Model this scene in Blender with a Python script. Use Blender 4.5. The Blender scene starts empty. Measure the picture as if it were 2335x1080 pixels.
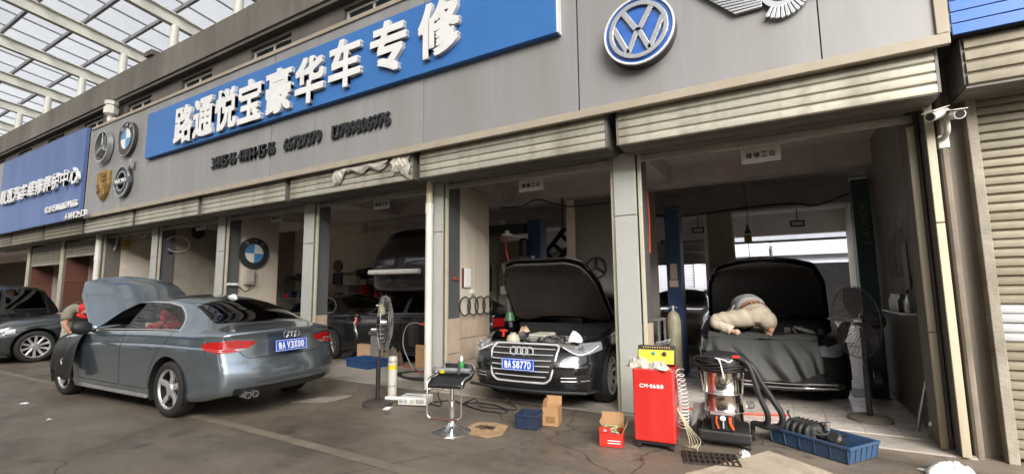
import bpy, bmesh, math, random
from mathutils import Vector, Matrix
D = bpy.data; SC = bpy.context.scene; COL = SC.collection
R = math.radians; PI = math.pi
rng = random.Random(7)

# ---------------------------------------------------------------- camera
cam = D.cameras.new('camera'); cam.sensor_fit = 'HORIZONTAL'; cam.sensor_width = 36.0
cam.lens = 1059.26 / 2335 * 36.0; cam.clip_start = 0.05; cam.clip_end = 600
camo = D.objects.new('camera', cam); COL.objects.link(camo)
cr, cu, cf = Vector((0.86826554, 0.49599438, -0.01022349)), Vector((0.06476119, -0.09288851, 0.99356817)), Vector((-0.49185459, 0.86334309, 0.11277308))
camo.matrix_world = Matrix(((cr.x, cu.x, -cf.x, 0), (cr.y, cu.y, -cf.y, 0), (cr.z, cu.z, -cf.z, 1.45), (0, 0, 0, 1)))
SC.camera = camo

# ---------------------------------------------------------------- daylight
W = D.worlds.new('World'); SC.world = W; W.use_nodes = True
nt = W.node_tree; nt.nodes.clear()
wo = nt.nodes.new('ShaderNodeOutputWorld'); wb = nt.nodes.new('ShaderNodeBackground')
sk = nt.nodes.new('ShaderNodeTexSky'); sk.sky_type = 'NISHITA'; sk.sun_disc = False
SUN_EL, SUN_ROT = R(33), R(143)
sk.sun_elevation = SUN_EL; sk.sun_rotation = SUN_ROT; sk.dust_density = 4.0; sk.air_density = 1.0; sk.ozone_density = 1.0
hs = nt.nodes.new('ShaderNodeHueSaturation'); hs.inputs['Saturation'].default_value = 0.28
nt.links.new(sk.outputs[0], hs.inputs['Color']); nt.links.new(hs.outputs[0], wb.inputs[0]); nt.links.new(wb.outputs[0], wo.inputs[0])
wb.inputs[1].default_value = 0.14
sun = D.lights.new('sun', 'SUN'); sun.energy = 4.8; sun.angle = R(38); sun.color = (1.0, 0.96, 0.9)
suno = D.objects.new('sun', sun); COL.objects.link(suno)
sd = Vector((math.sin(SUN_ROT) * math.cos(SUN_EL), math.cos(SUN_ROT) * math.cos(SUN_EL), math.sin(SUN_EL)))
suno.rotation_euler = sd.to_track_quat('Z', 'Y').to_euler(); suno.location = (0, -2, 30)
SC.view_settings.view_transform = 'Standard'; SC.view_settings.look = 'None'
SC.view_settings.exposure = 1.2; SC.view_settings.gamma = 1.0; SC.view_settings.use_curve_mapping = False
SC.render.engine = 'CYCLES'
cy = SC.cycles; cy.use_denoising = True; cy.max_bounces = 8; cy.diffuse_bounces = 7; cy.glossy_bounces = 4
cy.transmission_bounces = 5; cy.transparent_max_bounces = 8; cy.sample_clamp_indirect = 6; cy.caustics_reflective = False; cy.caustics_refractive = False

# ---------------------------------------------------------------- materials
MATS = {}
def mat(name, col, rough=0.6, metal=0.0, var=0.12, scale=4.0, bump=0.0, bscale=60.0, coat=0.0, dirt=0.0, dirtcol=(0.05, 0.04, 0.03), dscale=1.5,
        streak=False, rvar=0.0, alpha=1.0, trans=0.0, emit=None, spec=0.5, rnd=0.0, low=None, ior=1.45):
    if name in MATS: return MATS[name]
    m = D.materials.new(name); m.use_nodes = True; t = m.node_tree; N = t.nodes; L = t.links
    b = N['Principled BSDF']
    b.inputs['Roughness'].default_value = rough; b.inputs['Metallic'].default_value = metal
    b.inputs['Coat Weight'].default_value = coat; b.inputs['Coat Roughness'].default_value = 0.03
    b.inputs['Specular IOR Level'].default_value = spec; b.inputs['Alpha'].default_value = alpha
    b.inputs['Transmission Weight'].default_value = trans; b.inputs['IOR'].default_value = ior
    if emit: b.inputs['Emission Color'].default_value = (*emit[0], 1); b.inputs['Emission Strength'].default_value = emit[1]
    tc = N.new('ShaderNodeTexCoord'); src = tc.outputs['Object']
    if streak:
        mp = N.new('ShaderNodeMapping'); mp.inputs['Scale'].default_value = (1, 1, 0.12); L.new(src, mp.inputs[0]); ssrc = mp.outputs[0]
    else: ssrc = src
    n1 = N.new('ShaderNodeTexNoise'); n1.inputs['Scale'].default_value = scale; n1.inputs['Detail'].default_value = 6; n1.inputs['Roughness'].default_value = 0.65
    L.new(ssrc, n1.inputs['Vector'])
    mr = N.new('ShaderNodeMapRange'); mr.inputs[1].default_value = 0.3; mr.inputs[2].default_value = 0.7
    mr.inputs[3].default_value = 1 - var; mr.inputs[4].default_value = 1 + var; L.new(n1.outputs['Fac'], mr.inputs[0])
    val = mr.outputs[0]
    if rnd:
        oi = N.new('ShaderNodeObjectInfo'); r2 = N.new('ShaderNodeMapRange'); r2.inputs[3].default_value = 1 - rnd; r2.inputs[4].default_value = 1 + rnd
        L.new(oi.outputs['Random'], r2.inputs[0]); mm = N.new('ShaderNodeMath'); mm.operation = 'MULTIPLY'; L.new(val, mm.inputs[0]); L.new(r2.outputs[0], mm.inputs[1]); val = mm.outputs[0]
    vm = N.new('ShaderNodeVectorMath'); vm.operation = 'SCALE'; vm.inputs[0].default_value = col; L.new(val, vm.inputs['Scale'])
    cout = vm.outputs[0]
    if dirt:
        n2 = N.new('ShaderNodeTexNoise'); n2.inputs['Scale'].default_value = dscale; n2.inputs['Detail'].default_value = 8; n2.inputs['Roughness'].default_value = 0.7
        L.new(ssrc, n2.inputs['Vector'])
        r3 = N.new('ShaderNodeMapRange'); r3.inputs[1].default_value = 0.45; r3.inputs[2].default_value = 0.72; r3.inputs[3].default_value = 0; r3.inputs[4].default_value = dirt
        L.new(n2.outputs['Fac'], r3.inputs[0]); fac = r3.outputs[0]
        if low:   # dirt that thickens towards the foot of the thing: (height, amount)
            sx = N.new('ShaderNodeSeparateXYZ'); L.new(src, sx.inputs[0]); r4 = N.new('ShaderNodeMapRange')
            r4.inputs[1].default_value = low[0]; r4.inputs[2].default_value = 0; r4.inputs[3].default_value = 0; r4.inputs[4].default_value = low[1]; L.new(sx.outputs['Z'], r4.inputs[0])
            m5 = N.new('ShaderNodeMath'); m5.operation = 'MULTIPLY'; L.new(r4.outputs[0], m5.inputs[0]); L.new(n1.outputs['Fac'], m5.inputs[1])
            m6 = N.new('ShaderNodeMath'); m6.operation = 'ADD'; m6.use_clamp = True; L.new(fac, m6.inputs[0]); L.new(m5.outputs[0], m6.inputs[1]); fac = m6.outputs[0]
        mx = N.new('ShaderNodeMix'); mx.data_type = 'RGBA'; mx.inputs[7].default_value = (*dirtcol, 1)
        L.new(fac, mx.inputs[0]); L.new(cout, mx.inputs[6]); cout = mx.outputs[2]
    L.new(cout, b.inputs['Base Color'])
    if rvar:
        r5 = N.new('ShaderNodeMapRange'); r5.inputs[1].default_value = 0.3; r5.inputs[2].default_value = 0.7; r5.inputs[3].default_value = max(0.02, rough - rvar); r5.inputs[4].default_value = min(1, rough + rvar)
        L.new(n1.outputs['Fac'], r5.inputs[0]); L.new(r5.outputs[0], b.inputs['Roughness'])
    if bump:
        n3 = N.new('ShaderNodeTexNoise'); n3.inputs['Scale'].default_value = bscale; n3.inputs['Detail'].default_value = 4; L.new(src, n3.inputs['Vector'])
        bp = N.new('ShaderNodeBump'); bp.inputs['Strength'].default_value = bump; bp.inputs['Distance'].default_value = 0.01
        L.new(n3.outputs['Fac'], bp.inputs['Height']); L.new(bp.outputs[0], b.inputs['Normal'])
    MATS[name] = m; return m

# ---------------------------------------------------------------- mesh builder
class MB:
    def __init__(s): s.v = []; s.f = []; s.m = []
    def add(s, vs, fs, mi=0):
        o = len(s.v); s.v += [tuple(v) for v in vs]; s.f += [tuple(i + o for i in f) for f in fs]; s.m += [mi] * len(fs); return s
    def box(s, x0, x1, y0, y1, z0, z1, mi=0, M=None):
        vs = [Vector((x, y, z)) for z in (z0, z1) for y in (y0, y1) for x in (x0, x1)]
        if M: vs = [M @ v for v in vs]
        return s.add(vs, [(0, 2, 3, 1), (4, 5, 7, 6), (0, 1, 5, 4), (2, 6, 7, 3), (0, 4, 6, 2), (1, 3, 7, 5)], mi)
    def bar(s, a, b, w, h, mi=0, up=(0, 0, 1)):
        a = Vector(a); b = Vector(b); d = (b - a).normalized(); x = d.cross(Vector(up))
        if x.length < 1e-4: x = Vector((1, 0, 0))
        x.normalize(); u = x.cross(d); vs = []
        for p in (a, b):
            for i, j in ((-1, -1), (1, -1), (1, 1), (-1, 1)): vs.append(p + x * i * w / 2 + u * j * h / 2)
        return s.add(vs, [(3, 2, 1, 0), (4, 5, 6, 7), (0, 1, 5, 4), (1, 2, 6, 5), (2, 3, 7, 6), (3, 0, 4, 7)], mi)
    def tube(s, pts, r, n=8, mi=0, caps=True, closed=False):
        pts = [Vector(p) for p in pts]; rr = r if isinstance(r, (list, tuple)) else [r] * len(pts); k = len(pts); vs = []; nv = None
        for i, p in enumerate(pts):
            if closed: t = pts[(i + 1) % k] - pts[i - 1]
            else: t = (pts[min(i + 1, k - 1)] - pts[max(i - 1, 0)])
            t.normalize()
            if nv is None:
                nv = t.cross(Vector((0, 0, 1)));
                if nv.length < 0.05: nv = t.cross(Vector((0, 1, 0)))
            nv = (nv - t * nv.dot(t)).normalized(); bv = t.cross(nv)
            for j in range(n):
                a = 2 * PI * j / n; vs.append(p + (nv * math.cos(a) + bv * math.sin(a)) * rr[i])
        fs = []
        for i in range(k if closed else k - 1):
            i2 = (i + 1) % k
            for j in range(n): fs.append((i * n + j, i * n + (j + 1) % n, i2 * n + (j + 1) % n, i2 * n + j))
        if caps and not closed: fs.append(tuple(range(n))[::-1]); fs.append(tuple((k - 1) * n + j for j in range(n)))
        return s.add(vs, fs, mi)
    def lathe(s, prof, n=24, mi=0, M=None, caps=True):   # prof = [(radius, height)] about local Z
        vs = []
        for r, z in prof:
            for j in range(n):
                a = 2 * PI * j / n; v = Vector((r * math.cos(a), r * math.sin(a), z)); vs.append(M @ v if M else v)
        fs = []
        for i in range(len(prof) - 1):
            for j in range(n): fs.append((i * n + j, i * n + (j + 1) % n, (i + 1) * n + (j + 1) % n, (i + 1) * n + j))
        if caps: fs.append(tuple(range(n))[::-1]); fs.append(tuple((len(prof) - 1) * n + j for j in range(n)))
        return s.add(vs, fs, mi)
    def prism(s, poly, d0, d1, mi=0, M=None):            # poly in local XZ, extruded along local Y from d0 to d1
        n = len(poly); vs = [Vector((p[0], d0, p[1])) for p in poly] + [Vector((p[0], d1, p[1])) for p in poly]
        if M: vs = [M @ v for v in vs]
        return s.add(vs, [tuple(range(n)), tuple(range(2 * n - 1, n - 1, -1))] + [(i, i + n, (i + 1) % n + n, (i + 1) % n) for i in range(n)], mi)
    def grid(s, fn, nu, nv, mi=0, flip=False):
        vs = [fn(i / nu, j / nv) for j in range(nv + 1) for i in range(nu + 1)]; w = nu + 1; fs = []
        for j in range(nv):
            for i in range(nu):
                q = (j * w + i, j * w + i + 1, (j + 1) * w + i + 1, (j + 1) * w + i); fs.append(q[::-1] if flip else q)
        return s.add(vs, fs, mi)
    def me(s, name, mats, smooth=False, ang=35):
        m = D.meshes.new(name); m.from_pydata(s.v, [], s.f)
        for a in (mats if isinstance(mats, (list, tuple)) else [mats]): m.materials.append(a)
        m.polygons.foreach_set('material_index', s.m)
        m.validate()
        if smooth:
            m.polygons.foreach_set('use_smooth', [True] * len(m.polygons)); m.set_sharp_from_angle(angle=R(ang))
        return m
    def build(s, name, mats, parent=None, smooth=False, ang=35, bevel=0, loc=None, kind=None):
        return link(name, s.me(name, mats, smooth, ang), parent, bevel, loc, kind)
def link(name, mesh, parent=None, bevel=0, loc=None, kind=None, rot=None):
    o = D.objects.new(name, mesh); COL.objects.link(o)
    if parent is not None: o.parent = parent
    if loc is not None: o.location = loc
    if rot is not None: o.rotation_euler = rot
    if bevel:
        bm = o.modifiers.new('bevel', 'BEVEL'); bm.width = bevel; bm.segments = 2; bm.limit_method = 'ANGLE'; bm.angle_limit = R(40)
    if kind: o['kind'] = kind
    return o
def tag(o, label=None, cat=None, group=None, kind=None):
    if label: o['label'] = label
    if cat: o['category'] = cat
    if group: o['group'] = group
    if kind: o['kind'] = kind
    return o
def thing(name, label, cat, loc=(0, 0, 0), rz=0, group=None):
    o = D.objects.new(name, None); COL.objects.link(o); o.location = loc; o.rotation_euler = (0, 0, rz); o.empty_display_size = 0.1
    return tag(o, label, cat, group)
def dup(root, loc=None, rz=None, label=None):
    r = root.copy(); COL.objects.link(r)
    if loc is not None: r.location = loc
    if rz is not None: r.rotation_euler = (0, 0, rz)
    if label: r['label'] = label
    for ch in list(root.children):
        c = ch.copy(); COL.objects.link(c); c.parent = r
        for g in list(ch.children):
            d = g.copy(); COL.objects.link(d); d.parent = c
    return r
class T:   # a thing whose parts are given in world coordinates
    def __init__(s, name, label, cat, loc, group=None, kind=None):
        s.o = thing(name, label, cat, loc, 0, group); s.off = -Vector(loc)
        if kind: s.o['kind'] = kind
    def part(s, name, mb, mats, smooth=False, bevel=0, parent=None, label=None, kind=None, ang=35):
        loc = s.off if parent is None else Vector((0, 0, 0))
        o = mb.build(name, mats, parent or s.o, smooth, ang, bevel, loc, kind)
        if label: o['label'] = label
        return o
    def piece(s, name, mesh, loc, parent=None, rot=None):
        off = s.off if parent is None else Vector((0, 0, 0))
        return link(name, mesh, parent or s.o, 0, off + Vector(loc), None, rot)
def arc(c, r, a0, a1, n, plane='xz'):
    out = []
    for i in range(n + 1):
        a = a0 + (a1 - a0) * i / n; p, q = r * math.cos(a), r * math.sin(a)
        out.append((c[0] + p, c[1], c[2] + q) if plane == 'xz' else (c[0], c[1] + p, c[2] + q) if plane == 'yz' else (c[0] + p, c[1] + q, c[2]))
    return out
def smoothpts(pts, n=6):
    P = [Vector(p) for p in pts]; out = []
    for i in range(len(P) - 1):
        a, b, c, d = P[max(i - 1, 0)], P[i], P[i + 1], P[min(i + 2, len(P) - 1)]
        for k in range(n):
            t = k / n; out.append(0.5 * ((2 * b) + (c - a) * t + (2 * a - 5 * b + 4 * c - d) * t * t + (3 * b - a - 3 * c + d) * t ** 3))
    out.append(P[-1]); return out
def text_mesh(s, size, depth, bold=0.0, xs=1.0, name='lettering', width=None, height=None, res=3):
    """flat lettering in the XZ plane, front towards -Y, centred on its own middle"""
    c = D.curves.new('tmp', 'FONT'); c.body = s; c.size = size; c.extrude = depth / 2; c.resolution_u = res
    o = D.objects.new('tmp', c); COL.objects.link(o); bpy.context.view_layer.update()
    dg = bpy.context.evaluated_depsgraph_get(); m = D.meshes.new_from_object(o.evaluated_get(dg)); D.objects.remove(o); D.curves.remove(c)
    xs_ = [v.co.x for v in m.vertices]; ys_ = [v.co.y for v in m.vertices]
    cx, cyy = (min(xs_) + max(xs_)) / 2, (min(ys_) + max(ys_)) / 2
    sx = xs if width is None else width / (max(xs_) - min(xs_)); sz = 1 if height is None else height / (max(ys_) - min(ys_))
    for v in m.vertices: v.co = Vector(((v.co.x - cx) * sx, -v.co.z, (v.co.y - cyy) * sz))
    m.materials.clear()
    if bold:      # heavier strokes: the same outline set off a little to each side, every copy a hair less deep
        bm = bmesh.new(); k = 1 - 2 * bold / max(.001, max(v.co.z for v in m.vertices) * 2)
        for i, (dx, dz) in enumerate(((0, 0), (-.85, .85), (.85, -.85), (.85, .85), (-.85, -.85))):
            c2 = m.copy(); 
            for v in c2.vertices: v.co = Vector((v.co.x * k + dx * bold, v.co.y * (1 - .012 * i), v.co.z * k + dz * bold))
            bm.from_mesh(c2); D.meshes.remove(c2)
        bm.to_mesh(m); bm.free()
    m.name = name; return m
# ================================================================ materials of the place
def street_mat():
    m = D.materials.new('street_surface'); m.use_nodes = True; t = m.node_tree; N = t.nodes; L = t.links; b = N['Principled BSDF']; tc = N.new('ShaderNodeTexCoord')
    def noise(sc, det=6, rough=.6, vec=None):
        n = N.new('ShaderNodeTexNoise'); n.inputs['Scale'].default_value = sc; n.inputs['Detail'].default_value = det; n.inputs['Roughness'].default_value = rough; L.new(vec or tc.outputs['Object'], n.inputs['Vector']); return n.outputs['Fac']
    def rng_(src, a, b_, c=0., d=1.):
        r = N.new('ShaderNodeMapRange'); r.inputs[1].default_value = a; r.inputs[2].default_value = b_; r.inputs[3].default_value = c; r.inputs[4].default_value = d; L.new(src, r.inputs[0]); return r.outputs[0]
    def mix(f, a, c):
        x = N.new('ShaderNodeMix'); x.data_type = 'RGBA'; L.new(f, x.inputs[0])
        for i, q in ((6, a), (7, c)):
            if isinstance(q, tuple): x.inputs[i].default_value = (*q, 1)
            else: L.new(q, x.inputs[i])
        return x.outputs[2]
    c = mix(rng_(noise(1.6, 8, .7), .35, .65), (.128, .104, .080), (.188, .158, .124))      # worn concrete
    c = mix(rng_(noise(140, 2, .5), .56, .66, 0, .55), c, (.22, .19, .15))                   # pale grit
    c = mix(rng_(noise(90, 3, .5), .60, .70, 0, .7), c, (.04, .035, .03))                    # dark grit
    c = mix(rng_(noise(.55, 7, .68), .50, .64, 0, .6), c, (.050, .037, .027))               # old oil and damp
    c = mix(rng_(noise(3.2, 5, .6), .60, .68, 0, .6), c, (.045, .037, .031))                 # drips
    mp = N.new('ShaderNodeMapping'); mp.inputs['Scale'].default_value = (.12, 2.6, 1); mp.inputs['Rotation'].default_value = (0, 0, R(4)); L.new(tc.outputs['Object'], mp.inputs[0])
    c = mix(rng_(noise(1.4, 5, .6, mp.outputs[0]), .56, .70, 0, .4), c, (.07, .06, .052))    # wheel tracks along the street
    vo = N.new('ShaderNodeTexVoronoi'); vo.feature = 'DISTANCE_TO_EDGE'; vo.inputs['Scale'].default_value = .33
    nz = N.new('ShaderNodeTexNoise'); nz.inputs['Scale'].default_value = 1.5; nz.inputs['Detail'].default_value = 5; L.new(tc.outputs['Object'], nz.inputs['Vector'])
    va = N.new('ShaderNodeVectorMath'); va.operation = 'MULTIPLY_ADD'; va.inputs[1].default_value = (.5, .5, .5); L.new(nz.outputs['Color'], va.inputs[0]); L.new(tc.outputs['Object'], va.inputs[2]); L.new(va.outputs[0], vo.inputs['Vector'])
    cr = rng_(vo.outputs['Distance'], .0, .0045, .75, 0.)
    c = mix(cr, c, (.03, .026, .022)); L.new(c, b.inputs['Base Color'])
    L.new(rng_(noise(.9, 6, .65), .4, .62, .68, .34), b.inputs['Roughness'])
    bp = N.new('ShaderNodeBump'); bp.inputs['Strength'].default_value = .55; bp.inputs['Distance'].default_value = .006; ad = N.new('ShaderNodeMath'); ad.operation = 'SUBTRACT'; L.new(noise(60, 5, .7), ad.inputs[0]); L.new(cr, ad.inputs[1]); L.new(ad.outputs[0], bp.inputs['Height']); L.new(bp.outputs[0], b.inputs['Normal'])
    return m
M_asph = street_mat()
M_conc = mat('old_concrete', (0.165, 0.15, 0.13), 0.85, var=0.25, scale=1.2, bump=0.3, bscale=25, dirt=0.5, dirtcol=(0.07, 0.062, 0.052), dscale=0.8, streak=True)
M_wallup = mat('upper_wall_render', (0.12, 0.108, 0.098), 0.9, var=0.2, scale=1.5, bump=0.25, bscale=30, dirt=0.4, dirtcol=(0.06, 0.052, 0.045), dscale=0.9)
M_dark = mat('dark_gap', (0.02, 0.018, 0.016), 0.9, var=0.2)
M_fpanel = mat('grey_fascia_sheet', (0.285, 0.285, 0.286), 0.42, metal=0.15, var=0.05, scale=0.7, dirt=0.6, dirtcol=(0.225, 0.21, 0.185), dscale=1.7, streak=True, rnd=0.025)
M_trim = mat('fascia_trim', (0.34, 0.30, 0.235), 0.5, var=0.1, scale=3, dirt=0.3, dirtcol=(0.3, 0.2, 0.11), dscale=2.0)
M_blue = mat('blue_sign_sheet', (0.035, 0.15, 0.42), 0.35, var=0.05, scale=0.8)
M_blue2 = mat('faded_blue_sign', (0.09, 0.145, 0.33), 0.45, var=0.16, scale=1.2, streak=True, dirt=0.25, dirtcol=(0.2, 0.23, 0.32), dscale=1.2)
M_white = mat('white_letter', (0.72, 0.72, 0.71), 0.4, var=0.05)
M_letside = mat('letter_side', (0.55, 0.55, 0.55), 0.45, var=0.05)
M_black = mat('black_letter', (0.02, 0.02, 0.022), 0.4, var=0.1)
M_slat = mat('shutter_slat', (0.42, 0.40, 0.335), 0.42, metal=0.25, var=0.16, scale=3, dirt=0.75, dirtcol=(0.17, 0.145, 0.10), dscale=1.8, rnd=0.11, rvar=.12)
M_slat2 = mat('worn_shutter_slat', (0.235, 0.21, 0.155), 0.5, metal=0.2, var=0.2, scale=4, dirt=0.7, dirtcol=(0.12, 0.10, 0.065), dscale=1.3, rnd=0.12)
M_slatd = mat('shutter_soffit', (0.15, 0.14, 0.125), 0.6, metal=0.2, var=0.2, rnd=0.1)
M_clad = mat('pillar_cladding', (0.385, 0.39, 0.365), 0.35, var=0.05, scale=1.5, dirt=0.25, dirtcol=(0.3, 0.27, 0.21), dscale=1.8, low=(0.7, 0.8))
M_cladr = mat('cream_pillar_cladding', (0.46, 0.42, 0.31), 0.45, var=0.08, scale=2, dirt=0.55, dirtcol=(0.22, 0.17, 0.1), dscale=2.0, low=(1.2, 1.0), streak=True)
M_grey = mat('dark_grey_paint', (0.085, 0.088, 0.092), 0.6, var=0.12, scale=2, dirt=0.3, dirtcol=(0.05, 0.045, 0.04))
M_beige = mat('beige_wall', (0.56, 0.50, 0.41), 0.7, var=0.09, scale=1.5, dirt=0.35, dirtcol=(0.22, 0.18, 0.13), dscale=1.6, streak=True)
M_tile = mat('wall_tile', (0.48, 0.38, 0.29), 0.35, var=0.12, scale=3, dirt=0.35, dirtcol=(0.17, 0.13, 0.1), dscale=2, rnd=0.1)
M_ftile = mat('floor_tile', (0.52, 0.47, 0.42), 0.32, var=0.13, scale=2, dirt=0.6, dirtcol=(0.15, 0.12, 0.1), dscale=2.2, rnd=0.12, rvar=0.12)
M_floor = mat('shop_floor', (0.34, 0.31, 0.265), 0.55, var=0.25, scale=1.5, dirt=0.7, dirtcol=(0.045, 0.036, 0.03), dscale=0.9, rvar=0.2)
M_inwall = mat('interior_wall', (0.78, 0.70, 0.60), 0.8, var=0.12, scale=1.0, dirt=0.4, dirtcol=(0.16, 0.13, 0.11), dscale=0.8)
M_inceil = mat('interior_ceiling', (0.68, 0.63, 0.62), 0.85, var=0.12, scale=1.2)
M_beam = mat('interior_beam', (0.55, 0.50, 0.49), 0.8, var=0.15)
M_wceil = mat('white_rear_ceiling', (0.80, 0.78, 0.76), 0.8, var=0.08, scale=0.8, dirt=0.2, dirtcol=(0.35, 0.32, 0.3))
M_pvc = mat('white_pvc', (0.66, 0.65, 0.60), 0.4, var=0.07, dirt=0.35, dirtcol=(0.36, 0.31, 0.22), dscale=2, low=(0.8, 0.7))
M_steelw = mat('white_roof_steel', (0.60, 0.60, 0.55), 0.45, var=0.06, scale=1.2, dirt=0.2, dirtcol=(0.4, 0.38, 0.3))
M_purlin = mat('grey_purlin', (0.16, 0.165, 0.18), 0.5, var=0.08)
M_glass = mat('window_glass', (0.03, 0.035, 0.035), 0.08, var=0.1)
M_redb = mat('red_brown_tile', (0.14, 0.06, 0.045), 0.45, var=0.2, scale=4, rnd=0.12)
M_pinkw = mat('pinkish_wall', (0.36, 0.29, 0.27), 0.8, var=0.12, dirt=0.4, dirtcol=(0.2, 0.14, 0.12))
M_wsh = mat('white_street_shutter', (0.52, 0.53, 0.58), 0.45, var=0.06, rnd=0.05)

# translucent roofing sheet: lets part of the sky straight through and scatters the rest
def canopy_mat():
    m = D.materials.new('translucent_roof_sheet'); m.use_nodes = True; t = m.node_tree; N = t.nodes; L = t.links; N.clear()
    o = N.new('ShaderNodeOutputMaterial'); tl = N.new('ShaderNodeBsdfTranslucent'); tr = N.new('ShaderNodeBsdfTransparent'); df = N.new('ShaderNodeBsdfDiffuse')
    tc = N.new('ShaderNodeTexCoord'); n = N.new('ShaderNodeTexNoise'); n.inputs['Scale'].default_value = 1.1; n.inputs['Detail'].default_value = 5
    oi = N.new('ShaderNodeObjectInfo'); L.new(tc.outputs['Object'], n.inputs['Vector'])
    ad = N.new('ShaderNodeMath'); ad.operation = 'ADD'; L.new(n.outputs['Fac'], ad.inputs[0]); ml = N.new('ShaderNodeMath'); ml.operation = 'MULTIPLY'; ml.inputs[1].default_value = 0.35; L.new(oi.outputs['Random'], ml.inputs[0]); L.new(ml.outputs[0], ad.inputs[1])
    cr_ = N.new('ShaderNodeValToRGB'); cr_.color_ramp.elements[0].position = 0.3; cr_.color_ramp.elements[0].color = (0.36, 0.36, 0.36, 1); cr_.color_ramp.elements[1].position = 0.9; cr_.color_ramp.elements[1].color = (0.52, 0.52, 0.51, 1)
    L.new(ad.outputs[0], cr_.inputs[0]); L.new(cr_.outputs[0], tl.inputs[0]); df.inputs[0].default_value = (0.6, 0.6, 0.6, 1)
    tr.inputs[0].default_value = (0.60, 0.60, 0.60, 1)
    a = N.new('ShaderNodeMixShader'); a.inputs[0].default_value = 0.12; L.new(tl.outputs[0], a.inputs[1]); L.new(df.outputs[0], a.inputs[2])
    b = N.new('ShaderNodeMixShader'); b.inputs[0].default_value = 0.30; L.new(tr.outputs[0], b.inputs[1]); L.new(a.outputs[0], b.inputs[2]); L.new(b.outputs[0], o.inputs[0]); return m
M_canopy = canopy_mat()

# ================================================================ ground
g = MB().grid(lambda u, v: (-110 + 220 * u, -60 + 200 * v, 0), 8, 8).build('street', M_asph, kind='structure')
BX = [1.335, -1.555, -4.48, -7.455, -10.35, -13.28, -16.2, -19.1, -22.0, -24.9, -27.8, -30.7, -33.6]   # pillar centres along the row
g = MB().box(-16.2, 1.35, 5.44, 14.6, -0.05, 0.014).build('shop_floor', M_floor, kind='structure')
g = MB().box(-40, -16.2, 5.44, 14.6, -0.05, 0.014).build('neighbouring_shop_floor', M_floor, kind='structure')
g = MB().box(-42, 14, 14.8, 60, -.05, .01).build('rear_street', mat('pale_concrete_road', (.30, .29, .27), .8, var=.15, scale=1), kind='structure')
# painted line, worn: short pieces of different wear lie flush on the street
ln = T('painted_line', 'long faded yellowish painted line running along the wet street', 'road marking', (-8, 3, 0))
M_line = mat('worn_yellow_paint', (0.20, 0.172, 0.125), 0.7, var=0.2, scale=6, dirt=1.0, dirtcol=(0.12, 0.102, 0.084), dscale=2.6)
mb = MB()
def liney(x): return 3.07 + 0.008 * (x + 8) - 0.004 * max(0, x + 6.6) ** 2 * 2.0
xs = [-30 + k * 0.5 for k in range(68)]
for a, b in zip(xs, xs[1:]): mb.add([(a, liney(a) - .06, .004), (b, liney(b) - .06, .004), (b, liney(b) + .06, .004), (a, liney(a) + .06, .004)], [(0, 1, 2, 3)])
ln.part('paint', mb, M_line)
# glazed floor tiles in the right-hand bay
ft = T('floor_tiles', None, None, (0, 6, 0), kind='structure')
tm = MB().box(-.146, .146, -.146, .146, 0, .012).me('floor_tile', M_ftile)
for i in range(10):
    for j in range(26):
        ft.piece('floor_tile', tm, (-1.28 + .297 * i, 5.98 + .297 * j, .016), rot=(rng.uniform(-.004, .004), rng.uniform(-.004, .004), 0))

# ================================================================ the garage building
bl = T('garage_building', 'long grey concrete garage row with flat parapet above the sign boards', 'building', (-8, 5.6, 0))
mb = MB().box(-42, 14, 5.62, 14.55, 7.0, 7.15); bl.part('roof', mb, M_conc)
# upper wall with real window openings
WX = [-9.66 + 2.93 * k for k in range(-9, 6)]
mb = MB(); z0, z1, wz0, wz1 = 3.5, 7.0, 5.75, 6.69
mb.box(-42, 14, 5.55, 5.7, z0, wz0).box(-42, 14, 5.55, 5.7, wz1, z1)
e = -42
for x in WX: mb.box(e, x, 5.55, 5.7, wz0, wz1); e = x + 1.39
mb.box(e, 14, 5.55, 5.7, wz0, wz1)
bl.part('upper_wall', mb, M_wallup)
for k, x in enumerate(WX):
    f = MB(); f.box(x, x + .05, 5.63, 5.68, wz0, wz1).box(x + 1.34, x + 1.39, 5.63, 5.68, wz0, wz1).box(x + .67, x + .72, 5.635, 5.685, wz0, wz1).box(x + .05, x + 1.34, 5.63, 5.68, wz1 - .05, wz1)
    w = bl.part('window', f, M_steelw)
    bl.part('pane', MB().box(x + .05, x + 1.34, 5.655, 5.66, wz0, wz1 - .05), M_glass, parent=w)
# parapet of cast lengths, with shallow joints and stains
for k in range(13):
    a, b = -39 + 4.2 * k, -39 + 4.2 * k + 4.185
    bl.part('parapet', MB().box(a, b, 5.36, 5.56, 6.86, 7.58 + rng.uniform(-.01, .01)), M_conc, bevel=.012)
bl.part('ledge', MB().box(-42, 14, 5.40, 5.55, 6.78, 6.858), M_wallup)
# floor slab, lintel wall above openings and interior shell
bl.part('lintel', MB().box(-42, 14, 5.56, 5.86, 3.12, 3.5), M_conc)
bl.part('ceiling', MB().box(-42, 14, 5.86, 10.1, 3.42, 3.5), M_inceil)
bl.part('rear_ceiling', MB().box(-42, 14, 10.5, 14.5, 3.44, 3.52), M_wceil)
bl.part('beam', MB().box(-42, 1.2, 10.1, 10.45, 2.95, 3.44), M_beam)
bl.part('beam', MB().box(-42, 1.2, 7.72, 8.0, 3.1, 3.42), M_beam)
for x in BX[1:7]:
    bl.part('beam', MB().box(x - .14, x + .14, 5.86, 7.72, 3.14, 3.42), M_beam)
    bl.part('beam', MB().box(x + .2, x + .55, 10.45, 14.5, 3.12, 3.44), M_wceil)
for x in BX[1:7]:
    bl.part('column', MB().box(x + .35, x + .82, 10.2, 10.66, 0, 3.44), M_inwall, bevel=.01)
    bl.part('column', MB().box(x - .2, x + .2, 14.1, 14.5, 0, 3.44), M_wceil, bevel=.01)
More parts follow.
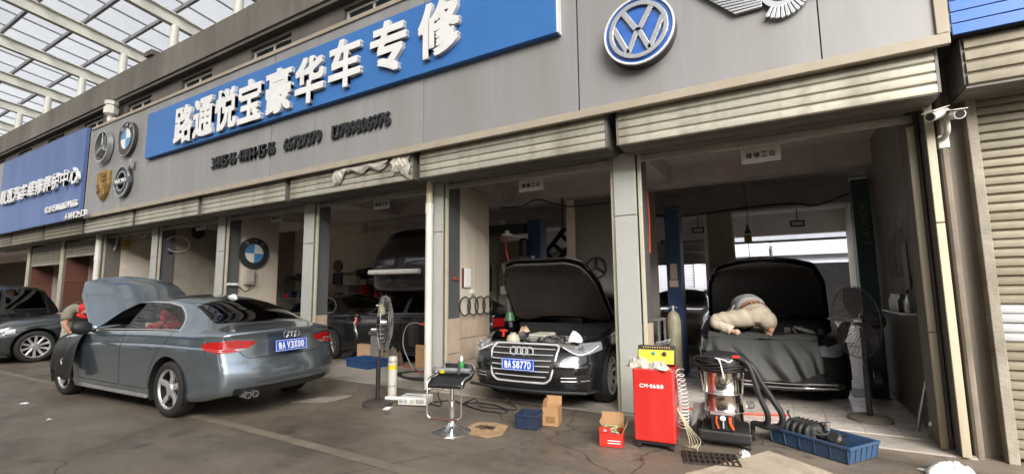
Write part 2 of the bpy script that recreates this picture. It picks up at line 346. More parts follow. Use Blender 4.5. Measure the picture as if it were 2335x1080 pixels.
# rear wall with openings to the rear street; the shut rear doors are slatted
bl.part('rear_wall', MB().box(-42, 14, 14.5, 14.75, 2.86, 7.0).box(-42, -16.2, 14.5, 14.75, 0, 2.86), M_wceil)
sl_rear = MB().box(-1.24, 1.24, -.012, .012, 0, .118).me('rear_slat', mat('grey_rear_slat', (0.30, .29, .27), .5, metal=.2, rnd=.1))
for k, x in enumerate(BX[1:6]):          # rear openings left of the right bay: half-lowered shutters
    for j in range(6 if k == 0 else 5):
        bl.piece('rear_slat', sl_rear, (x - 1.44, 14.62 + .02 * (j % 2), 2.745 - .119 * j))
# side walls of the row
bl.part('party_wall', MB().box(-16.3, -16.1, 5.9, 14.5, 0, 3.42), M_inwall)
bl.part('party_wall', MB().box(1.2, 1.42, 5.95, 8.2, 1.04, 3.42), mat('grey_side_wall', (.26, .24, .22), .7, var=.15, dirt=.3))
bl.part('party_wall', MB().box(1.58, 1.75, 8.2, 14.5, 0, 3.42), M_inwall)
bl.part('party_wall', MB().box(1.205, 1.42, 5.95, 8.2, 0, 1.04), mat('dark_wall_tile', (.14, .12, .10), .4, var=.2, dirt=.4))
bl.part('interior_wall', MB().box(-13.3, -10.2, 9.3, 9.5, 0, 3.42).box(-10.2, -5.6, 9.3, 9.5, 0, 3.1), M_inwall)
bl.part('interior_wall', MB().box(-16.1, -13.0, 6.9, 7.05, 0, 3.42), mat('olive_grey_wall', (.30, .27, .21), .8, var=.1, dirt=.3))

# ================================================================ pillars of the row
def pillar(xc, w, cap, label, tiles=True, joint=2.33):
    p = T('pillar', label, 'pillar', (xc, 5.55, 0), 'pillars between the garage bays')
    a, b = xc - w / 2, xc + w / 2
    p.part('core', MB().box(a + .012, b - .012, 5.545, 5.86, 0, 3.12), M_conc)
    m = cap
    pm = MB().box(a, b, 5.515, 5.54, 0.02, joint - .005); p.part('cladding_panel', pm, m, bevel=.004)
    pm = MB().box(a, b, 5.515, 5.54, joint + .005, 3.1); p.part('cladding_panel', pm, m, bevel=.004)
    p.part('shutter_rail', MB().box(b + .012, b + .055, 5.56, 5.60, 0, 3.1), mat('cream_rail', (.5, .47, .36), .45, metal=.2), bevel=.004)
    p.part('shutter_rail', MB().box(a - .055, a - .012, 5.56, 5.60, 0, 3.1), MATS['cream_rail'], bevel=.004)
    return p
PC = ['broad white pillar left of the red machine, chipped at its foot',
      'pale pillar behind the white downpipe, between the fan and the bar stool',
      'white pillar just behind the tail of the grey sedan',
      'white pillar rising behind the roof of the grey sedan',
      'slim white pillar behind the raised pale blue bonnet']
PILL = {}
for k in range(5):
    x = BX[k + 1]; wdt = .27
    p = pillar(x, wdt, M_clad, PC[k]); PILL[k] = p
    b = x + .135
    depth = [6.02, 5.94, 5.87, 5.86, 5.9][k]
    # dark grey painted return above, beige tiles below, facing the next bay
    p.part('grey_return', MB().box(x - .12, b + .012, 5.605, depth, 1.03, 3.12), M_grey)
    for j, (za, zb) in enumerate(((.015, .50), (.51, 1.025))):
        p.part('tile', MB().box(x - .12, b + .02, 5.605, depth, za, zb), M_tile, bevel=.004)
# beige side walls behind pillars 2 (rings) and 4 (round emblem)
w = PILL[1]; x = BX[2] + .12
w.part('beige_panel', MB().box(x - .25, x, 5.945, 6.36, 1.03, 3.12), M_beige)
w.part('beige_panel', MB().box(x - .25, x + .004, 6.366, 6.83, 1.03, 3.12), M_beige)
for i in range(2):
    for j in range(3):
        w.part('tile', MB().box(x - .25, x + .01, 5.947 + .445 * i, 6.385 + .445 * i, .015 + .345 * j, .352 + .345 * j), M_tile, bevel=.004)
w = PILL[3]; x = BX[4] + .12
w.part('beige_panel', MB().box(x - .25, x, 5.865, 6.78, .015, 3.12), M_beige)
w = PILL[4]; x = BX[5] + .12
w.part('beige_panel', MB().box(x - .25, x, 5.905, 9.25, .015, 3.4), mat('grey_beige_wall', (.27, .24, .2), .8, var=.1, dirt=.3))

# right-hand end pillar: two cream strips and a stained concrete pier
e = T('end_pillar', 'stained end pillar with two cream strips beside the closed shutter', 'pillar', (1.35, 5.5, 0))
for a, b, y, zt, j in ((1.15, 1.205, 5.58, 2.95, 1.03), (1.245, 1.305, 5.40, 3.08, 2.0)):
    e.part('cream_strip', MB().box(a, b, y, y + .03, .02, j - .005), M_cladr, bevel=.004)
    e.part('cream_strip', MB().box(a, b, y, y + .03, j + .005, zt), M_cladr, bevel=.004)
e.part('core', MB().box(1.16, 1.24, 5.615, 5.95, 0, 3.12).box(1.25, 1.3, 5.435, 5.62, 0, 3.1), M_conc)
mb = MB(); mb.box(1.305, 1.62, 5.562, 5.9, 0, 3.45)
e.part('pier', mb, mat('stained_pier', (.22, .19, .15), .6, var=.2, scale=2, dirt=.9, dirtcol=(.06, .045, .03), dscale=1.6, streak=True, low=(1.3, .8)))
e.part('pipe', MB().tube([(1.38, 5.52, 0), (1.38, 5.52, 3.2)], .035, 10), mat('brown_pipe', (.17, .14, .11), .5, var=.2, dirt=.5), smooth=True)

# ================================================================ shutter housings
SLW = {}
def slat_mesh(w, h, m, name='slat', d=.018):
    key = (round(w, 3), h, m.name)
    if key not in SLW:
        # rolled profile: flat belly, tucked lip
        pr = [(0, 0), (-d, .012), (-d * 1.15, h * .5), (-d, h * .82), (-d * .25, h * .95), (0, h)]
        b = MB(); n = len(pr); vs = [(-w / 2, y, z) for y, z in pr] + [(w / 2, y, z) for y, z in pr]
        b.add(vs, [(i, i + n, i + n + 1, i + 1) for i in range(n - 1)] + [tuple(range(n)), tuple(range(2 * n - 1, n - 1, -1))])
        SLW[key] = b.me(name, m, smooth=True, ang=25)
    return SLW[key]
BL = {0: 'wide shutter box over the right bay with the closing lamp sign inside', 1: 'shutter box over the bay of the black sedan with its grille',
      2: 'shutter box hung with crumpled plastic sheet', 3: 'shutter box over the bay with the blue and white emblem',
      4: 'shutter box over the bay with the white hose loop', 5: 'shutter box above the yellow meter box',
      6: 'shutter box at the right end of the faded blue sign', 7: 'middle shutter box under the faded blue sign', 8: 'leftmost shutter box under the faded blue sign'}
BL[0] = 'widest shutter box, over the right bay where a worker kneels'
def housing(a, b, label, lower=0, mt=None):
    h = T('shutter_box', label, 'shutter', ((a + b) / 2, 5.06, 3.06), 'shutter boxes over the bays')
    mt = mt or M_slat; cx = (a + b) / 2; w = b - a - .05
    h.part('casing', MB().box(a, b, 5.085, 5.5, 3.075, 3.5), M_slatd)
    for k in range(5): h.piece('slat', slat_mesh(w, .094, mt), (cx, 5.085 - rng.uniform(0, .004), 3.062 + .0955 * k), rot=(rng.uniform(-.02, .02), rng.uniform(-.0012, .0012), rng.uniform(-.001, .001)))
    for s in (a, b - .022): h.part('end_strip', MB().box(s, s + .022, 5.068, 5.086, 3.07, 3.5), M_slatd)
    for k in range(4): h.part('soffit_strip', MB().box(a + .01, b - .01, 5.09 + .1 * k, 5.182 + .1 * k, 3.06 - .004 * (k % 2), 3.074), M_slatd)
    # the rolled door and its bottom bar behind the box
    h.part('bottom_bar', MB().box(a + .1, b - .1, 5.57, 5.60, 2.98 - lower, 3.06 - lower), mat('shutter_bottom_bar', (.36, .34, .3), .5, metal=.3, dirt=.3), bevel=.006)
    n = int(lower / .094)
    for k in range(n): h.piece('slat', slat_mesh(w - .16, .094, mt), (cx, 5.585, 3.06 - lower + .0955 * k))
    return h
for k in range(9):
    a, b = BX[k + 1] + .055, BX[k] - .055
    if k == 0: b = 1.3
    housing(a, b, BL[k], {6: .42, 7: .6}.get(k, 0), M_slat if k < 6 else M_slat2)

# ================================================================ fascia board
fa = T('fascia_board', 'long light grey fascia of metal sheets with beige frame', 'sign board', (-7.3, 4.98, 3.45))
pmesh = MB().box(0, 1.188, 4.985, 5.0, 3.535, 5.85).me('fascia_panel', M_fpanel)
for k in range(14):
    x0 = .485 - 1.195 * k
    if x0 < -15.8: break
    fa.piece('fascia_panel', pmesh, (x0, rng.uniform(-.003, 0), 0), rot=(0, 0, rng.uniform(-.0025, .0025)))
fa.part('fascia_panel', MB().box(-15.86, .485 - 1.195 * 13 - .007, 4.985, 5.0, 3.535, 5.85), M_fpanel)
w = 1.28 - (.485 + .0)
fa.part('fascia_panel', MB().box(.485 + 1.195, 1.28, 4.985, 5.0, 3.535, 5.85) if False else MB().box(1.276, 1.281, 4.985, 5.0, 3.535, 5.85), M_fpanel)
fa.part('backing', MB().box(-15.88, 1.34, 5.003, 5.06, 3.47, 5.9), M_dark)
fa.part('bottom_trim', MB().box(-15.9, 1.365, 4.955, 5.01, 3.435, 3.53), M_trim, bevel=.006)
fa.part('top_trim', MB().box(-15.9, 1.365, 4.955, 5.08, 5.852, 5.925), M_trim, bevel=.006)
fa.part('side_trim', MB().box(1.283, 1.365, 4.957, 5.012, 3.532, 5.85), M_trim, bevel=.006)
fa.part('side_trim', MB().box(-15.93, -15.865, 4.957, 5.012, 3.532, 5.85), M_trim, bevel=.006)
for x in (-15.7, -12.7, -9.7, -6.7, -3.7, -.7, .9): fa.part('bracket', MB().box(x, x + .06, 5.062, 5.55, 5.6, 5.66).box(x, x + .06, 5.062, 5.55, 3.56, 3.62), M_dark)

# main sign
sg = T('main_sign', 'bright blue sign with nine raised white Chinese characters', 'sign', (-7.3, 4.93, 4.53))
sg.part('blue_board', MB().box(-12.53, -2.135, 4.885, 4.983, 4.535, 5.6), M_blue, bevel=.006)
sg.part('edge_trim', MB().box(-2.133, -2.11, 4.88, 4.983, 4.53, 5.61), M_white, bevel=.003)
def letters(t, chars, y, depth, mat_, bold, side=None, pname='letter', parent=None):
    for ch, xc, zc, wd, hh in chars:
        me = text_mesh(ch, 1.0, depth / hh if False else depth, bold, width=wd, height=hh, name=pname)
        me.materials.append(mat_)
        if side:
            me.materials.append(side)
            for p in me.polygons:
                if abs(p.normal.y) < .5: p.material_index = 1
        t.piece(pname, me, (xc, y, zc), parent)
SX = [-10.74, -9.97, -9.16, -8.36, -7.5, -6.66, -5.8, -4.86, -3.9]
letters(sg, [(c, x, 5.01 + (.012 * i if i > 5 else 0), .74, .84) for i, (c, x) in enumerate(zip('路通悦宝豪华车专修', SX))], 4.85, .065, M_white, .030, M_letside)
def line(t, s, x0, x1, zc, h, y, depth, m, bold, pname='digit'):
    """a row of separate characters spread evenly from x0 to x1"""
    wts = [{' ': .55, '-': .6, '1': .62, ':': .35}.get(c, 1.75 if ord(c) > 255 else 1.0) for c in s]; tot = sum(wts); x = x0
    for c, w_ in zip(s, wts):
        cw = (x1 - x0) * w_ / tot
        if c != ' ':
            if c == '-': me = MB().box(-cw * .4, cw * .4, -depth / 2, depth / 2, -h * .06, h * .06).me(pname, m)
            elif c == ':': me = MB().box(-h * .07, h * .07, -depth / 2, depth / 2, h * .15, h * .32).box(-h * .07, h * .07, -depth / 2, depth / 2, -h * .32, -h * .15).me(pname, m)
            else: me = text_mesh(c, h, depth, bold * h, width=cw * (.90 if c != '1' else .62), height=h, name=pname); me.materials.append(m)
            t.piece(pname, me, (x + cw / 2, y, zc))
        x += cw
nm = T('phone_number_row', 'row of black raised bay numbers and telephone numbers on the grey fascia', 'lettering', (-7.3, 4.97, 3.9))
line(nm, '3排15-16 4排14-15-16', -9.78, -7.70, 4.035, .23, 4.955, .045, M_black, .03)
line(nm, '66729379', -7.45, -6.46, 4.03, .225, 4.955, .045, M_black, .036)
line(nm, '13789806976', -6.20, -4.90, 4.03, .22, 4.955, .045, M_black, .036)

# neighbour's faded sign
ns = T('neighbour_sign', 'large faded blue sign of the neighbouring repair shop at the left', 'sign', (-20, 4.9, 3.45))
ns.part('blue_board', MB().box(-22.75, -15.96, 4.87, 4.95, 3.46, 5.93), M_blue2)
ns.part('backing', MB().box(-22.7, -16.0, 4.953, 5.05, 3.5, 5.9), M_dark)
for i, c in enumerate('顺通汽车维修养护中心'):
    letters(ns, [(c, -22.0 + .64 * i, 4.62, .56, .47)], 4.81, .08, M_white, .016)
line(ns, '电话:15966677616', -18.3, -16.0, 3.86, .19, 4.835, .04, M_white, .04)
line(ns, '4排12-13', -16.75, -15.35, 3.54, .17, 4.835, .04, M_white, .05)
ws = T('pale_board', 'pale board at the far left beyond the faded blue sign', 'sign board', (-27, 4.95, 3.45))
ws.part('board', MB().box(-40, -22.8, 4.9, 5.0, 3.46, 5.95), M_fpanel)
# blue louvre board on the right neighbour
rb = T('blue_slat_board', 'bright blue horizontal slatted board at the top right corner', 'sign board', (3, 4.98, 3.5))
sm = MB().box(1.385, 6.5, 4.97, 5.0, 0, .088).me('blue_slat', mat('blue_slat_paint', (.03, .14, .5), .35, var=.06, rnd=.05))
for k in range(14): rb.piece('blue_slat', sm, (0, 0, 3.505 + .1 * k))
rb.part('backing', MB().box(1.385, 6.5, 5.002, 5.04, 3.5, 4.95), M_dark)
# closed shutter of the right neighbour
cs = T('closed_shutter', 'closed corrugated roller shutter with a white repaired patch at the right edge', 'shutter', (3, 5.5, 0))
cs.part('side_rail', MB().box(1.535, 1.605, 5.44, 5.56, 0, 3.2), mat('pitted_rail', (.26, .235, .19), .8, var=.25, bump=.6, bscale=50, dirt=.6, dirtcol=(.1, .08, .05)), bevel=.006)
sm = slat_mesh(3.9, .077, M_slat2, 'slat', .02); sw = slat_mesh(3.9, .077, mat('clean_shutter_slat', (.40, .41, .41), .35, metal=.3, rnd=.05), 'slat', .02)
for k in range(39):
    cs.piece('slat', sw if 12 <= k <= 15 else sm, (3.56, 5.53 + rng.uniform(-.003, .003), .03 + .0785 * k), rot=(rng.uniform(-.03, .03), rng.uniform(-.0008, .0008), 0))
h = T('shutter_box', 'dirty shutter box above the closed shutter at the right edge', 'shutter', (3.4, 5.06, 3.06), 'shutter boxes over the bays')
h.part('casing', MB().box(1.45, 5.6, 5.085, 5.5, 3.1, 3.5), M_slatd)
for k in range(4): h.piece('slat', slat_mesh(4.1, .1, M_slat2), (3.52, 5.085, 3.09 + .102 * k))
for k in range(4): h.part('soffit_strip', MB().box(1.46, 5.6, 5.09 + .1 * k, 5.182 + .1 * k, 3.07, 3.095), M_slatd)
cs.part('backing', MB().box(1.625, 5.6, 5.66, 5.7, 0, 2.99), M_dark)
cs.part('lintel', MB().box(1.54, 5.6, 5.56, 5.7, 3.0, 3.5), M_dark)
w_ = T('neighbour_wall', 'plain wall of the right neighbour out beyond the closed shutter', 'wall', (8, 5.6, 0))
w_.part('wall', MB().box(5.55, 14, 5.45, 5.7, 0, 3.5), M_conc)
bl.part('gable_wall', MB().box(14, 14.2, 5.5, 14.7, 0, 7.1).box(-42.2, -42, 5.5, 14.7, 0, 7.1), M_conc)

# downpipe on pillar 2
dp = T('downpipe', 'white plastic downpipe running down the pillar beside the standing fan', 'pipe', (-4.5, 5.44, 0))
dp.part('pipe', MB().tube([(-4.53, 5.43, .03), (-4.53, 5.43, 2.75)], .056, 14), M_pvc, smooth=True)
dp.part('socket', MB().tube([(-4.53, 5.43, 2.60), (-4.53, 5.43, 2.76)], .063, 14), M_pvc, smooth=True)
dp.part('upper_pipe', MB().tube([(-4.53, 5.43, 2.76), (-4.53, 5.43, 3.2)], .052, 14), mat('cream_pipe', (.5, .46, .33), .5, var=.1), smooth=True)
dp = T('downpipe', 'old plastic downpipe at the left end of the grey fascia', 'pipe', (-16.2, 5.4, 0))
dp.part('pipe', MB().tube([(-16.17, 5.42, .03), (-16.17, 5.42, 3.1)], .075, 12), M_pvc, smooth=True)
dp.part('socket', MB().tube([(-16.17, 5.42, 2.35), (-16.17, 5.42, 2.47)], .084, 12), M_pvc, smooth=True)
# hopper head above the fascia
hp = T('rain_hopper', 'white rainwater hopper with bent pipe above the grey fascia', 'pipe', (-15.7, 5.3, 5.9))
hp.part('hopper', MB().lathe([(.10, 0), (.17, .06), (.17, .24), (.13, .25), (.13, .31), (.16, .32), (.16, .42), (.12, .43)], 8, M=Matrix.Translation((-15.75, 5.28, 6.32))), M_pvc, smooth=True)
hp.part('pipe', MB().tube([(-15.75, 5.28, 6.34), (-15.75, 5.28, 6.2), (-15.62, 5.28, 6.08), (-15.4, 5.28, 6.15), (-15.36, 5.28, 6.1), (-15.36, 5.28, 5.95)], .075, 10), M_pvc, smooth=True)
pb = T('parapet_box', 'small pale box sitting on top of the parapet', 'box', (-13.9, 5.4, 7.6))
pb.part('box', MB().box(-14.08, -13.7, 5.3, 5.5, 7.6, 7.74), M_conc, bevel=.01)

# neighbours' left-hand bays
LP = ['narrow double-rail pillar right beside the old downpipe', 'narrow pillar with red-brown tiles above the windscreen of the parked sedan', 'narrow pillar nearest the left edge, above the tall black car']
for k, x in enumerate(BX[6:9]):
    p = T('pillar', LP[k] if k < 4 else 'far pale pillar beyond the left edge', 'pillar', (x, 5.55, 0), 'pillars of the neighbouring shops')
    p.part('core', MB().box(x - .1, x + .1, 5.56, 5.9, 0, 3.12), M_conc)
    p.part('shutter_rail', MB().box(x - .1, x - .02, 5.52, 5.555, 0, 3.1), MATS['cream_rail'], bevel=.004)
    p.part('shutter_rail', MB().box(x + .03, x + .1, 5.52, 5.555, 0, 3.1), MATS['cream_rail'], bevel=.004)
    if k:
        for j in range(5): p.part('tile', MB().box(x + .1, x + .13, 5.6, 6.15, .02 + .6 * j, .61 + .6 * j), M_redb, bevel=.003)
        p.part('pale_return', MB().box(x - .1, x + .15, 6.16, 7.0, 0, 3.1), M_pinkw)
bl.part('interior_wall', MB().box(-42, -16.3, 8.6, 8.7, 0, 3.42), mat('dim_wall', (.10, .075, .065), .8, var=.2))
nb = T('wall_unit', 'pale low wall unit with a shelf inside the second shop from the left', 'shelf', (-20, 8.2, 0))
nb.part('panel', MB().box(-21.7, -20.2, 8.2, 8.3, 0, 1.9), M_pinkw, bevel=.02)
nb.part('shelf', MB().box(-21.6, -20.3, 7.9, 8.2, 1.2, 1.26), M_redb, bevel=.01)

# ================================================================ canopy over the street
cp = T('street_canopy', 'pitched white steel canopy with translucent sheets over the street', 'canopy', (-15, 0, 8.4))
def zc(y): return 8.38 + .13 * (5.6 - y) if y > -.6 else 8.38 + .13 * (5.6 + .6 - (-.6 - y))
CXs = [1.335 - 2.93 * k + 2.93 * 2 for k in range(0, 18)]
postm = MB().lathe([(.10, 0), (.10, .95)], 18).me('post', M_steelw, smooth=True)
for x in CXs:
    if x > -40:
        cp.piece('post', postm, (x, 5.62, 7.45))
        mb = MB(); ys = [8.6, -.6, -7.2]
        for y0, y1 in zip(ys, ys[1:]):
            for dz, w_2, h_ in ((.05, .15, .025), (.36, .15, .025), (.205, .02, .28)):
                mb.bar((x, y0, zc(y0) + dz - .03), (x, y1, zc(y1) + dz - .03), w_2, h_)
            pass
        cp.part('beam', mb, M_steelw)
PY = [8.4 - .93 * k for k in range(17)]
for y in PY:
    cp.part('purlin', MB().box(-46, 8.6, y - .035, y + .035, zc(y) + .37, zc(y) + .47), M_purlin)
barm = MB()
sheet = MB().grid(lambda u, v: (-.482 + .964 * u, -.455 + .91 * v, .13 * (.455 - .91 * v)), 1, 1).me('roof_sheet', M_canopy)
sheet2 = MB().grid(lambda u, v: (-.482 + .964 * u, -.455 + .91 * v, -.13 * (.455 - .91 * v)), 1, 1).me('roof_sheet', M_canopy)
# nearest part of the roof in sight: sheet by sheet; the rest is one run of the same sheets
cnt = 0; far = MB(); bars = MB()
for i in range(0, 51):
    x = 8.6 - .9767 * (i + .5)
    for j in range(16):
        y = (PY[j] + PY[j + 1]) / 2; z = (zc(PY[j]) + zc(PY[j + 1])) / 2 + .5
        if 5 < y < 20 and False: pass
        if -28 < x < -8.5 and y > 0 and cnt < 296:
            cp.piece('roof_sheet', sheet, (x, y, z)); cnt += 1
        else:
            d = .13 * (.455) * (1 if y > -.6 else -1)
            far.add([(x - .482, y - .455, z + d), (x + .482, y - .455, z + d), (x + .482, y + .455, z - d), (x - .482, y + .455, z - d)], [(0, 1, 2, 3)])
for i in range(52):
    x = 8.6 - .9767 * i
    bars.bar((x, 8.4, zc(8.4) + .485), (x, -.6, zc(-.6) + .485), .04, .035); bars.bar((x, -.6, zc(-.6) + .485), (x, -6.5, zc(-6.5) + .485), .04, .035)
cp.part('far_roof_sheets', far, M_canopy, kind='stuff')
cp.part('glazing_bars', bars, M_purlin, kind='stuff')

# ================================================================ opposite row (seen only in reflections) and the rear street
op = T('opposite_row', 'plain grey building row with shut doors across the street, behind the viewer', 'building', (-10, -7.6, 0))
op.part('wall', MB().box(-46, 9, -8.2, -7.4, 2.9, 8.2), M_conc)
for k in range(18):
    x = 8 - 2.93 * k
    op.part('column', MB().box(x, x + .3, -7.7, -7.35, 0, 2.9), M_clad)
    op.part('shutter', MB().box(x - 2.6, x - .03, -7.62, -7.6, .02, 2.9) if k % 3 else MB().box(x - 2.6, x - .03, -9.0, -8.9, .02, 2.9), M_slat if k % 3 else M_dark)
op.part('sign_board', MB().box(-30, -16, -7.35, -7.3, 3.3, 4.6), M_blue); op.part('sign_board', MB().box(-14, -4, -7.35, -7.3, 3.3, 4.6), M_trim)
rs = T('rear_street_row', 'white shuttered building seen through the right bay across the rear street', 'building', (0, 21.5, 0))
rs.part('wall', MB().box(-30, 12, 21.75, 22.1, 3.1, 7.5), M_wsh)
rsl = MB().box(-1.33, 1.33, -.01, .01, .004, .112).me('slat', M_wsh)
for k in range(8):
    x = -.19 + 2.93 * (k - 5)
    rs.part('pillar', MB().box(x, x + .3, 21.25, 21.75, 0, 3.1), M_wsh, bevel=.01)
    rs.part('shutter_box', MB().box(x + .06, x + 2.87, 21.1, 21.5, 2.68, 3.2), M_wsh, bevel=.01)
    for j in range(3 if k == 5 else 22): rs.piece('slat', rsl, (x + 1.61, 21.33, 2.6 - .118 * j - .01))
rs.part('fascia', MB().box(-30, 12, 21.05, 21.1, 3.3, 3.7), mat('rear_fascia', (.26, .27, .31), .5, var=.1)); rs.part('gap', MB().box(-30, 12, 21.12, 21.2, 3.2, 3.3), M_dark)
rs.part('interior', MB().box(-30, 12, 24.0, 24.2, 0, 3.2), M_slatd)
# ================================================================ motor cars
def interp(tab, x):
    """monotone-ish Catmull-Rom through a table [(x, y), ...]"""
    n = len(tab)
    if x <= tab[0][0]: return tab[0][1]
    if x >= tab[-1][0]: return tab[-1][1]
    for i in range(n - 1):
        if x <= tab[i + 1][0]:
            x0, y0 = tab[i]; x1, y1 = tab[i + 1]; h = x1 - x0; t = (x - x0) / h
            s = (y1 - y0) / h
            def sl(a, b):
                if a * b <= 0: return 0
                return 2 * a * b / (a + b)
            m0 = sl((y0 - tab[i - 1][1]) / (x0 - tab[i - 1][0]), s) if i else s
            m1 = sl(s, (tab[i + 2][1] - y1) / (tab[i + 2][0] - x1)) if i < n - 2 else s
            return (2 * t ** 3 - 3 * t * t + 1) * y0 + (t ** 3 - 2 * t * t + t) * h * m0 + (-2 * t ** 3 + 3 * t * t) * y1 + (t ** 3 - t * t) * h * m1
def sd_poly(poly):
    def f(p, q):
        n = len(poly); d = 1e9; ins = False
        for i in range(n):
            ax, ay = poly[i]; bx, by = poly[(i + 1) % n]; ex, ey = bx - ax, by - ay; wx, wy = p - ax, q - ay
            t = max(0, min(1, (wx * ex + wy * ey) / (ex * ex + ey * ey))); d = min(d, (wx - ex * t) ** 2 + (wy - ey * t) ** 2)
            if (ay > q) != (by > q) and p < (bx - ax) * (q - ay) / (by - ay) + ax: ins = not ins
        return -math.sqrt(d) if ins else math.sqrt(d)
    return f
def roundpoly(poly, r=.03, n=3):
    out = []; k = len(poly)
    for i in range(k):
        p = Vector(poly[i]); a = Vector(poly[i - 1]); b = Vector(poly[(i + 1) % k]); da = (a - p); db = (b - p); rr = min(r, da.length * .45, db.length * .45)
        s = p + da.normalized() * rr; e = p + db.normalized() * rr
        for j in range(n + 1):
            t = j / n; q = s * (1 - t) ** 2 + p * 2 * t * (1 - t) + e * t * t; out.append((q.x, q.y))
    return out
UNDER, SIDE, GH, TOP, FCAP, RCAP = range(6)
class Shell:
    def __init__(s, sp):
        s.sp = sp; s.bm = bmesh.new(); s.reg = s.bm.faces.layers.int.new('reg'); s.idl = s.bm.faces.layers.int.new('idl'); s.names = ['body']; s.make()
    def section(s, x):
        sp = s.sp; w = interp(sp['w'], x); zs = interp(sp['zs'], x); ws = w - interp(sp['ins'], x); zr = interp(sp['zr'], x); wr = interp(sp['wr'], x); zt = interp(sp['zt'], x); zb = interp(sp['zb'], x)
        pts = []; regs = []
        key = [(w - .16, zb), (w - .035, zb + .03), (w - .012, zb + .16), (w - .003, zb + (zs - zb) * .45), (w + .003, zs - .185), (w - .016, zs - .150), (w - .028, zs - .055), (ws, zs)]
        pts.append((0, zb)); pts.append((w * .5, zb)); regs += [UNDER, UNDER]
        kk = [Vector(k) for k in key]
        for i in range(len(kk) - 1):
            a, b, c, d = kk[max(i - 1, 0)], kk[i], kk[i + 1], kk[min(i + 2, len(kk) - 1)]
            n = 3
            for k in range(n):
                t = k / n; q = .5 * ((2 * b) + (c - a) * t + (2 * a - 5 * b + 4 * c - d) * t * t + (3 * b - a - 3 * c + d) * t ** 3)
                pts.append((q.x, q.y)); regs.append(SIDE)
        n = 6; bul = .022 if zr - zs > .15 else .01
        for k in range(n):
            t = k / n; pts.append((ws + (wr - ws) * t + bul * math.sin(PI * t) * .9, zs + (zr - zs) * t)); regs.append(GH)
        n = 9
        for k in range(n):
            t = k / n; y = wr * (1 - t); u = y / wr; pts.append((y, zt - (zt - zr) * u ** 2.3)); regs.append(TOP)
        pts.append((0, zt)); return pts, regs
    def make(s):
        sp = s.sp; L = sp['L']; N = int(L / .042); xs = [L * i / N for i in range(N + 1)]
        x0, x1 = sp['cap']; xs = [x0 + (x1 - x0) * i / N for i in range(N + 1)]; bm = s.bm
        def shift(x, z, y):
            f = max(0, 1 - (x - x0) / .55); r = max(0, 1 - (x1 - x) / .55)
            return x + interp(sp['fx'], z) * f * f + interp(sp['rx'], z) * r * r
        rows = []; 
        for x in xs:
            p, regs = s.section(x); rowR = [bm.verts.new((shift(x, z, y), y, z)) for y, z in p]
            rowL = [rowR[0]] + [bm.verts.new((shift(x, z, y), -y, z)) for y, z in p[1:-1]] + [rowR[-1]]
            rows.append((rowR, rowL))
        for (R0, L0), (R1, L1) in zip(rows, rows[1:]):
            for i in range(len(R0) - 1):
                f = bm.faces.new((R0[i], R1[i], R1[i + 1], R0[i + 1])); f[s.reg] = regs[i]
                q = [L0[i], L0[i + 1], L1[i + 1], L1[i]]; q2 = []
                for v in q:
                    if v not in q2: q2.append(v)
                f = bm.faces.new(q2); f[s.reg] = regs[i]
        # end caps: lines across at each level, bowed outwards
        for (Rr, Ll), reg, sgn, bow in ((rows[0], FCAP, -1, sp['bowf']), (rows[-1], RCAP, 1, sp['bowr'])):
            nc = 22; n = len(Rr); prev = None
            for i in range(n):
                if i == 0 or i == n - 1: line_ = [Rr[i]] * (nc + 1)
                else:
                    a = Ll[i].co; b = Rr[i].co; line_ = [Ll[i]]; w = b.y
                    for k in range(1, nc):
                        y = a.y + (b.y - a.y) * k / nc; u = abs(y / w); bb = interp(bow, b.z) * (1 - u ** 2.4)
                        line_.append(bm.verts.new((b.x + sgn * bb, y, b.z)))
                    line_.append(Rr[i])
                if prev is not None:
                    for k in range(nc):
                        q = [prev[k], prev[k + 1], line_[k + 1], line_[k]] if sgn < 0 else [prev[k + 1], prev[k], line_[k], line_[k + 1]]
                        q2 = []
                        for v in q:
                            if v not in q2: q2.append(v)
                        if len(q2) >= 3:
                            try: f = bm.faces.new(q2); f[reg and s.reg] = reg
                            except ValueError: pass
                prev = line_
        bmesh.ops.remove_doubles(bm, verts=bm.verts, dist=1e-5); bmesh.ops.recalc_face_normals(bm, faces=bm.faces)
    def cut(s, sdf, flt, name=None, only=None, inv=False):
        """split the faces accepted by flt along sdf(co)=0 and give the inside the part name"""
        bm = s.bm; F = [f for f in bm.faces if flt(f) and (only is None or s.names[f[s.idl]] in only)]
        val = {}
        for f in F:
            for v in f.verts:
                if v not in val:
                    d = sdf(v.co); val[v] = 0.0 if abs(d) < 1e-4 else d
        E = set(e for f in F for e in f.edges)
        for e in E:
            a, b = e.verts; da, db = val[a], val[b]
            if da * db < 0:
                t = da / (da - db); ne, nv = bmesh.utils.edge_split(e, a, t); val[nv] = 0.0
        out = []
        for f in F:
            zs_ = [v for v in f.verts if val.get(v, 1) == 0.0]; vs = [val[v] for v in f.verts]
            if min(vs) < 0 < max(vs) and len(zs_) >= 2:
                try:
                    nf, _ = bmesh.utils.face_split(f, zs_[0], zs_[1]) if len(zs_) == 2 else bmesh.utils.face_split(f, zs_[0], zs_[-1])
                    out.append(nf)
                except Exception: pass
            out.append(f)
        ins = []
        for f in out:
            if not f.is_valid: continue
            m = sum(val[v] for v in f.verts)
            if m < 0: ins.append(f)
        if name is not None:
            if name not in s.names: s.names.append(name)
            k = s.names.index(name)
            for f in ins: f[s.idl] = k
        return ins
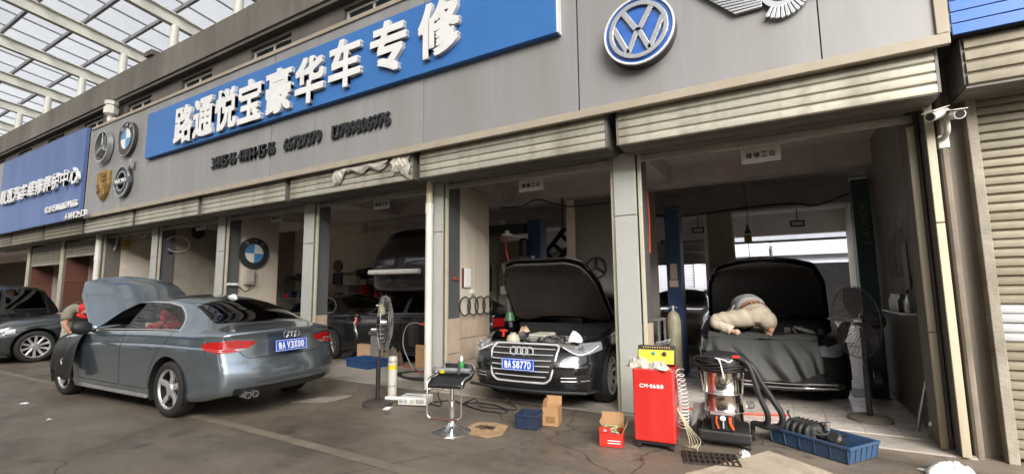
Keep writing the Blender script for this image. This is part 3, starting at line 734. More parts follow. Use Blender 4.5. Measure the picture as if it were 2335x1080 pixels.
    def export(s, name, origin=None):
        if name not in s.names: return None
        k = s.names.index(name); fs = [f for f in s.bm.faces if f[s.idl] == k]
        if not fs: return None
        s.bm.normal_update(); vm = {}; vs = []; ns = []; ff = []
        for f in fs:
            q = []
            for v in f.verts:
                if v not in vm: vm[v] = len(vs); vs.append(v.co - (origin or Vector((0, 0, 0)))); ns.append(v.normal.copy())
                q.append(vm[v])
            ff.append(q)
        m = D.meshes.new(name); m.from_pydata(vs, [], ff); m.polygons.foreach_set('use_smooth', [True] * len(ff)); m.normals_split_custom_set_from_vertices(ns); return m

def paint(name, col, metal=.5, rough=.3, dusty=.12):
    return mat(name, col, rough, metal=metal, var=.04, scale=1.5, coat=1.0, dirt=dusty, dirtcol=tuple(c * .6 + .05 for c in col), dscale=1.6)
M_tyre = mat('tyre_rubber', (.022, .021, .02), .75, var=.2, dirt=.4, dirtcol=(.06, .05, .04), dscale=5)
M_rim = mat('silver_alloy', (.68, .68, .69), .32, metal=.7, var=.05)
M_barrel = mat('dark_rim_barrel', (.05, .05, .052), .45, metal=.6, var=.2)
M_rimd = mat('dull_alloy', (.33, .33, .34), .35, metal=.8, var=.1)
M_chrome = mat('chrome', (.80, .80, .81), .16, metal=.9, var=.03)
M_satin = mat('satin_chrome', (.72, .72, .73), .3, metal=.45, var=.03)
M_blkpl = mat('black_plastic', (.018, .018, .019), .5, var=.15)
M_well = mat('wheel_well_liner', (.012, .012, .012), .95, var=.1)
M_seat_r = mat('red_seat_cover', (.70, .05, .04), .7, var=.15, bump=.2)
M_seat_b = mat('tan_seat', (.35, .2, .1), .7, var=.15)
M_seat_k = mat('dark_seat', (.03, .028, .028), .7, var=.15)
M_taill = mat('red_lamp_glass', (.42, .012, .012), .1, var=.05, coat=1.0)
M_taild = mat('deep_red_lamp_glass', (.22, .006, .006), .1, var=.05, coat=1.0)
M_lens = mat('lamp_lens', (.42, .44, .47), .10, metal=.5, var=.1, coat=1.0)
M_plate = mat('blue_number_plate', (.01, .075, .5), .35, var=.03)
M_platew = mat('plate_white', (.78, .79, .8), .4, var=.02)
M_insul = mat('bonnet_insulation', (.022, .019, .018), .85, var=.2, bump=.3, bscale=30)
M_alu = mat('raw_aluminium', (.42, .42, .41), .35, metal=.8, var=.2, scale=8)
M_engine = mat('engine_black', (.03, .03, .03), .6, var=.3, scale=8, dirt=.5, dirtcol=(.1, .09, .08), dscale=4)
M_engg = mat('dusty_grey_engine_cover', (.20, .195, .175), .7, var=.2, scale=6, dirt=.4, dirtcol=(.08, .07, .06), dscale=4)
def carglass(name, tint, refl=.9):
    m = D.materials.new(name); m.use_nodes = True; t = m.node_tree; N = t.nodes; L = t.links; N.clear()
    o = N.new('ShaderNodeOutputMaterial'); g_ = N.new('ShaderNodeBsdfGlossy'); g_.inputs['Roughness'].default_value = .02; g_.inputs[0].default_value = (refl, refl, refl, 1)
    tr = N.new('ShaderNodeBsdfTransparent'); tr.inputs[0].default_value = (*tint, 1); fr = N.new('ShaderNodeFresnel'); fr.inputs[0].default_value = 1.6
    mx = N.new('ShaderNodeMixShader'); L.new(fr.outputs[0], mx.inputs[0]); L.new(tr.outputs[0], mx.inputs[1]); L.new(g_.outputs[0], mx.inputs[2]); L.new(mx.outputs[0], o.inputs[0]); return m
G_clear = carglass('car_glass', (.72, .75, .73), .8); G_dark = carglass('tinted_car_glass', (.06, .065, .065)); G_lamp = carglass('clear_lamp_cover', (.85, .87, .88))

def wheel(par, name, x, y, r, style, out, rimm, rrim=None, rot=0.0):
    """a wheel standing at (x, y) in the car's frame; out = +1/-1 side"""
    rrim = rrim or r * .72; w = .225
    hub = MB().lathe([(.06, -.05), (rrim * .55, -.05), (rrim * .55, .0), (.06, .0)], 20)
    M = Matrix.Rotation(-out * PI / 2, 4, 'X')
    hub = MB().lathe([(.05, -.09), (rrim * .78, -.09), (rrim * .78, -.07), (.05, -.07)], 20)
    w_ = hub.build(name, M_well, par, smooth=True); w_.location = (x, y, r); w_.rotation_euler = (-out * PI / 2, 0, 0)
    ty = MB().lathe([(rrim - .005, -w / 2 + .01), (rrim + .02, -w / 2), (r - .04, -w / 2 - .004), (r - .012, -w / 2 + .018), (r, -w / 2 + .05), (r, w / 2 - .05), (r - .012, w / 2 - .018), (r - .04, w / 2 + .004), (rrim + .02, w / 2), (rrim - .005, w / 2 - .01)], 48, caps=False)
    for k in (-.045, 0, .045): ty.lathe([(r - .001, k - .006), (r + .0015, k - .0055), (r + .0015, k + .0055), (r - .001, k + .006)], 48, caps=False)
    ty.build('tyre', M_tyre, w_, smooth=True, ang=50)
    rb_ = MB(); rb_.lathe([(rrim - .004, w / 2 - .012), (rrim - .018, w / 2 - .014), (rrim - .026, w / 2 - .035)], 40, caps=False); rb_.lathe([(rrim - .0265, w / 2 - .035), (rrim - .04, -w / 2 + .02), (rrim, -w / 2 + .01)], 40, mi=1, caps=False)
    rb_.lathe([(.0, w / 2 - .02), (.055, w / 2 - .022), (.07, w / 2 - .04), (.07, -.02)], 24, caps=False)
    ri = rrim - .02; zf = w / 2 - .03
    def spoke(a, w0, w1, tw=0.0, drop=.03, r0=.05):
        c, s_ = math.cos(a), math.sin(a); d = Vector((c, s_, 0)); n = Vector((-s_, c, 0)); vs = []
        for rad, ww, z in ((r0, w0, zf), (r0 + (ri - r0) * .5, (w0 + w1) / 2, zf - .012), (ri, w1, zf + .005)):
            off = n * tw * (rad - r0)
            for sx, zz in ((-1, z - drop), (-1, z - .008), (-.6, z), (.6, z), (1, z - .008), (1, z - drop)): vs.append(d * rad + n * ww / 2 * sx + off + Vector((0, 0, zz)))
        fs = []
        for i in range(2):
            for j in range(5): fs.append((i * 6 + j, i * 6 + j + 1, i * 6 + j + 7, i * 6 + j + 6))
        rb_.add(vs, fs)
    if style == 'five':
        for k in range(5): spoke(2 * PI * k / 5 + rot, .062, .066)
    elif style == 'twin':
        for k in range(5): spoke(2 * PI * k / 5 + rot - .16, .045, .04, -.02); spoke(2 * PI * k / 5 + rot + .16, .045, .04, .02)
    elif style == 'ten':
        for k in range(10): spoke(2 * PI * k / 10 + rot, .038, .05)
    else:
        for k in range(18): spoke(2 * PI * k / 18 + rot, .016, .02)
    rb_.build('rim', [rimm, M_barrel], w_, smooth=True, ang=30)
    return w_

def plate(par, body, at, rz, txt, width=.44, height=.14, rx=0):
    p = MB().box(-width / 2, width / 2, -.004, .004, -height / 2, height / 2).build('number_plate', M_plate, par); p.location = at; p.rotation_euler = (rx, 0, rz)
    b = MB(); e = .006
    for x0, x1, z0, z1 in ((-width / 2 + .006, width / 2 - .006, height / 2 - .011, height / 2 - .006), (-width / 2 + .006, width / 2 - .006, -height / 2 + .006, -height / 2 + .011), (-width / 2 + .006, -width / 2 + .011, -height / 2 + .011, height / 2 - .011), (width / 2 - .011, width / 2 - .006, -height / 2 + .011, height / 2 - .011)):
        b.box(x0, x1, -.0065, -.0042, z0, z1)
    b.build('plate_border', M_platew, p)
    n = len(txt); x = -width / 2 + .045; step = (width - .07) / (n + .35)
    for i, c in enumerate(txt):
        me = text_mesh(c, .1, .003, .0028, width=step * (.82 if ord(c) < 255 else .95), height=height * .66, name='plate_character', res=2); me.materials.append(M_platew)
        link('plate_character', me, p, loc=(x + step * .3, -.0062, 0)); x += step * (1.28 if i == 1 else 1)
    return p
def rings(par, at, r, rz, m, n=4, thick=.007, name='ring_badge', rx=0):
    b = MB()
    for k in range(n):
        cx = (k - (n - 1) / 2) * r * 1.42; b.tube([(cx + r * math.cos(a), (.002 if k % 2 else -.002), r * math.sin(a)) for a in [2 * PI * i / 24 for i in range(24)]], thick, 6, closed=True)
    o = b.build(name, m, par, smooth=True); o.location = at; o.rotation_euler = (rx, 0, rz); return o

SED = dict(L=4.70, cap=(.16, 4.55),
    w=[(.16, .70), (.3, .80), (.5, .855), (.85, .893), (1.5, .905), (2.4, .913), (3.6, .908), (4.1, .885), (4.35, .85), (4.55, .775)],
    ins=[(.16, .06), (.6, .045), (1.4, .05), (2, .055), (3.8, .06), (4.55, .05)],
    zs=[(.16, .70), (.5, .775), (1.0, .865), (1.5, .925), (2.5, .965), (3.6, .985), (4.2, .98), (4.55, .955)],
    zr=[(.16, .725), (.5, .82), (1.0, .905), (1.42, .965), (1.6, 1.02), (2.05, 1.245), (2.4, 1.33), (2.9, 1.345), (3.35, 1.30), (3.7, 1.205), (4.05, 1.06), (4.2, 1.02), (4.55, .985)],
    wr=[(.16, .60), (.5, .66), (1.0, .71), (1.45, .76), (1.8, .70), (2.2, .62), (2.8, .585), (3.4, .585), (3.8, .62), (4.1, .68), (4.55, .66)],
    zt=[(.16, .745), (.5, .865), (1.0, .955), (1.42, 1.0), (1.6, 1.085), (2.0, 1.30), (2.3, 1.395), (2.75, 1.43), (3.2, 1.41), (3.5, 1.36), (3.85, 1.225), (4.12, 1.07), (4.3, 1.04), (4.55, 1.01)],
    zb=[(.16, .20), (.7, .17), (3.8, .17), (4.3, .22), (4.55, .27)],
    fx=[(.15, .05), (.3, .0), (.5, -.01), (.66, .03), (.76, .13)],
    rx=[(.2, -.10), (.35, -.02), (.45, .0), (.6, -.01), (.68, -.05), (.9, -.06), (.98, -.02), (1.04, .0)],
    bowf=[(.2, .13), (.5, .16), (.75, .10)], bowr=[(.2, .12), (.5, .15), (.8, .12), (1.04, .13)],
    fax=.87, rax=3.68, wr_=.325)
def scaled(sp, sx=1, sy=1, sz=1, **kw):
    o = {}
    for k, v in sp.items():
        if k in ('w', 'wr', 'ins'): o[k] = [(a * sx, b * sy) for a, b in v]
        elif k in ('zs', 'zr', 'zt', 'zb'): o[k] = [(a * sx, b * sz) for a, b in v]
        elif k in ('fx', 'rx', 'bowf', 'bowr'): o[k] = [(a * sz, b) for a, b in v]
        elif k == 'cap': o[k] = (v[0] * sx, v[1] * sx)
        elif k in ('L', 'fax', 'rax'): o[k] = v * sx
        else: o[k] = v
    o.update(kw); o['sx'] = sx; o['sy'] = sy; o['sz'] = sz; return o
def seat(par, x, y, m, w=.5):
    b = MB(); b.box(x - .25, x + .25, y - w / 2, y + w / 2, .35, .52)
    Mx = Matrix.Translation((x + .27, y, .5)) @ Matrix.Rotation(R(14), 4, 'Y'); b.box(-.06, .06, -w / 2, w / 2, 0, .56, M=Mx); b.box(-.045, .045, -.13, .13, .58, .76, M=Mx)
    return b.build('seat', m, par, bevel=.035)
def build_car(root, sp, pm, wheelstyle='five', rimm=None, open_hood=None, glass=None, seats=None, front='plain', rear='plain', trim=M_chrome, skip_side=None, wheels=(1, 1, 1, 1), drop_window=False, hoodbay=True):
    sx, sy, sz = sp.get('sx', 1), sp.get('sy', 1), sp.get('sz', 1); glass = glass or G_dark; rimm = rimm or M_rim
    S = Shell(sp); reg = S.reg
    fa_, ra_ = sp['fax'], sp['rax']; wr_ = sp['wr_']; AR = wr_ + .055; az = wr_ + .005
    def X(*p): return [(a * sx, b * sz) for a, b in p]
    def XY(*p): return [(a * sx, b * sy) for a, b in p]
    # wheel arches
    for ax in (fa_, ra_):
        ins = S.cut(lambda c: math.hypot(c.x - ax, c.z - az) - AR, lambda f: f[reg] in (SIDE, UNDER), 'arch')
    bmesh.ops.delete(S.bm, geom=[f for f in S.bm.faces if S.names[f[S.idl]] == 'arch'], context='FACES')
    gh = lambda f: f[reg] == GH
    win = sp.get('win') or dict(
        front_window=X((1.62, .965), (2.52, .985), (2.52, 1.32), (2.3, 1.315), (2.02, 1.215), (1.75, 1.06)),
        rear_window_side=X((2.60, .985), (3.30, 1.0), (3.30, 1.275), (3.05, 1.31), (2.60, 1.325)),
        quarter_window=X((3.345, 1.003), (3.72, 1.02), (3.64, 1.11), (3.50, 1.2), (3.345, 1.262)))
    dlo = sp.get('dlo') or (X((1.60, .950), (2.55, .968), (3.36, .988), (3.77, 1.010), (3.67, 1.125), (3.5, 1.218), (3.34, 1.284), (3.05, 1.328), (2.55, 1.338), (2.28, 1.328), (2.0, 1.23), (1.72, 1.062)) if 'win' not in sp else None)
    if dlo:
        f0 = sd_poly(roundpoly(dlo, .03))
        for sd_, suf in ((1, '|L'), (-1, '|R')):
            fl = lambda f: f[reg] in (GH, SIDE) and f.calc_center_median().y * sd_ > 0
            S.cut(lambda c: f0(c.x, c.z) - .010, fl, 'window_chrome' + suf, only=('body',)); S.cut(lambda c: f0(c.x, c.z) + .006, fl, 'window_trim' + suf, only=('window_chrome' + suf,))
    for nme, pl in win.items():
        f2 = sd_poly(roundpoly(pl, .03))
        if not dlo:
            for sd_, suf in ((1, 'L'), (-1, 'R')): S.cut(lambda c: f2(c.x, c.z) - .014, lambda f: f[reg] == GH and f.calc_center_median().y * sd_ > 0, 'window_trim|' + nme + suf, only=('body',))
        for sd_, suf in ((1, '|L'), (-1, '|R')):
            S.cut(lambda c: f2(c.x, c.z), lambda f: f[reg] == GH and f.calc_center_median().y * sd_ > 0, nme + suf)
    # windscreen and rear screen, seen from above
    top = lambda f: f[reg] == TOP
    fs = sp.get('screen') or XY((1.50, -.69), (1.44, -.35), (1.43, 0), (1.44, .35), (1.50, .69), (2.16, .575), (2.12, .3), (2.11, 0), (2.12, -.3), (2.16, -.575))
    f3 = sd_poly(roundpoly(fs, .05)); S.cut(lambda c: f3(c.x, c.y), lambda f: f[reg] == TOP, 'windscreen')
    rs_ = sp.get('rscreen') or XY((3.52, -.53), (3.50, -.3), (3.49, 0), (3.50, .3), (3.52, .53), (4.05, .585), (4.10, .3), (4.11, 0), (4.10, -.3), (4.05, -.585))
    f4 = sd_poly(roundpoly(rs_, .05)); S.cut(lambda c: f4(c.x, c.y), lambda f: f[reg] == TOP, 'rear_screen')
    # doors: gap cut as a narrow band
    if not skip_side:
        dz = .26 * sz
        doors = sp.get('doors') or dict(
            front_door=X((1.42, .30), (1.36, .6), (1.40, .935), (1.52, .958), (2.0, 1.21), (2.28, 1.335), (2.56, 1.35), (2.57, .30)),
            rear_door=X((2.578, .30), (2.568, 1.35), (3.02, 1.335), (3.34, 1.275), (3.60, 1.15), (3.65, .93), (3.42, .70), (3.30, .55), (3.26, .30)))
        for nme, pl in doors.items():
            f5 = sd_poly(roundpoly(pl, .04)); sgs = (1, -1)
            for sd_, suf in ((1, '|L'), (-1, '|R')):
                flt = lambda f: f[reg] in (SIDE, GH) and f.calc_center_median().y * sd_ > 0
                S.cut(lambda c: f5(c.x, c.z) - .005, flt, 'panel_gap', only=('body',))
                S.cut(lambda c: f5(c.x, c.z) + .004, flt, nme + suf, only=('panel_gap',))
    # bonnet
    hd = sp.get('hood') or XY((.34, -.60), (.24, -.35), (.20, 0), (.24, .35), (.34, .60), (.7, .735), (1.40, .80), (1.47, .6), (1.40, .3), (1.385, 0), (1.40, -.3), (1.47, -.6), (1.40, -.80), (.7, -.735))
    f6 = sd_poly(roundpoly(hd, .05)); flt = lambda f: f[reg] in (TOP, GH, FCAP) and f.normal.z > .35
    S.bm.normal_update()
    S.cut(lambda c: f6(c.x, c.y) - .005, flt, 'panel_gap', only=('body',)); S.cut(lambda c: f6(c.x, c.y) + .003, flt, 'bonnet', only=('panel_gap', 'body'))
    fcap = lambda f: f[reg] == FCAP; rcap = lambda f: f[reg] == RCAP
    # front end
    if front == 'single':
        gp = [(-.43, .775), (.43, .775), (.455, .72), (.40, .40), (.33, .345), (-.33, .345), (-.40, .40), (-.455, .72)]
        f7 = sd_poly(roundpoly(gp, .05, 4)); S.cut(lambda c: f7(c.y, c.z), fcap, 'grille', only=('body', 'bonnet', 'panel_gap'))
        for sgn, suf in ((1, '|L'), (-1, '|R')):
            lp = [(.46, .765), (.62, .785), (.86, .80), (.90, .72), (.80, .675), (.70, .655), (.56, .705)]
            f8 = sd_poly(roundpoly([(a * sgn, b) for a, b in lp], .02)); S.cut(lambda c: f8(c.y, c.z), lambda f: f[reg] in (FCAP, SIDE, GH) and f.calc_center_median().x < .62, 'headlight' + suf)
            ip = [(.50, .43), (.80, .45), (.82, .35), (.50, .335)]
            f9 = sd_poly(roundpoly([(a * sgn, b) for a, b in ip], .02)); S.cut(lambda c: f9(c.y, c.z), lambda f: f[reg] in (FCAP, SIDE) and f.calc_center_median().x < .5, 'lower_intake' + suf)
    elif front == 'plain':
        gp = [(-.36, .70), (.36, .70), (.38, .62), (.30, .50), (-.30, .50), (-.38, .62)]
        f7 = sd_poly(roundpoly(gp, .04)); S.cut(lambda c: f7(c.y, c.z), fcap, 'grille', only=('body',))
        for sgn, suf in ((1, '|L'), (-1, '|R')):
            lp = [(.44, .70), (.80, .735), (.90, .70), (.88, .62), (.70, .59), (.48, .61)]
            f8 = sd_poly(roundpoly([(a * sgn, b * sz) for a, b in lp], .03)); S.cut(lambda c: f8(c.y, c.z), lambda f: f[reg] in (FCAP, SIDE) and f.calc_center_median().x < .6, 'headlight' + suf)
        f9 = sd_poly([(-.55, .42), (.55, .42), (.6, .30), (-.6, .30)]); S.cut(lambda c: f9(c.y, c.z), fcap, 'lower_intake|L')
    if rear == 'a':
        # boot lid with its gap, lamps that wrap the corner, lower diffuser
        f10 = sd_poly(roundpoly([(-.80, 1.2), (.80, 1.2), (.74, .92), (.60, .80), (.52, .685), (-.52, .685), (-.60, .80), (-.74, .92)], .05))
        S.cut(lambda c: f10(c.y, c.z) - .004, rcap, 'panel_gap', only=('body',)); S.cut(lambda c: f10(c.y, c.z) + .004, rcap, 'boot_lid', only=('panel_gap',))
        for sgn, suf in ((1, '|L'), (-1, '|R')):
            lp = [(.40, .875), (.44, .82), (.55, .775), (.66, .765), (.95, .762), (.95, .895), (.60, .900)]
            f8 = sd_poly(roundpoly([(a * sgn, b) for a, b in lp], .015))
            S.cut(lambda c: f8(c.y, c.z), rcap, 'taillight' + suf)
            S.cut(lambda c: abs(abs(c.y) - .662) - .007, rcap, 'lamp_gap' + suf, only=('taillight' + suf,))
            S.cut(lambda c: max(abs(c.z - .79) - .012, abs(abs(c.y) - .56) - .07), rcap, 'reversing_lamp' + suf, only=('taillight' + suf,))
            lp = [(4.24, .872), (4.4, .892), (4.9, .895), (4.9, .762), (4.5, .762), (4.30, .81)]
            f8 = sd_poly(roundpoly(lp, .015)); S.cut(lambda c: f8(c.x, c.z), lambda f: f[reg] == SIDE and f.calc_center_median().x > 4.1 and f.calc_center_median().y * sgn > 0, 'taillight' + suf)
        f11 = sd_poly(roundpoly([(-.66, .36), (.66, .36), (.60, .24), (-.60, .24)], .03)); S.cut(lambda c: f11(c.y, c.z), rcap, 'diffuser')
    elif rear == 'plain':
        for sgn, suf in ((1, '|L'), (-1, '|R')):
            f8 = sd_poly(roundpoly([(a * sgn, b * sz) for a, b in [(.45, .90), (.9, .92), (.9, .76), (.5, .76)]], .03)); S.cut(lambda c: f8(c.y, c.z), rcap, 'taillight' + suf)
    # sill strip
    out = {}
    MT = dict(body=pm, window_trim=M_blkpl, window_chrome=trim, panel_gap=M_well, bonnet=pm, windscreen=glass if glass is not G_dark else G_clear, rear_screen=glass, boot_lid=pm, diffuser=M_blkpl, grille=M_blkpl)
    hinge = Vector((1.42 * sx, 0, .99 * sz))
    # the root part of a bonnet must turn about its hinge
    hidden = None
    for nm_ in S.names:
        if nm_ == 'arch': continue
        base, _, suf = nm_.partition('|')
        org = hinge if base == 'bonnet' and open_hood else None
        me = S.export(nm_, org)
        if not me: continue
        mt = MT.get(base) or (glass if 'window' in base and 'window_' not in base[:7] else M_taill if base == 'taillight' else M_well if base == 'lamp_gap' else M_lens if base == 'reversing_lamp' else M_lens if base == 'headlight' else M_blkpl if base == 'lower_intake' else pm)
        me.materials.append(mt); nn = {'rear_window_side': 'side_window', 'quarter_window': 'side_window', 'front_window': 'side_window', 'panel_gap': 'panel_gap', 'front_door': 'door', 'rear_door': 'door'}.get(base, base)
        if drop_window and base == 'front_window' and suf == 'R': continue
        par = root
        o = link(nn, me, par); me.name = nn
        if base == 'bonnet' and open_hood:
            o.location = hinge; o.rotation_euler = (0, R(open_hood), 0)
            so = o.modifiers.new('thick', 'SOLIDIFY'); so.thickness = .012; so.offset = -1
            me2 = me.copy(); me2.materials.clear(); me2.materials.append(M_insul)
            for v in me2.vertices:
                v.co.z -= .035; v.co.y *= .93; v.co.x = (v.co.x + .6) * .90 - .6
            il = link('insulation_pad', me2, o); so = il.modifiers.new('thick', 'SOLIDIFY'); so.thickness = .02
        out[nm_] = o
    S.bm.free()
    # wheel wells and underside
    W2 = sp['w'][len(sp['w']) // 2][1]
    mb = MB()
    for ax in (fa_, ra_):
        for sgn in (1, -1):
            wv = interp(sp['w'], ax); a0, a1 = R(-25), R(205); n = 18; y0, y1 = sgn * (wv - .012), sgn * (wv - .36); vs = []
            for i in range(n + 1):
                a = a0 + (a1 - a0) * i / n; vs += [(ax + AR * math.cos(a), y0, az + AR * math.sin(a)), (ax + AR * math.cos(a), y1, az + AR * math.sin(a))]
            vs.append((ax, y1, az)); fs2 = [(2 * i, 2 * i + 1, 2 * i + 3, 2 * i + 2) for i in range(n)] + [(2 * i + 1, 2 * n + 2, 2 * i + 3) for i in range(n)]
            mb.add(vs, fs2)
            mb.tube([(ax + (AR + .001) * math.cos(R(-5 + 190 * i / 16)), y0 + sgn * .004, az + (AR + .001) * math.sin(R(-5 + 190 * i / 16))) for i in range(17)], .008, 5)
    mb.box(fa_ + .5, ra_ - .5, -W2 + .15, W2 - .15, .16, .2)
    mb.build('wheel_arch_liners', M_well, root, smooth=True)
    k = 0
    for ax in (fa_, ra_):
        for sgn in (-1, 1):
            if wheels[k]: wheel(root, 'wheel', ax, sgn * (interp(sp['w'], ax) - .135), wr_, wheelstyle, sgn, rimm, rot=[.3, 1.2, 1.55, .7][k])
            k += 1
    # cabin
    if seats:
        f = MB().box(1.5 * sx, 3.9 * sx, -.7, .7, .22, .34).box(1.42 * sx, 1.8 * sx, -.68, .68, .6, .9 * sz).box(3.72 * sx, 4.05 * sx, -.66, .66, .7, .93 * sz).build('cabin_lining', M_blkpl, root, bevel=.03)
        for y in (-.37, .37): seat(root, 2.2 * sx, y, seats[0])
        sb = seat(root, 3.05 * sx, 0, seats[1], 1.3)
        st = MB().tube([(2.02 * sx + .06 * math.cos(a), .37 + .185 * math.cos(a), .82 + .18 * math.sin(a)) for a in [2 * PI * i / 20 for i in range(20)]], .014, 6, closed=True); st.build('steering_wheel', M_blkpl, root, smooth=True)
    # engine bay
    if open_hood:
        x0, x1 = .28 * sx, 1.45 * sx
        MB().box(x0, x1, -.62, .62, .30, .36).box(x0 - .02, x0 + .03, -.60, .60, .34, .66 * sz).box(x1 - .03, x1, -.75, .75, .34, .93 * sz).box(x0, x1, -.70, -.60, .36, .70).box(x0, x1, .60, .70, .36, .70).build('engine_bay', M_well, root)
    return out
def handle(root, x, y, z, sgn, m=M_chrome):
    MB().box(x - .10, x + .10, y + sgn * .018, y + sgn * .034, z - .010, z + .012).box(x - .09, x - .07, y - sgn * .01, y + sgn * .02, z - .008, z + .01).box(x + .07, x + .09, y - sgn * .01, y + sgn * .02, z - .008, z + .01).build('door_handle', m, root, bevel=.006)
def mirror(root, x, y, z, sgn, m):
    b = MB(); M_ = Matrix.Translation((x, y + sgn * .13, z)) @ Matrix.Rotation(R(8 * sgn), 4, 'Z')
    pr = [(0, .0, 0), (1, 1, 1)]
    b.lathe([(.02, -.11), (.055, -.10), (.085, -.05), (.092, 0), (.085, .05), (.06, .095), (.02, .11)], 16, M=M_ @ Matrix.Rotation(PI / 2, 4, 'X') @ Matrix.Diagonal((.75, 1.0, 1.0, 1)))
    o = b.build('mirror', m, root, smooth=True)
    MB().bar((x - .03, y - sgn * .02, z - .05), (x, y + sgn * .06, z - .04), .06, .03).build('mirror_arm', M_blkpl, o)
    return o
# ---------------------------------------------------------------- grey saloon, seen from behind
P_grey = paint('grey_metallic_paint', (.31, .37, .42), .85, .22, .03)
P_black = paint('black_paint', (.009, .009, .010), .0, .2, .12)
P_dgreen = paint('dark_grey_green_paint', (.035, .042, .042), .4, .25, .12)
P_tan = paint('tan_paint', (.18, .15, .11), .4, .3, .2)
P_silver = paint('silver_paint', (.30, .29, .28), .5, .3, .2)
a4 = thing('grey_sedan', 'grey metallic sedan with open bonnet, seen from behind, blue plate A V3X00', 'car', (-10.055, 3.63, 0), R(2), 'cars at the garage')
out = build_car(a4, SED, P_grey, 'five', M_rim, open_hood=49, glass=G_dark, seats=(M_seat_r, M_seat_r), rear='a', front='plain', drop_window=True)
for k in ('front_window|L', 'front_window|R', 'rear_window_side|L', 'rear_window_side|R', 'quarter_window|L', 'quarter_window|R'):
    if k in out: out[k].data.materials[0] = G_clear
for x in (2.35, 3.27):
    for s in (1, -1): handle(a4, x, s * .902, .80, s, P_grey)
for s in (1, -1):
    mirror(a4, 1.66, s * .86, .99, s, M_blkpl)
    MB().box(1.30, 3.25, s * .885 - .012, s * .885 + .03, .185, .235).build('sill_strip', mat('bright_sill', (.5, .5, .5), .3, metal=.6), a4, bevel=.01)
    MB().tube([(1.55, s * .863, .962), (2.3, s * .868, .985), (3.0, s * .858, 1.0), (3.74, s * .842, 1.012)], .008, 6).build('chrome_strip', M_chrome, a4, smooth=True)
plate(a4, 'b', (4.69, 0, .80), PI / 2, '鲁AV3X00', rx=R(-6))
rings(a4, (4.685, 0, .93), .036, PI / 2, M_chrome, thick=.0055)
for s in (-.02, .045): pass
b = MB()
for y in (-.50, -.41): b.lathe([(.034, -.02), (.038, 0), (.038, .12), (.030, .12), (.030, .02)], 14, M=Matrix.Translation((4.52, y, .27)) @ Matrix.Rotation(PI / 2, 4, 'Y'), caps=False)
b.build('exhaust_tips', M_chrome, a4, smooth=True)
MB().box(4.672, 4.68, .50, .60, .83, .85).build('badge', M_chrome, a4)
MB().prism([(3.32, 1.40), (3.50, 1.36), (3.47, 1.42), (3.43, 1.43)], -.02, .02).build('roof_aerial', M_platew, a4, bevel=.004)
MB().tube([(4.705, -.45, .415), (4.72, 0, .42), (4.705, .45, .415)], .004, 5).build('bumper_crease', M_blkpl, a4, smooth=True)
# bay content
eb = MB(); eb.box(.55, 1.1, -.3, .3, .5, .82).box(1.15, 1.38, -.55, -.3, .5, .86).box(.5, .75, .35, .6, .5, .8); eb.build('engine_block', M_engine, a4, bevel=.02)

# ---------------------------------------------------------------- black saloon with the large grille
a6 = thing('black_sedan', 'black sedan facing out of its bay, bonnet up, chrome grille, blue plate A S877D', 'car', (-2.80, 5.06, 0), R(91.5), 'cars at the garage')
SP6 = scaled(SED, 1.04, 1.02, 1.015, fax=.93, rax=3.83, wr_=.335)
out = build_car(a6, SP6, P_black, 'ten', M_rim, open_hood=57, glass=G_dark, seats=(M_seat_k, M_seat_k), front='single', rear='plain')
def fsurf(sp, y, z):
    w0 = interp(sp['w'], sp['cap'][0])
    if abs(y) <= w0 * .97: return frontx(sp, y, z)
    x = sp['cap'][0]
    while interp(sp['w'], x) < abs(y) + .012 and x < .9: x += .01
    return x + interp(sp['fx'], z) * max(0, 1 - (x - sp['cap'][0]) / .55) ** 2
def frontx(sp, y, z):   # local x of the nose at width y, height z
    x0 = sp['cap'][0]; w = interp(sp['w'], x0); return x0 + interp(sp['fx'], z) - interp(sp['bowf'], z) * (1 - min(1, abs(y) / w) ** 2.4)
gf = MB(); pts = roundpoly([(-.43, .775), (.43, .775), (.455, .72), (.40, .40), (.33, .345), (-.33, .345), (-.40, .40), (-.455, .72)], .06, 5)
gf.tube([(frontx(SP6, y, z) - .012, y, z) for y, z in pts], .013, 8, closed=True)
gf.build('grille_frame', M_satin, a6, smooth=True)
for k in range(6):
    z = .728 - .062 * k; hw = .425 - (.72 - z) * .17 if z < .72 else .42
    if k > 4: hw -= .03
    MB().grid(lambda u, v: Vector((frontx(SP6, -hw + 2 * hw * u, z) - .018 + [0, -.012, 0][round(v * 2)], -hw + 2 * hw * u, z - .008 + .016 * v)), 10, 2).build('grille_bar', M_satin, a6, smooth=True)
rings(a6, (frontx(SP6, 0, .7) - .035, 0, .70), .05, -PI / 2, M_satin, thick=.009)
plate(a6, 'b', (frontx(SP6, 0, .55) - .045, 0, .555), -PI / 2, '鲁AS877D')
MB().tube([(frontx(SP6, y, .25) - .02, y, .245) for y in [-.8, -.6, -.4, -.2, 0, .2, .4, .6, .8]], .02, 6).build('lower_lip', M_blkpl, a6, smooth=True)
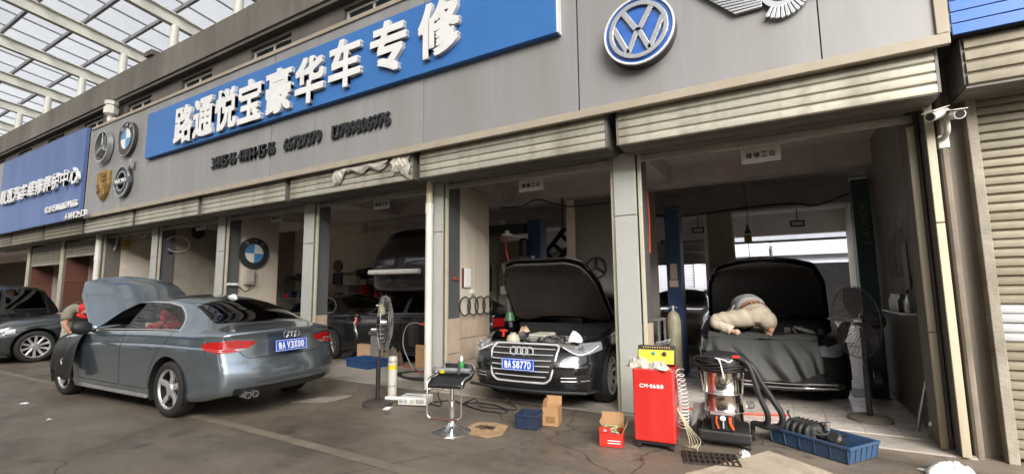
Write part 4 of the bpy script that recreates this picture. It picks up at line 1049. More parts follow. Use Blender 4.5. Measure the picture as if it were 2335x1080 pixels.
for s in (1, -1):
    for z in (.375, .415):
        MB().tube([(fsurf(SP6, y * s, z) - .004, y * s, z) for y in (.51, .58, .65, .72, .79)], .005, 6).build('intake_trim', M_satin, a6, smooth=True)
    # light-guide strip and projector in each lamp
    MB().tube([(fsurf(SP6, y * s, z) - .004, y * s, z) for y, z in ((.49, .752), (.56, .722), (.64, .690), (.70, .672), (.76, .682), (.81, .71), (.85, .76))], .006, 6).build('light_strip', mat('white_lamp_strip', (.85, .87, .9), .15, var=.02, coat=1), a6, smooth=True)
    MB().lathe([(.0, -.02), (.03, -.015), (.038, 0), (.03, .015)], 14, M=Matrix.Translation((frontx(SP6, .72, .73) + .01, .72 * s, .735)) @ Matrix.Rotation(PI / 2, 4, 'Y')).build('projector', M_chrome, a6, smooth=True)
    mirror(a6, 1.78, s * .88, 1.0, s, P_black)
for o_ in a6.children:
    if o_.name.startswith('bonnet'):
        for q_ in o_.children:
            if q_.name.startswith('insulation'): q_.data.materials[0] = mat('brown_insulation', (.036, .029, .025), .75, var=.25, scale=3, bump=.4, bscale=12)
        for yy in (-.42, .42): MB().tube(smoothpts([(-.95, yy * .8, -.07), (-.6, yy, -.062), (-.25, yy * .9, -.055)], 5), .014, 6).build('stiffener', M_engg, o_, smooth=True)
        MB().tube(smoothpts([(-.98, -.35, -.075), (-1.04, 0, -.08), (-.98, .35, -.075)], 5), .016, 6).build('stiffener', M_engg, o_, smooth=True)
        MB().tube(smoothpts([(-.30, -.55, -.05), (-.36, 0, -.055), (-.30, .55, -.05)], 5), .02, 6).build('stiffener', M_engg, o_, smooth=True)
        MB().box(-1.06, -1.02, -.06, .06, -.09, -.05).build('latch', M_alu, o_, bevel=.006)
# what stands in its engine bay
eg = MB()
eg.box(.62, 1.15, -.24, .26, .55, .80); eg.build('engine_cover', M_engg, a6, bevel=.04)
MB().box(.66, 1.05, -.05, .2, .803, .85).build('engine_cover_top', mat('pale_cover', (.42, .41, .35), .6, var=.2, dirt=.4), a6, bevel=.02)
MB().box(.27, .46, -.62, -.03, .715, .765).build('slam_panel', M_engg, a6, bevel=.018); MB().box(.27, .46, .0, .60, .712, .762).build('slam_panel', M_engg, a6, bevel=.018)
MB().box(.98, 1.3, -.64, -.40, .5, .82).build('battery', M_blkpl, a6, bevel=.015)
MB().lathe([(.09, 0), (.10, .08), (.08, .13), (.04, .15), (.045, .17)], 12, M=Matrix.Translation((.75, .48, .68))).build('reservoir', mat('yellowed_tank', (.5, .47, .36), .4), a6, smooth=True)
MB().lathe([(.07, 0), (.075, .05), (.04, .09)], 12, M=Matrix.Translation((1.05, .5, .74))).build('strut_tower', M_alu, a6, smooth=True)
for i in range(9):
    x, y = rng.uniform(.5, 1.3), rng.uniform(-.55, .55); p = [(x, y, .72)]
    for k in range(4): x += rng.uniform(-.12, .12); y += rng.uniform(-.15, .15); p.append((min(1.35, max(.45, x)), max(-.6, min(.6, y)), .76 + rng.uniform(-.02, .07)))
    MB().tube(smoothpts(p, 5), rng.uniform(.008, .02), 7).build('hose', rng.choice([M_engine, M_blkpl, M_alu]), a6, smooth=True)

# ---------------------------------------------------------------- black car in the right bay, cover over its nose
rc = thing('black_sedan', 'black car in the right bay, bonnet upright, dark cover over its nose', 'car', (-.17, 6.62, 0), R(91), 'cars at the garage')
SP7 = scaled(SED, 1.03, 1.0, 1.03, fax=.93, rax=3.8, wr_=.335)
out = build_car(rc, SP7, P_black, 'ten', M_rimd, open_hood=53, glass=G_dark, seats=(M_seat_k, M_seat_k), front='plain', rear='plain')
MB().tube([(frontx(SP7, y, .3) - .02, y, .30) for y in [-.7, -.5, -.3, 0, .3, .5]] + [(frontx(SP7, .6, .36) - .02, .62, .36)], .011, 6).build('chrome_trim', M_chrome, rc, smooth=True)
MB().tube([(frontx(SP7, y, .25) - .02, y, .25) for y in [-.7, -.5, -.3, 0, .3, .5, .7]], .010, 6).build('chrome_trim', M_chrome, rc, smooth=True)
MB().box(.6, 1.2, -.3, .3, .5, .78).build('engine_cover', M_engine, rc, bevel=.04)
MB().box(.27, .46, -.62, .62, .69, .75).build('slam_panel', M_engine, rc, bevel=.018)
for i in range(8):
    x, y = rng.uniform(.5, 1.3), rng.uniform(-.1, .6); p = [(x, y, .72)]
    for k in range(3): x += rng.uniform(-.12, .12); y += rng.uniform(-.15, .15); p.append((min(1.3, max(.45, x)), max(-.6, min(.6, y)), .78 + rng.uniform(-.02, .08)))
    MB().tube(smoothpts(p, 5), rng.uniform(.008, .018), 7).build('hose', rng.choice([M_engine, M_alu, M_alu]), rc, smooth=True)

# ---------------------------------------------------------------- dark saloon parked nose-left at the far left
ls = thing('dark_sedan', 'dark grey sedan parked at the left behind the bending worker, ten-spoke wheel', 'car', (-15.02, 2.93, 0), R(86), 'cars at the garage')
SP8 = scaled(SED, 1.04, 1.01, 1.02, fax=.93, rax=3.85, wr_=.335)
build_car(ls, SP8, P_dgreen, 'ten', M_rim, glass=G_clear, seats=(M_seat_k, M_seat_k), front='plain', rear='plain')
for s in (1, -1): mirror(ls, 1.75, s * .87, 1.0, s, P_dgreen)
MB().tube([(frontx(SP8, y, .45) + max(0, abs(y) - .6) * .9, y, .50) for y in [-.86, -.8, -.7, -.5]], .012, 6).build('bumper_trim', M_chrome, ls, smooth=True)

# ---------------------------------------------------------------- van and people carrier
VAN = dict(L=4.75, cap=(.16, 4.62),
    w=[(.16, .72), (.3, .82), (.5, .875), (.85, .905), (1.5, .92), (3.6, .92), (4.3, .90), (4.62, .82)],
    ins=[(.16, .06), (.6, .045), (4.6, .045)],
    zs=[(.16, .80), (.5, .88), (1.0, .98), (4.0, 1.05), (4.62, 1.05)],
    zr=[(.16, .83), (.5, .93), (.9, 1.03), (1.1, 1.10), (1.9, 1.58), (2.4, 1.66), (4.2, 1.63), (4.45, 1.55), (4.62, 1.42)],
    wr=[(.16, .62), (.9, .76), (1.8, .69), (2.4, .66), (4.3, .66), (4.62, .62)],
    zt=[(.16, .85), (.5, .98), (.9, 1.08), (1.1, 1.17), (1.8, 1.62), (2.2, 1.73), (2.8, 1.77), (4.2, 1.72), (4.45, 1.65), (4.62, 1.50)],
    zb=[(.16, .22), (.7, .19), (4.0, .2), (4.62, .28)],
    fx=[(.15, .05), (.3, .0), (.6, 0), (.8, .06), (.9, .15)], rx=[(.2, -.06), (.5, .02), (1.0, -.02), (1.5, -.22)],
    bowf=[(.2, .13), (.5, .16), (.9, .12)], bowr=[(.2, .10), (.5, .12), (1.5, .08)], fax=.92, rax=3.75, wr_=.34,
    win=dict(front_window=[(1.35, 1.07), (2.45, 1.09), (2.45, 1.60), (2.0, 1.56), (1.6, 1.33)], rear_window_side=[(2.53, 1.09), (3.5, 1.09), (3.5, 1.60), (2.53, 1.61)], quarter_window=[(3.57, 1.09), (4.35, 1.10), (4.28, 1.52), (4.15, 1.575), (3.57, 1.60)]),
    doors=dict(front_door=[(1.38, .30), (1.32, .7), (1.36, 1.03), (1.9, 1.57), (2.49, 1.64), (2.49, .30)], rear_door=[(2.5, .30), (2.5, 1.64), (3.53, 1.63), (3.53, .85), (3.3, .6), (3.25, .30)]),
    screen=[(1.02, -.70), (.96, -.35), (.95, 0), (.96, .35), (1.02, .70), (1.92, .62), (1.85, .3), (1.84, 0), (1.85, -.3), (1.92, -.62)],
    rscreen=[(4.3, -.5), (4.28, 0), (4.3, .5), (4.60, .55), (4.60, -.55)],
    hood=[(.34, -.60), (.22, 0), (.34, .60), (.6, .74), (.92, .77), (.88, 0), (.92, -.77), (.6, -.74)])
vn = thing('black_van', 'tall black car with dark side windows beyond the parked sedan at the left edge', 'car', (-17.72, .35, 0), R(90), 'cars at the garage')
build_car(vn, scaled(VAN, 1, 1, .97, win=VAN['win'], doors=VAN['doors'], screen=VAN['screen'], rscreen=VAN['rscreen'], hood=VAN['hood']), P_black, 'ten', M_rim, glass=G_dark, front='plain', rear='plain')
mirror(vn, 1.45, -.9, 1.12, -1, P_black)
# dark saloon side-on in the third bay
b3 = thing('black_sedan', 'black sedan in the gloom behind the tall fan, thin-spoked front wheel showing', 'car', (-9.2, 7.86, 0), R(2), 'cars at the garage')
build_car(b3, scaled(SED, 1.03, 1.0, 1.03, fax=.93, rax=3.8, wr_=.34), P_black, 'many', M_rimd, glass=G_dark, front='plain', rear='plain')
# people carrier raised on a lift above it
mp = thing('raised_van', 'people carrier with pale lower bumper raised on a lift near the ceiling', 'van', (-6.95, 11.4, 1.2), R(-84), 'cars at the garage')
build_car(mp, scaled(VAN, .95, .95, .9, wr_=.31, fax=.88, rax=3.5, win={k: [(a * .95, b * .9) for a, b in v] for k, v in VAN['win'].items()}, doors={k: [(a * .95, b * .9) for a, b in v] for k, v in VAN['doors'].items()}, screen=[(a * .95, b * .95) for a, b in VAN['screen']], rscreen=[(a * .95, b * .95) for a, b in VAN['rscreen']], hood=[(a * .95, b * .95) for a, b in VAN['hood']]), paint('dark_brown_paint', (.035, .03, .03), .4, .3), 'ten', M_rimd, glass=G_dark, front='plain', rear='none')
MB().tube([(4.73, y, .62) for y in (-.6, -.3, 0, .3, .6)], .05, 8).build('bumper_strip', mat('pale_bumper', (.6, .58, .55), .4), mp, smooth=True)
# tan car seen beyond the lift post in the right bay
tn = thing('tan_sedan', 'tan car standing beyond the blue lift post in the right bay', 'car', (-2.35, 10.9, 0), R(88), 'cars at the garage')
build_car(tn, scaled(SED, 1, 1, 1.03), P_tan, 'ten', M_rimd, glass=G_dark, front='plain', rear='plain')
# dark hatch seen between the pillars of the fourth bay
dh = thing('dark_car', 'dark car deep in the bay behind the boot of the grey sedan', 'car', (-11.6, 8.0, 0), R(-4), 'cars at the garage')
build_car(dh, scaled(SED, .86, 1, 1.0), P_black, 'ten', M_rimd, glass=G_dark, front='plain', rear='plain')
from mathutils import noise as mno
# ================================================================ emblems
M_silver = mat('silver_emblem', (.50, .51, .52), .25, metal=.75, var=.06)
M_dkem = mat('charcoal_emblem', (.05, .052, .055), .35, metal=.3, var=.1)
def disc(r0, r1, y0, y1, n=40):      # a ring (or disc) facing -Y
    b = MB()
    if r0 <= 0: b.lathe([(r1, -y1), (r1, -y0)], n, M=Matrix.Rotation(PI / 2, 4, 'X')); return b
    return b.lathe([(r0, -y1), (r0, -y0 + .0), (r1, -y0), (r1, -y1), (r0, -y1)], n, M=Matrix.Rotation(PI / 2, 4, 'X'), caps=False)
def stroke(pts, w, y0, y1):
    b = MB()
    for (x0, z0), (x1, z1) in pts:
        d = Vector((x1 - x0, z1 - z0)).normalized() * w / 2; n = Vector((-d.y, d.x))
        b.prism([(x0 - n.x, z0 - n.y), (x1 - n.x, z1 - n.y), (x1 + n.x, z1 + n.y), (x0 + n.x, z0 + n.y)], y0, y1)
    return b
M_embl = mat('emblem_blue', (.03, .13, .48), .3, var=.12, scale=1.5, coat=.5)
v = thing('round_emblem', 'large round blue and silver emblem with V over W, on the grey fascia', 'emblem', (-1.15, 4.86, 4.24))
disc(0, .385, -.0, .12).build('body', M_dkem, v, smooth=True)
disc(.362, .385, -.03, .0).build('rim', M_white, v, smooth=True, bevel=.004)
disc(0, .362, -.012, 0).build('blue_field', M_embl, v, smooth=True)
disc(.272, .322, -.045, -.0125).build('silver_ring', M_silver, v, smooth=True, bevel=.005)
stroke([((-.155, .235), (-.022, .012)), ((.155, .235), (.022, .012))], .062, -.043, -.013).build('letter_v', M_silver, v, bevel=.004)
stroke([((-.268, .085), (-.115, -.245)), ((-.115, -.245), (-.012, -.015)), ((.115, -.245), (.012, -.015)), ((.268, .085), (.115, -.245))], .058, -.0425, -.0135).build('letter_w', M_silver, v, bevel=.004)
# winged emblem, top right: only its lower edge is in the picture
v = thing('winged_emblem', 'silver winged emblem cut off by the top edge of the picture', 'emblem', (.2, 4.93, 4.3))
disc(.12, .175, -.0, .05).build('ring', M_silver, v, smooth=True); disc(0, .12, .01, .05).build('disc', M_dkem, v, smooth=True)
text_me = text_mesh('B', .15, .02, .006, name='letter', height=.16); text_me.materials.append(M_silver); link('letter', text_me, v, loc=(0, -.002, 0))
for s in (-1, 1):
    for k in range(11):
        a = R(200 - 2) if s < 0 else R(-20); L_ = .62 - .035 * k; a = R((180 + 4 + 1 * k) if s < 0 else (-4 - 1 * k)); z0 = .17 - .027 * k
        x0 = s * (.165 if abs(z0) < .15 else .1); b = MB().prism([(x0, z0), (s * (.165 + L_), z0 + .08 - .008 * k), (s * (.165 + L_ - .03), z0 + .055 - .008 * k), (x0, z0 - .022)][::(1 if s > 0 else -1)], -.0 - .001 * (k % 2), .045); b.build('feather', M_silver, v, bevel=.002)
for k in range(9):
    a = R(-90 + 9.5 * (k - 3)); c, s_ = math.cos(a), math.sin(a); n = Vector((-s_, c)); p0 = Vector((c, s_)) * .16; p1 = Vector((c, s_)) * (.285 - .004 * abs(k - 3)); w0, w1 = .009, .018
    MB().prism([(p0.x - n.x * w0, p0.y - n.y * w0), (p1.x - n.x * w1, p1.y - n.y * w1), ((p1 * 1.03).x, (p1 * 1.03).y), (p1.x + n.x * w1, p1.y + n.y * w1), (p0.x + n.x * w0, p0.y + n.y * w0)], -.004, .045).build('tail_feather', M_silver, v, bevel=.002)
# four emblems at the left end
v = thing('star_emblem', 'silver ring emblem with a three-pointed star, upper left on the fascia', 'emblem', (-14.87, 4.9, 5.21))
disc(.375, .42, -.06, .05).build('ring', M_silver, v, smooth=True)
for k in range(3):
    a = R(90 + 120 * k); c, s_ = math.cos(a), math.sin(a)
    MB().prism([(-.05 * s_, .05 * c), (.39 * c, .39 * s_), (.05 * s_, -.05 * c), (-.05 * c, -.05 * s_)], -.05, .04).build('star_point', M_silver, v, bevel=.004)
disc(0, .37, .055, .075).build('backing', M_dkem, v, smooth=True)
def roundel(lab, loc, r, rot=0):
    v = thing('roundel_emblem', lab, 'emblem', loc, rot)
    disc(0, r, 0, .08).build('body', M_dkem, v, smooth=True); disc(r * .965, r, -.012, 0).build('rim', M_silver, v, smooth=True)
    disc(r * .58, r * .61, -.010, -.0005).build('inner_rim', M_silver, v, smooth=True)
    for k in range(4):
        pl = [(0, 0)] + [(r * .575 * math.cos(R(90 * k + 90 * i / 10)), r * .575 * math.sin(R(90 * k + 90 * i / 10))) for i in range(11)]
        MB().prism(pl, -.006, -.0005).build('quarter', M_white if k in (0, 2) else M_embsky, v)
    for c, a in (('B', 128), ('M', 90), ('W', 52)):
        me = text_mesh(c, r * .3, .01, .006, name='letter', height=r * .24, width=r * .26); me.materials.append(M_silver)
        link('letter', me, v, loc=(r * .785 * math.cos(R(a)), -.006, r * .785 * math.sin(R(a))), rot=(0, R(90 - a), 0))
    return v
M_embsky = mat('emblem_sky_blue', (.07, .25, .50), .3, var=.1)
roundel('black roundel with blue and white quarters, upper right of four on the fascia', (-13.62, 4.9, 5.21), .43)
v = thing('shield_emblem', 'golden shield crest, lower left of the four emblems', 'emblem', (-14.80, 4.9, 4.2))
M_gold = mat('gold_emblem', (.50, .32, .10), .35, metal=.7, var=.15, scale=9)
sh = [(-.31, .36), (-.12, .39), (0, .37), (.12, .39), (.31, .36), (.33, .0), (.24, -.22), (0, -.40), (-.24, -.22), (-.33, .0)]
MB().prism(sh, 0, .07).build('shield', M_gold, v, bevel=.006); MB().prism([(a * .93, b * .93) for a, b in sh], -.008, -.0005).build('field', mat('dark_gold', (.22, .13, .04), .4, metal=.5, var=.3, scale=12), v)
for x0, z0 in ((-.28, .04), (.03, -.26)):
    for k in range(3): MB().box(x0 + .085 * k, x0 + .085 * k + .045, -.016, -.0085, z0, z0 + .25 - (.05 * k if x0 > 0 else 0)).build('stripe', M_gold, v)
for x0, z0 in ((.04, .05), (-.24, -.2)):
    MB().tube([(x0 + .02, -.014, z0), (x0 + .15, -.014, z0 + .06), (x0 + .05, -.014, z0 + .12), (x0 + .18, -.014, z0 + .2)], .014, 6).build('antler', M_gold, v, smooth=True)
disc(.0, .10, -.02, -.0085, 20).build('centre_badge', M_gold, v, smooth=True); MB().box(-.26, .26, -.016, -.0085, .30, .35).build('name_band', M_gold, v)
v = thing('arrow_emblem', 'silver ring emblem with an arrow and name band, lower right of the four', 'emblem', (-13.63, 4.9, 4.15))
disc(.24, .375, -.01, .07).build('ring', M_dkem, v, smooth=True); disc(.345, .38, -.03, .0).build('rim', M_silver, v, smooth=True); disc(.215, .245, -.03, .0).build('inner_rim', M_silver, v, smooth=True)
MB().box(-.39, .39, -.035, .05, -.075, .075).build('band', mat('emblem_grey', (.12, .13, .15), .4, metal=.4), v, bevel=.004)
me = text_mesh('VOLVO', .12, .012, .004, name='lettering', width=.62, height=.10); me.materials.append(M_white); link('lettering', me, v, loc=(0, -.042, 0))
MB().bar((.26, .0, .26), (.40, .0, .40), .05, .05).prism([(.28, .47), (.48, .48), (.47, .28), (.42, .33), (.40, .42), (.33, .42)], -.03, .03).build('arrow', M_silver, v, bevel=.004)
# emblems inside the bays
roundel('black blue-and-white roundel mounted on the beige wall inside the bay', (-10.215, 6.19, 2.32), .36, R(90))
em = thing('four_rings_emblem', 'four dark interlocking rings on the beige wall above the brown tiles', 'emblem', (-4.335, 6.38, 1.20), R(90))
for k in range(4):
    MB().tube([(-.32 + .215 * k + .145 * math.cos(a), -.02 - .006 * (k % 2), .145 * math.sin(a)) for a in [2 * PI * i / 32 for i in range(32)]], .011, 8, closed=True).build('ring', mat('dark_green_metal', (.03, .04, .032), .4, metal=.5), em, smooth=True)
em = thing('ring_star_emblem', 'faint dark star-in-ring emblem on the rear wall of the black sedan bay', 'emblem', (-2.80, 7.98, 1.83), 0)
MB().tube([(.18 * math.cos(a), -.012, .18 * math.sin(a)) for a in [2 * PI * i / 32 for i in range(32)]], .014, 8, closed=True).build('ring', M_dkem, em, smooth=True)
for k in range(3):
    a = R(90 + 120 * k); MB().bar((0, -.012, 0), (.18 * math.cos(a), -.012, .18 * math.sin(a)), .02, .03).build('star_point', M_dkem, em)
wp = T('partition', 'grey partition with an emblem, standing behind the black sedan', 'wall', (-2.6, 8.0, 0))
wp.part('panel', MB().box(-3.2, -1.75, 8.0, 8.08, 0, 3.1), mat('partition_grey', (.20, .185, .165), .8, var=.1, dirt=.3), bevel=.01)
wp.part('post', MB().box(-3.38, -3.21, 7.98, 8.12, 0, 3.1), M_inwall, bevel=.01)

# ================================================================ hanging repair-bay signs
def bay_sign(x, z, label, small=False):
    s = T('bay_sign', label, 'sign', (x, 5.93, z), 'bay signs hanging in the openings')
    s.part('board', MB().box(x - .2, x + .2, 5.925, 5.932, z - .09, z + .09), M_white, bevel=.003)
    for i, c in enumerate('维修工位'):
        me = text_mesh(c, .07, .004, .0012, name='character', height=.066, width=.066 if c != '工' else .062, res=2); me.materials.append(M_black); s.piece('character', me, (x - .117 + .078 * i, 5.9235, z))
    for dx in (-.17, .17): s.part('hanger', MB().bar((x + dx, 5.928, z + .09), (x + dx, 5.928, 3.12), .004, .004), M_blkpl)
SGN = ['bay sign hanging in the right bay, largest and most readable', 'bay sign hanging over the black sedan with the grille', 'bay sign in shade beside the downpipe bay, top half dark',
       'bay sign hanging near the beige wall with the round emblem', 'bay sign in front of a dark round speaker', 'bay sign hanging beside the yellow meter box']
for (x, z), l in zip(((-.085, 2.96), (-3.05, 2.965), (-6.04, 2.985), (-9.06, 3.0), (-12.03, 3.04), (-14.9, 3.05)), SGN): bay_sign(x, z, l)

# ================================================================ wall fittings
t = T('meter_box', 'yellow-fronted meter box with cable on the left-hand wall', 'meter', (-16.07, 5.96, 2.85))
t.part('case', MB().box(-16.1, -15.98, 5.86, 6.08, 2.72, 3.12), mat('cream_case', (.5, .4, .25), .5), bevel=.012); t.part('front', MB().box(-15.978, -15.965, 5.89, 6.05, 2.78, 2.95), mat('orange_front', (.6, .28, .05), .4), bevel=.005)
t.part('cable', MB().tube(smoothpts([(-16.06, 5.80, 3.2), (-16.03, 5.76, 2.9), (-16.05, 5.72, 2.65)], 6), .02, 6), M_pvc, smooth=True)
t = T('hose_loop', 'white hose loop hanging on the wall of the second bay', 'hose', (-13.14, 5.95, 2.6))
t.part('hose', MB().tube([(-13.13, 5.97 + .27 * math.cos(a), 2.68 + .20 * math.sin(a)) for a in [R(215) + R(300) * i / 24 for i in range(25)]], .011, 7), M_pvc, smooth=True)
t.part('bracket', MB().box(-13.16, -13.12, 5.78, 5.86, 2.42, 2.47), M_blkpl, bevel=.004)
t = T('wall_speaker', 'dark round speaker on the wall behind the hanging bay sign', 'speaker', (-13.14, 6.46, 3.05))
t.part('drum', MB().lathe([(.15, 0), (.17, .03), (.15, .08), (.05, .07)], 20, M=Matrix.Translation((-13.155, 6.42, 3.02)) @ Matrix.Rotation(PI / 2, 4, 'Y')), M_blkpl, smooth=True)
t = T('switch_box', 'grey switch box with a cable loop below the round emblem', 'switch box', (-10.19, 6.08, 1.78))
t.part('case', MB().box(-10.225, -10.13, 5.97, 6.19, 1.62, 1.95), mat('grey_case', (.36, .33, .28), .5), bevel=.012); t.part('door', MB().box(-10.128, -10.118, 5.995, 6.165, 1.66, 1.91), MATS['grey_case'], bevel=.004)
t.part('cable', MB().tube(smoothpts([(-10.16, 6.1, 1.62), (-10.15, 6.08, 1.52), (-10.14, 5.98, 1.48), (-10.14, 5.86, 1.56), (-10.12, 5.62, 1.6)], 6), .012, 6), M_blkpl, smooth=True)
t = T('tube_lamp', 'short white lamp fixed on the grey return beside the switch box', 'lamp', (-10.2, 5.6, 1.6))
t.part('tube', MB().box(-10.205, -10.16, 5.60, 5.84, 1.60, 1.655), M_white, bevel=.01)
t = T('clipboard', 'white paper sheaf on a dark red clipboard on the beige wall', 'clipboard', (-4.34, 6.13, 1.65))
t.part('board', MB().box(-4.36, -4.345, 6.03, 6.26, 1.49, 1.80), mat('dark_red_board', (.10, .02, .02), .5)); t.part('paper', MB().box(-4.344, -4.33, 6.07, 6.25, 1.495, 1.80), M_white, bevel=.002)
t = T('wall_socket', 'small cream socket box below the clipboard', 'socket', (-4.34, 6.3, 1.43)); t.part('box', MB().box(-4.36, -4.32, 6.26, 6.34, 1.39, 1.46), M_pvc, bevel=.006)
t = T('red_valve', 'small red tap fitting on the dark grey pillar return', 'tap', (-4.33, 5.8, 1.6)); t.part('valve', MB().tube([(-4.34, 5.74, 1.62), (-4.31, 5.86, 1.62)], .018, 8).tube([(-4.33, 5.8, 1.60), (-4.33, 5.8, 1.66)], .02, 8), mat('red_brass', (.25, .05, .03), .4), smooth=True)
# roof-lights and lamps deep inside
for x, l in ((.48, 'small dark-framed lamp on the bright rear ceiling of the right bay'), (-1.75, 'dark-framed lamp beyond the blue lift post')):
    t = T('ceiling_lamp', l, 'lamp', (x, 13, 2.95)); b = MB(); b.box(x - .15, x + .15, 12.95, 13, 2.88, 2.91).box(x - .15, x + .15, 12.95, 13, 3.0, 3.03).box(x - .15, x - .12, 12.95, 13, 2.91, 3.0).box(x + .12, x + .15, 12.95, 13, 2.91, 3.0); t.part('frame', b, M_blkpl)
    t.part('panel', MB().box(x - .12, x + .12, 12.97, 12.99, 2.91, 3.0), M_white); t.part('hanger', MB().bar((x, 12.98, 3.03), (x, 12.98, 3.44), .02, .02), M_blkpl)
t = T('hanging_lead_lamp', 'yellow and green hand lamp hanging by the inner column', 'lamp', (-.42, 9, 2.3)); t.part('body', MB().lathe([(.03, 0), (.06, .02), (.06, .12), (.03, .14)], 12, M=Matrix.Translation((-.41, 9, 2.22))), mat('yellow_plastic', (.6, .42, .05), .4), smooth=True)
t.part('cap', MB().lathe([(.06, 0), (.02, .12), (.02, .16)], 12, M=Matrix.Translation((-.41, 9, 2.37))), mat('green_cap', (.06, .12, .06), .4), smooth=True); t.part('lead', MB().tube(smoothpts([(-.41, 9, 2.5), (-.40, 9.0, 2.8), (-.43, 9, 3.42)], 5), .006, 5).tube([(-.41, 9, 2.22), (-.40, 9, 1.6)], .006, 5), M_blkpl, smooth=True)
t = T('ceiling_cable', 'sagging black cable strung along the dark beam in the right bay', 'cable', (0, 10.05, 2.95)); t.part('cable', MB().tube(smoothpts([(-2.2, 10.06, 3.0), (-1.6, 10.06, 2.93), (-.6, 10.06, 2.99), (.3, 10.06, 3.0), (.6, 10.05, 2.93), (.85, 10.06, 2.97), (1.2, 10.06, 3.1)], 8), .014, 6), M_blkpl, smooth=True)
t = T('ceiling_cable', 'black cables sagging from the ceiling above the black sedan', 'cable', (-3.6, 8, 3)); t.part('cable', MB().tube(smoothpts([(-4.2, 7.0, 2.9), (-4.0, 7.3, 2.95), (-3.75, 7.6, 3.1), (-3.3, 7.7, 2.95), (-2.6, 7.68, 2.92), (-1.8, 7.7, 2.98)], 8), .015, 6).tube([(-3.3, 7.65, 3.1), (-3.32, 7.65, 2.5)], .02, 6), M_blkpl, smooth=True)
t = T('red_air_hose', 'thin red hose hanging down the edge of the broad white pillar', 'hose', (-1.4, 6.1, 2)); t.part('hose', MB().tube(smoothpts([(-1.405, 6.03, 2.75), (-1.40, 6.04, 2.3), (-1.405, 6.03, 1.9)], 6), .010, 6), mat('red_hose', (.5, .06, .03), .5), smooth=True)

# ================================================================ two-post lifts
M_liftb = mat('blue_lift_paint', (.035, .06, .13), .4, metal=.2, var=.15, dirt=.4, dirtcol=(.03, .03, .03)); M_teal = mat('teal_lift_paint', (.035, .065, .065), .45, metal=.2, var=.15, dirt=.4, dirtcol=(.03, .03, .03))
def lift(x, y, h, m, label, w=.24, d=.3, parts=()):
    t = T('lift_post', label, 'car lift', (x, y, 0)); b = MB().box(x - w / 2, x + w / 2, y, y + .012, .03, h).box(x - w / 2, x - w / 2 + .012, y + .012, y + d, .03, h).box(x + w / 2 - .012, x + w / 2, y + .012, y + d, .03, h)
    t.part('column', b, m, bevel=.006); t.part('base_plate', MB().box(x - .3, x + .3, y - .15, y + .45, .014, .034), m, bevel=.004); t.part('carriage', MB().box(x - w / 2 + .02, x + w / 2 - .02, y - .05, y - .005, .3, .9), m, bevel=.01)
    t.part('top_cap', MB().box(x - w / 2 - .01, x + w / 2 + .01, y - .01, y + d + .01, h + .002, h + .05), m, bevel=.006); t.part('lift_arm', MB().bar((x, y - .02, .35), (x - .3 if x < 0 else x - .1, y - .7, .33), .09, .07), m, bevel=.006); return t
t = lift(-1.525, 8.2, 2.80, M_liftb, 'tall dark blue lift post with paper notices in the right bay')
t.part('notice', MB().box(-1.58, -1.47, 8.178, 8.192, 1.60, 1.86), mat('kraft_notice', (.42, .32, .24), .7, var=.2), bevel=.002); t.part('notice', MB().box(-1.60, -1.46, 8.176, 8.190, 1.47, 1.585), mat('kraft_notice', (.42, .32, .24), .7), bevel=.002)
t.part('lock_box', MB().box(-1.72, -1.65, 8.2, 8.3, 2.2, 2.28), M_blkpl, bevel=.01)
t = lift(1.05, 7.75, 2.85, M_teal, 'dark teal lift post with pale lettering at the right wall', .2, .3)
for i, c in enumerate('LAUNCH'):
    me = text_mesh(c, .1, .004, .002, name='letter', height=.085, width=.07); me.materials.append(mat('faded_lettering', (.13, .15, .15), .5)); t.piece('letter', me, (1.06, 7.745, 2.05 + .095 * i), rot=(0, R(-90), 0))
t = lift(-4.07, 8.0, 2.75, M_liftb, 'dark blue lift post with motor behind the black sedan', .26)
t.part('motor', MB().lathe([(.08, 0), (.10, .02), (.10, .3), (.06, .34)], 14, M=Matrix.Translation((-4.25, 7.92, 2.1))), M_blkpl, smooth=True); t.part('label', MB().box(-4.13, -4.05, 7.985, 7.995, 2.02, 2.10), M_white)
t.part('top_beam', MB().box(-5.6, -4.25, 7.95, 8.1, 2.55, 2.75), M_blkpl, bevel=.01)
t = T('ramp_rack', 'black perforated car ramp leaning against the bright rear window', 'ramp', (-4.7, 10.9, 2.6)); Mx = Matrix.Translation((-4.72, 10.9, 2.62)) @ Matrix.Rotation(R(-48), 4, 'Y')
for a in (-.20, .20): t.part('rail', MB().box(-.9, .9, -.03, .03, a - .06, a + .06, M=Mx), M_blkpl, bevel=.006)
for k in range(6): t.part('rung', MB().box(-.85 + .31 * k, -.75 + .31 * k, -.025, .025, -.15, .15, M=Mx), M_blkpl)
t = T('beige_panel', 'beige board standing behind the black sedan beside the lift motor', 'board', (-5.2, 9.1, 0)); t.part('panel', MB().box(-5.55, -4.75, 9.1, 9.16, .0, 2.55), M_beige, bevel=.01); t.part('shelf', MB().box(-5.5, -4.8, 8.9, 9.09, 1.98, 2.03), M_beige, bevel=.006)
t = T('hanging_reel', 'small white reel with red hose hanging at the left of the black sedan bay', 'hose reel', (-4.15, 7.2, 2.5)); t.part('reel', MB().lathe([(.1, 0), (.1, .03), (.04, .03), (.04, .09)], 14, M=Matrix.Translation((-4.2, 7.2, 2.42))), M_white, smooth=True); t.part('hose', MB().tube(smoothpts([(-4.2, 7.2, 2.42), (-4.22, 7.18, 2.2), (-4.14, 7.15, 1.9), (-4.2, 7.2, 1.6)], 6), .012, 6), MATS['red_hose'], smooth=True)

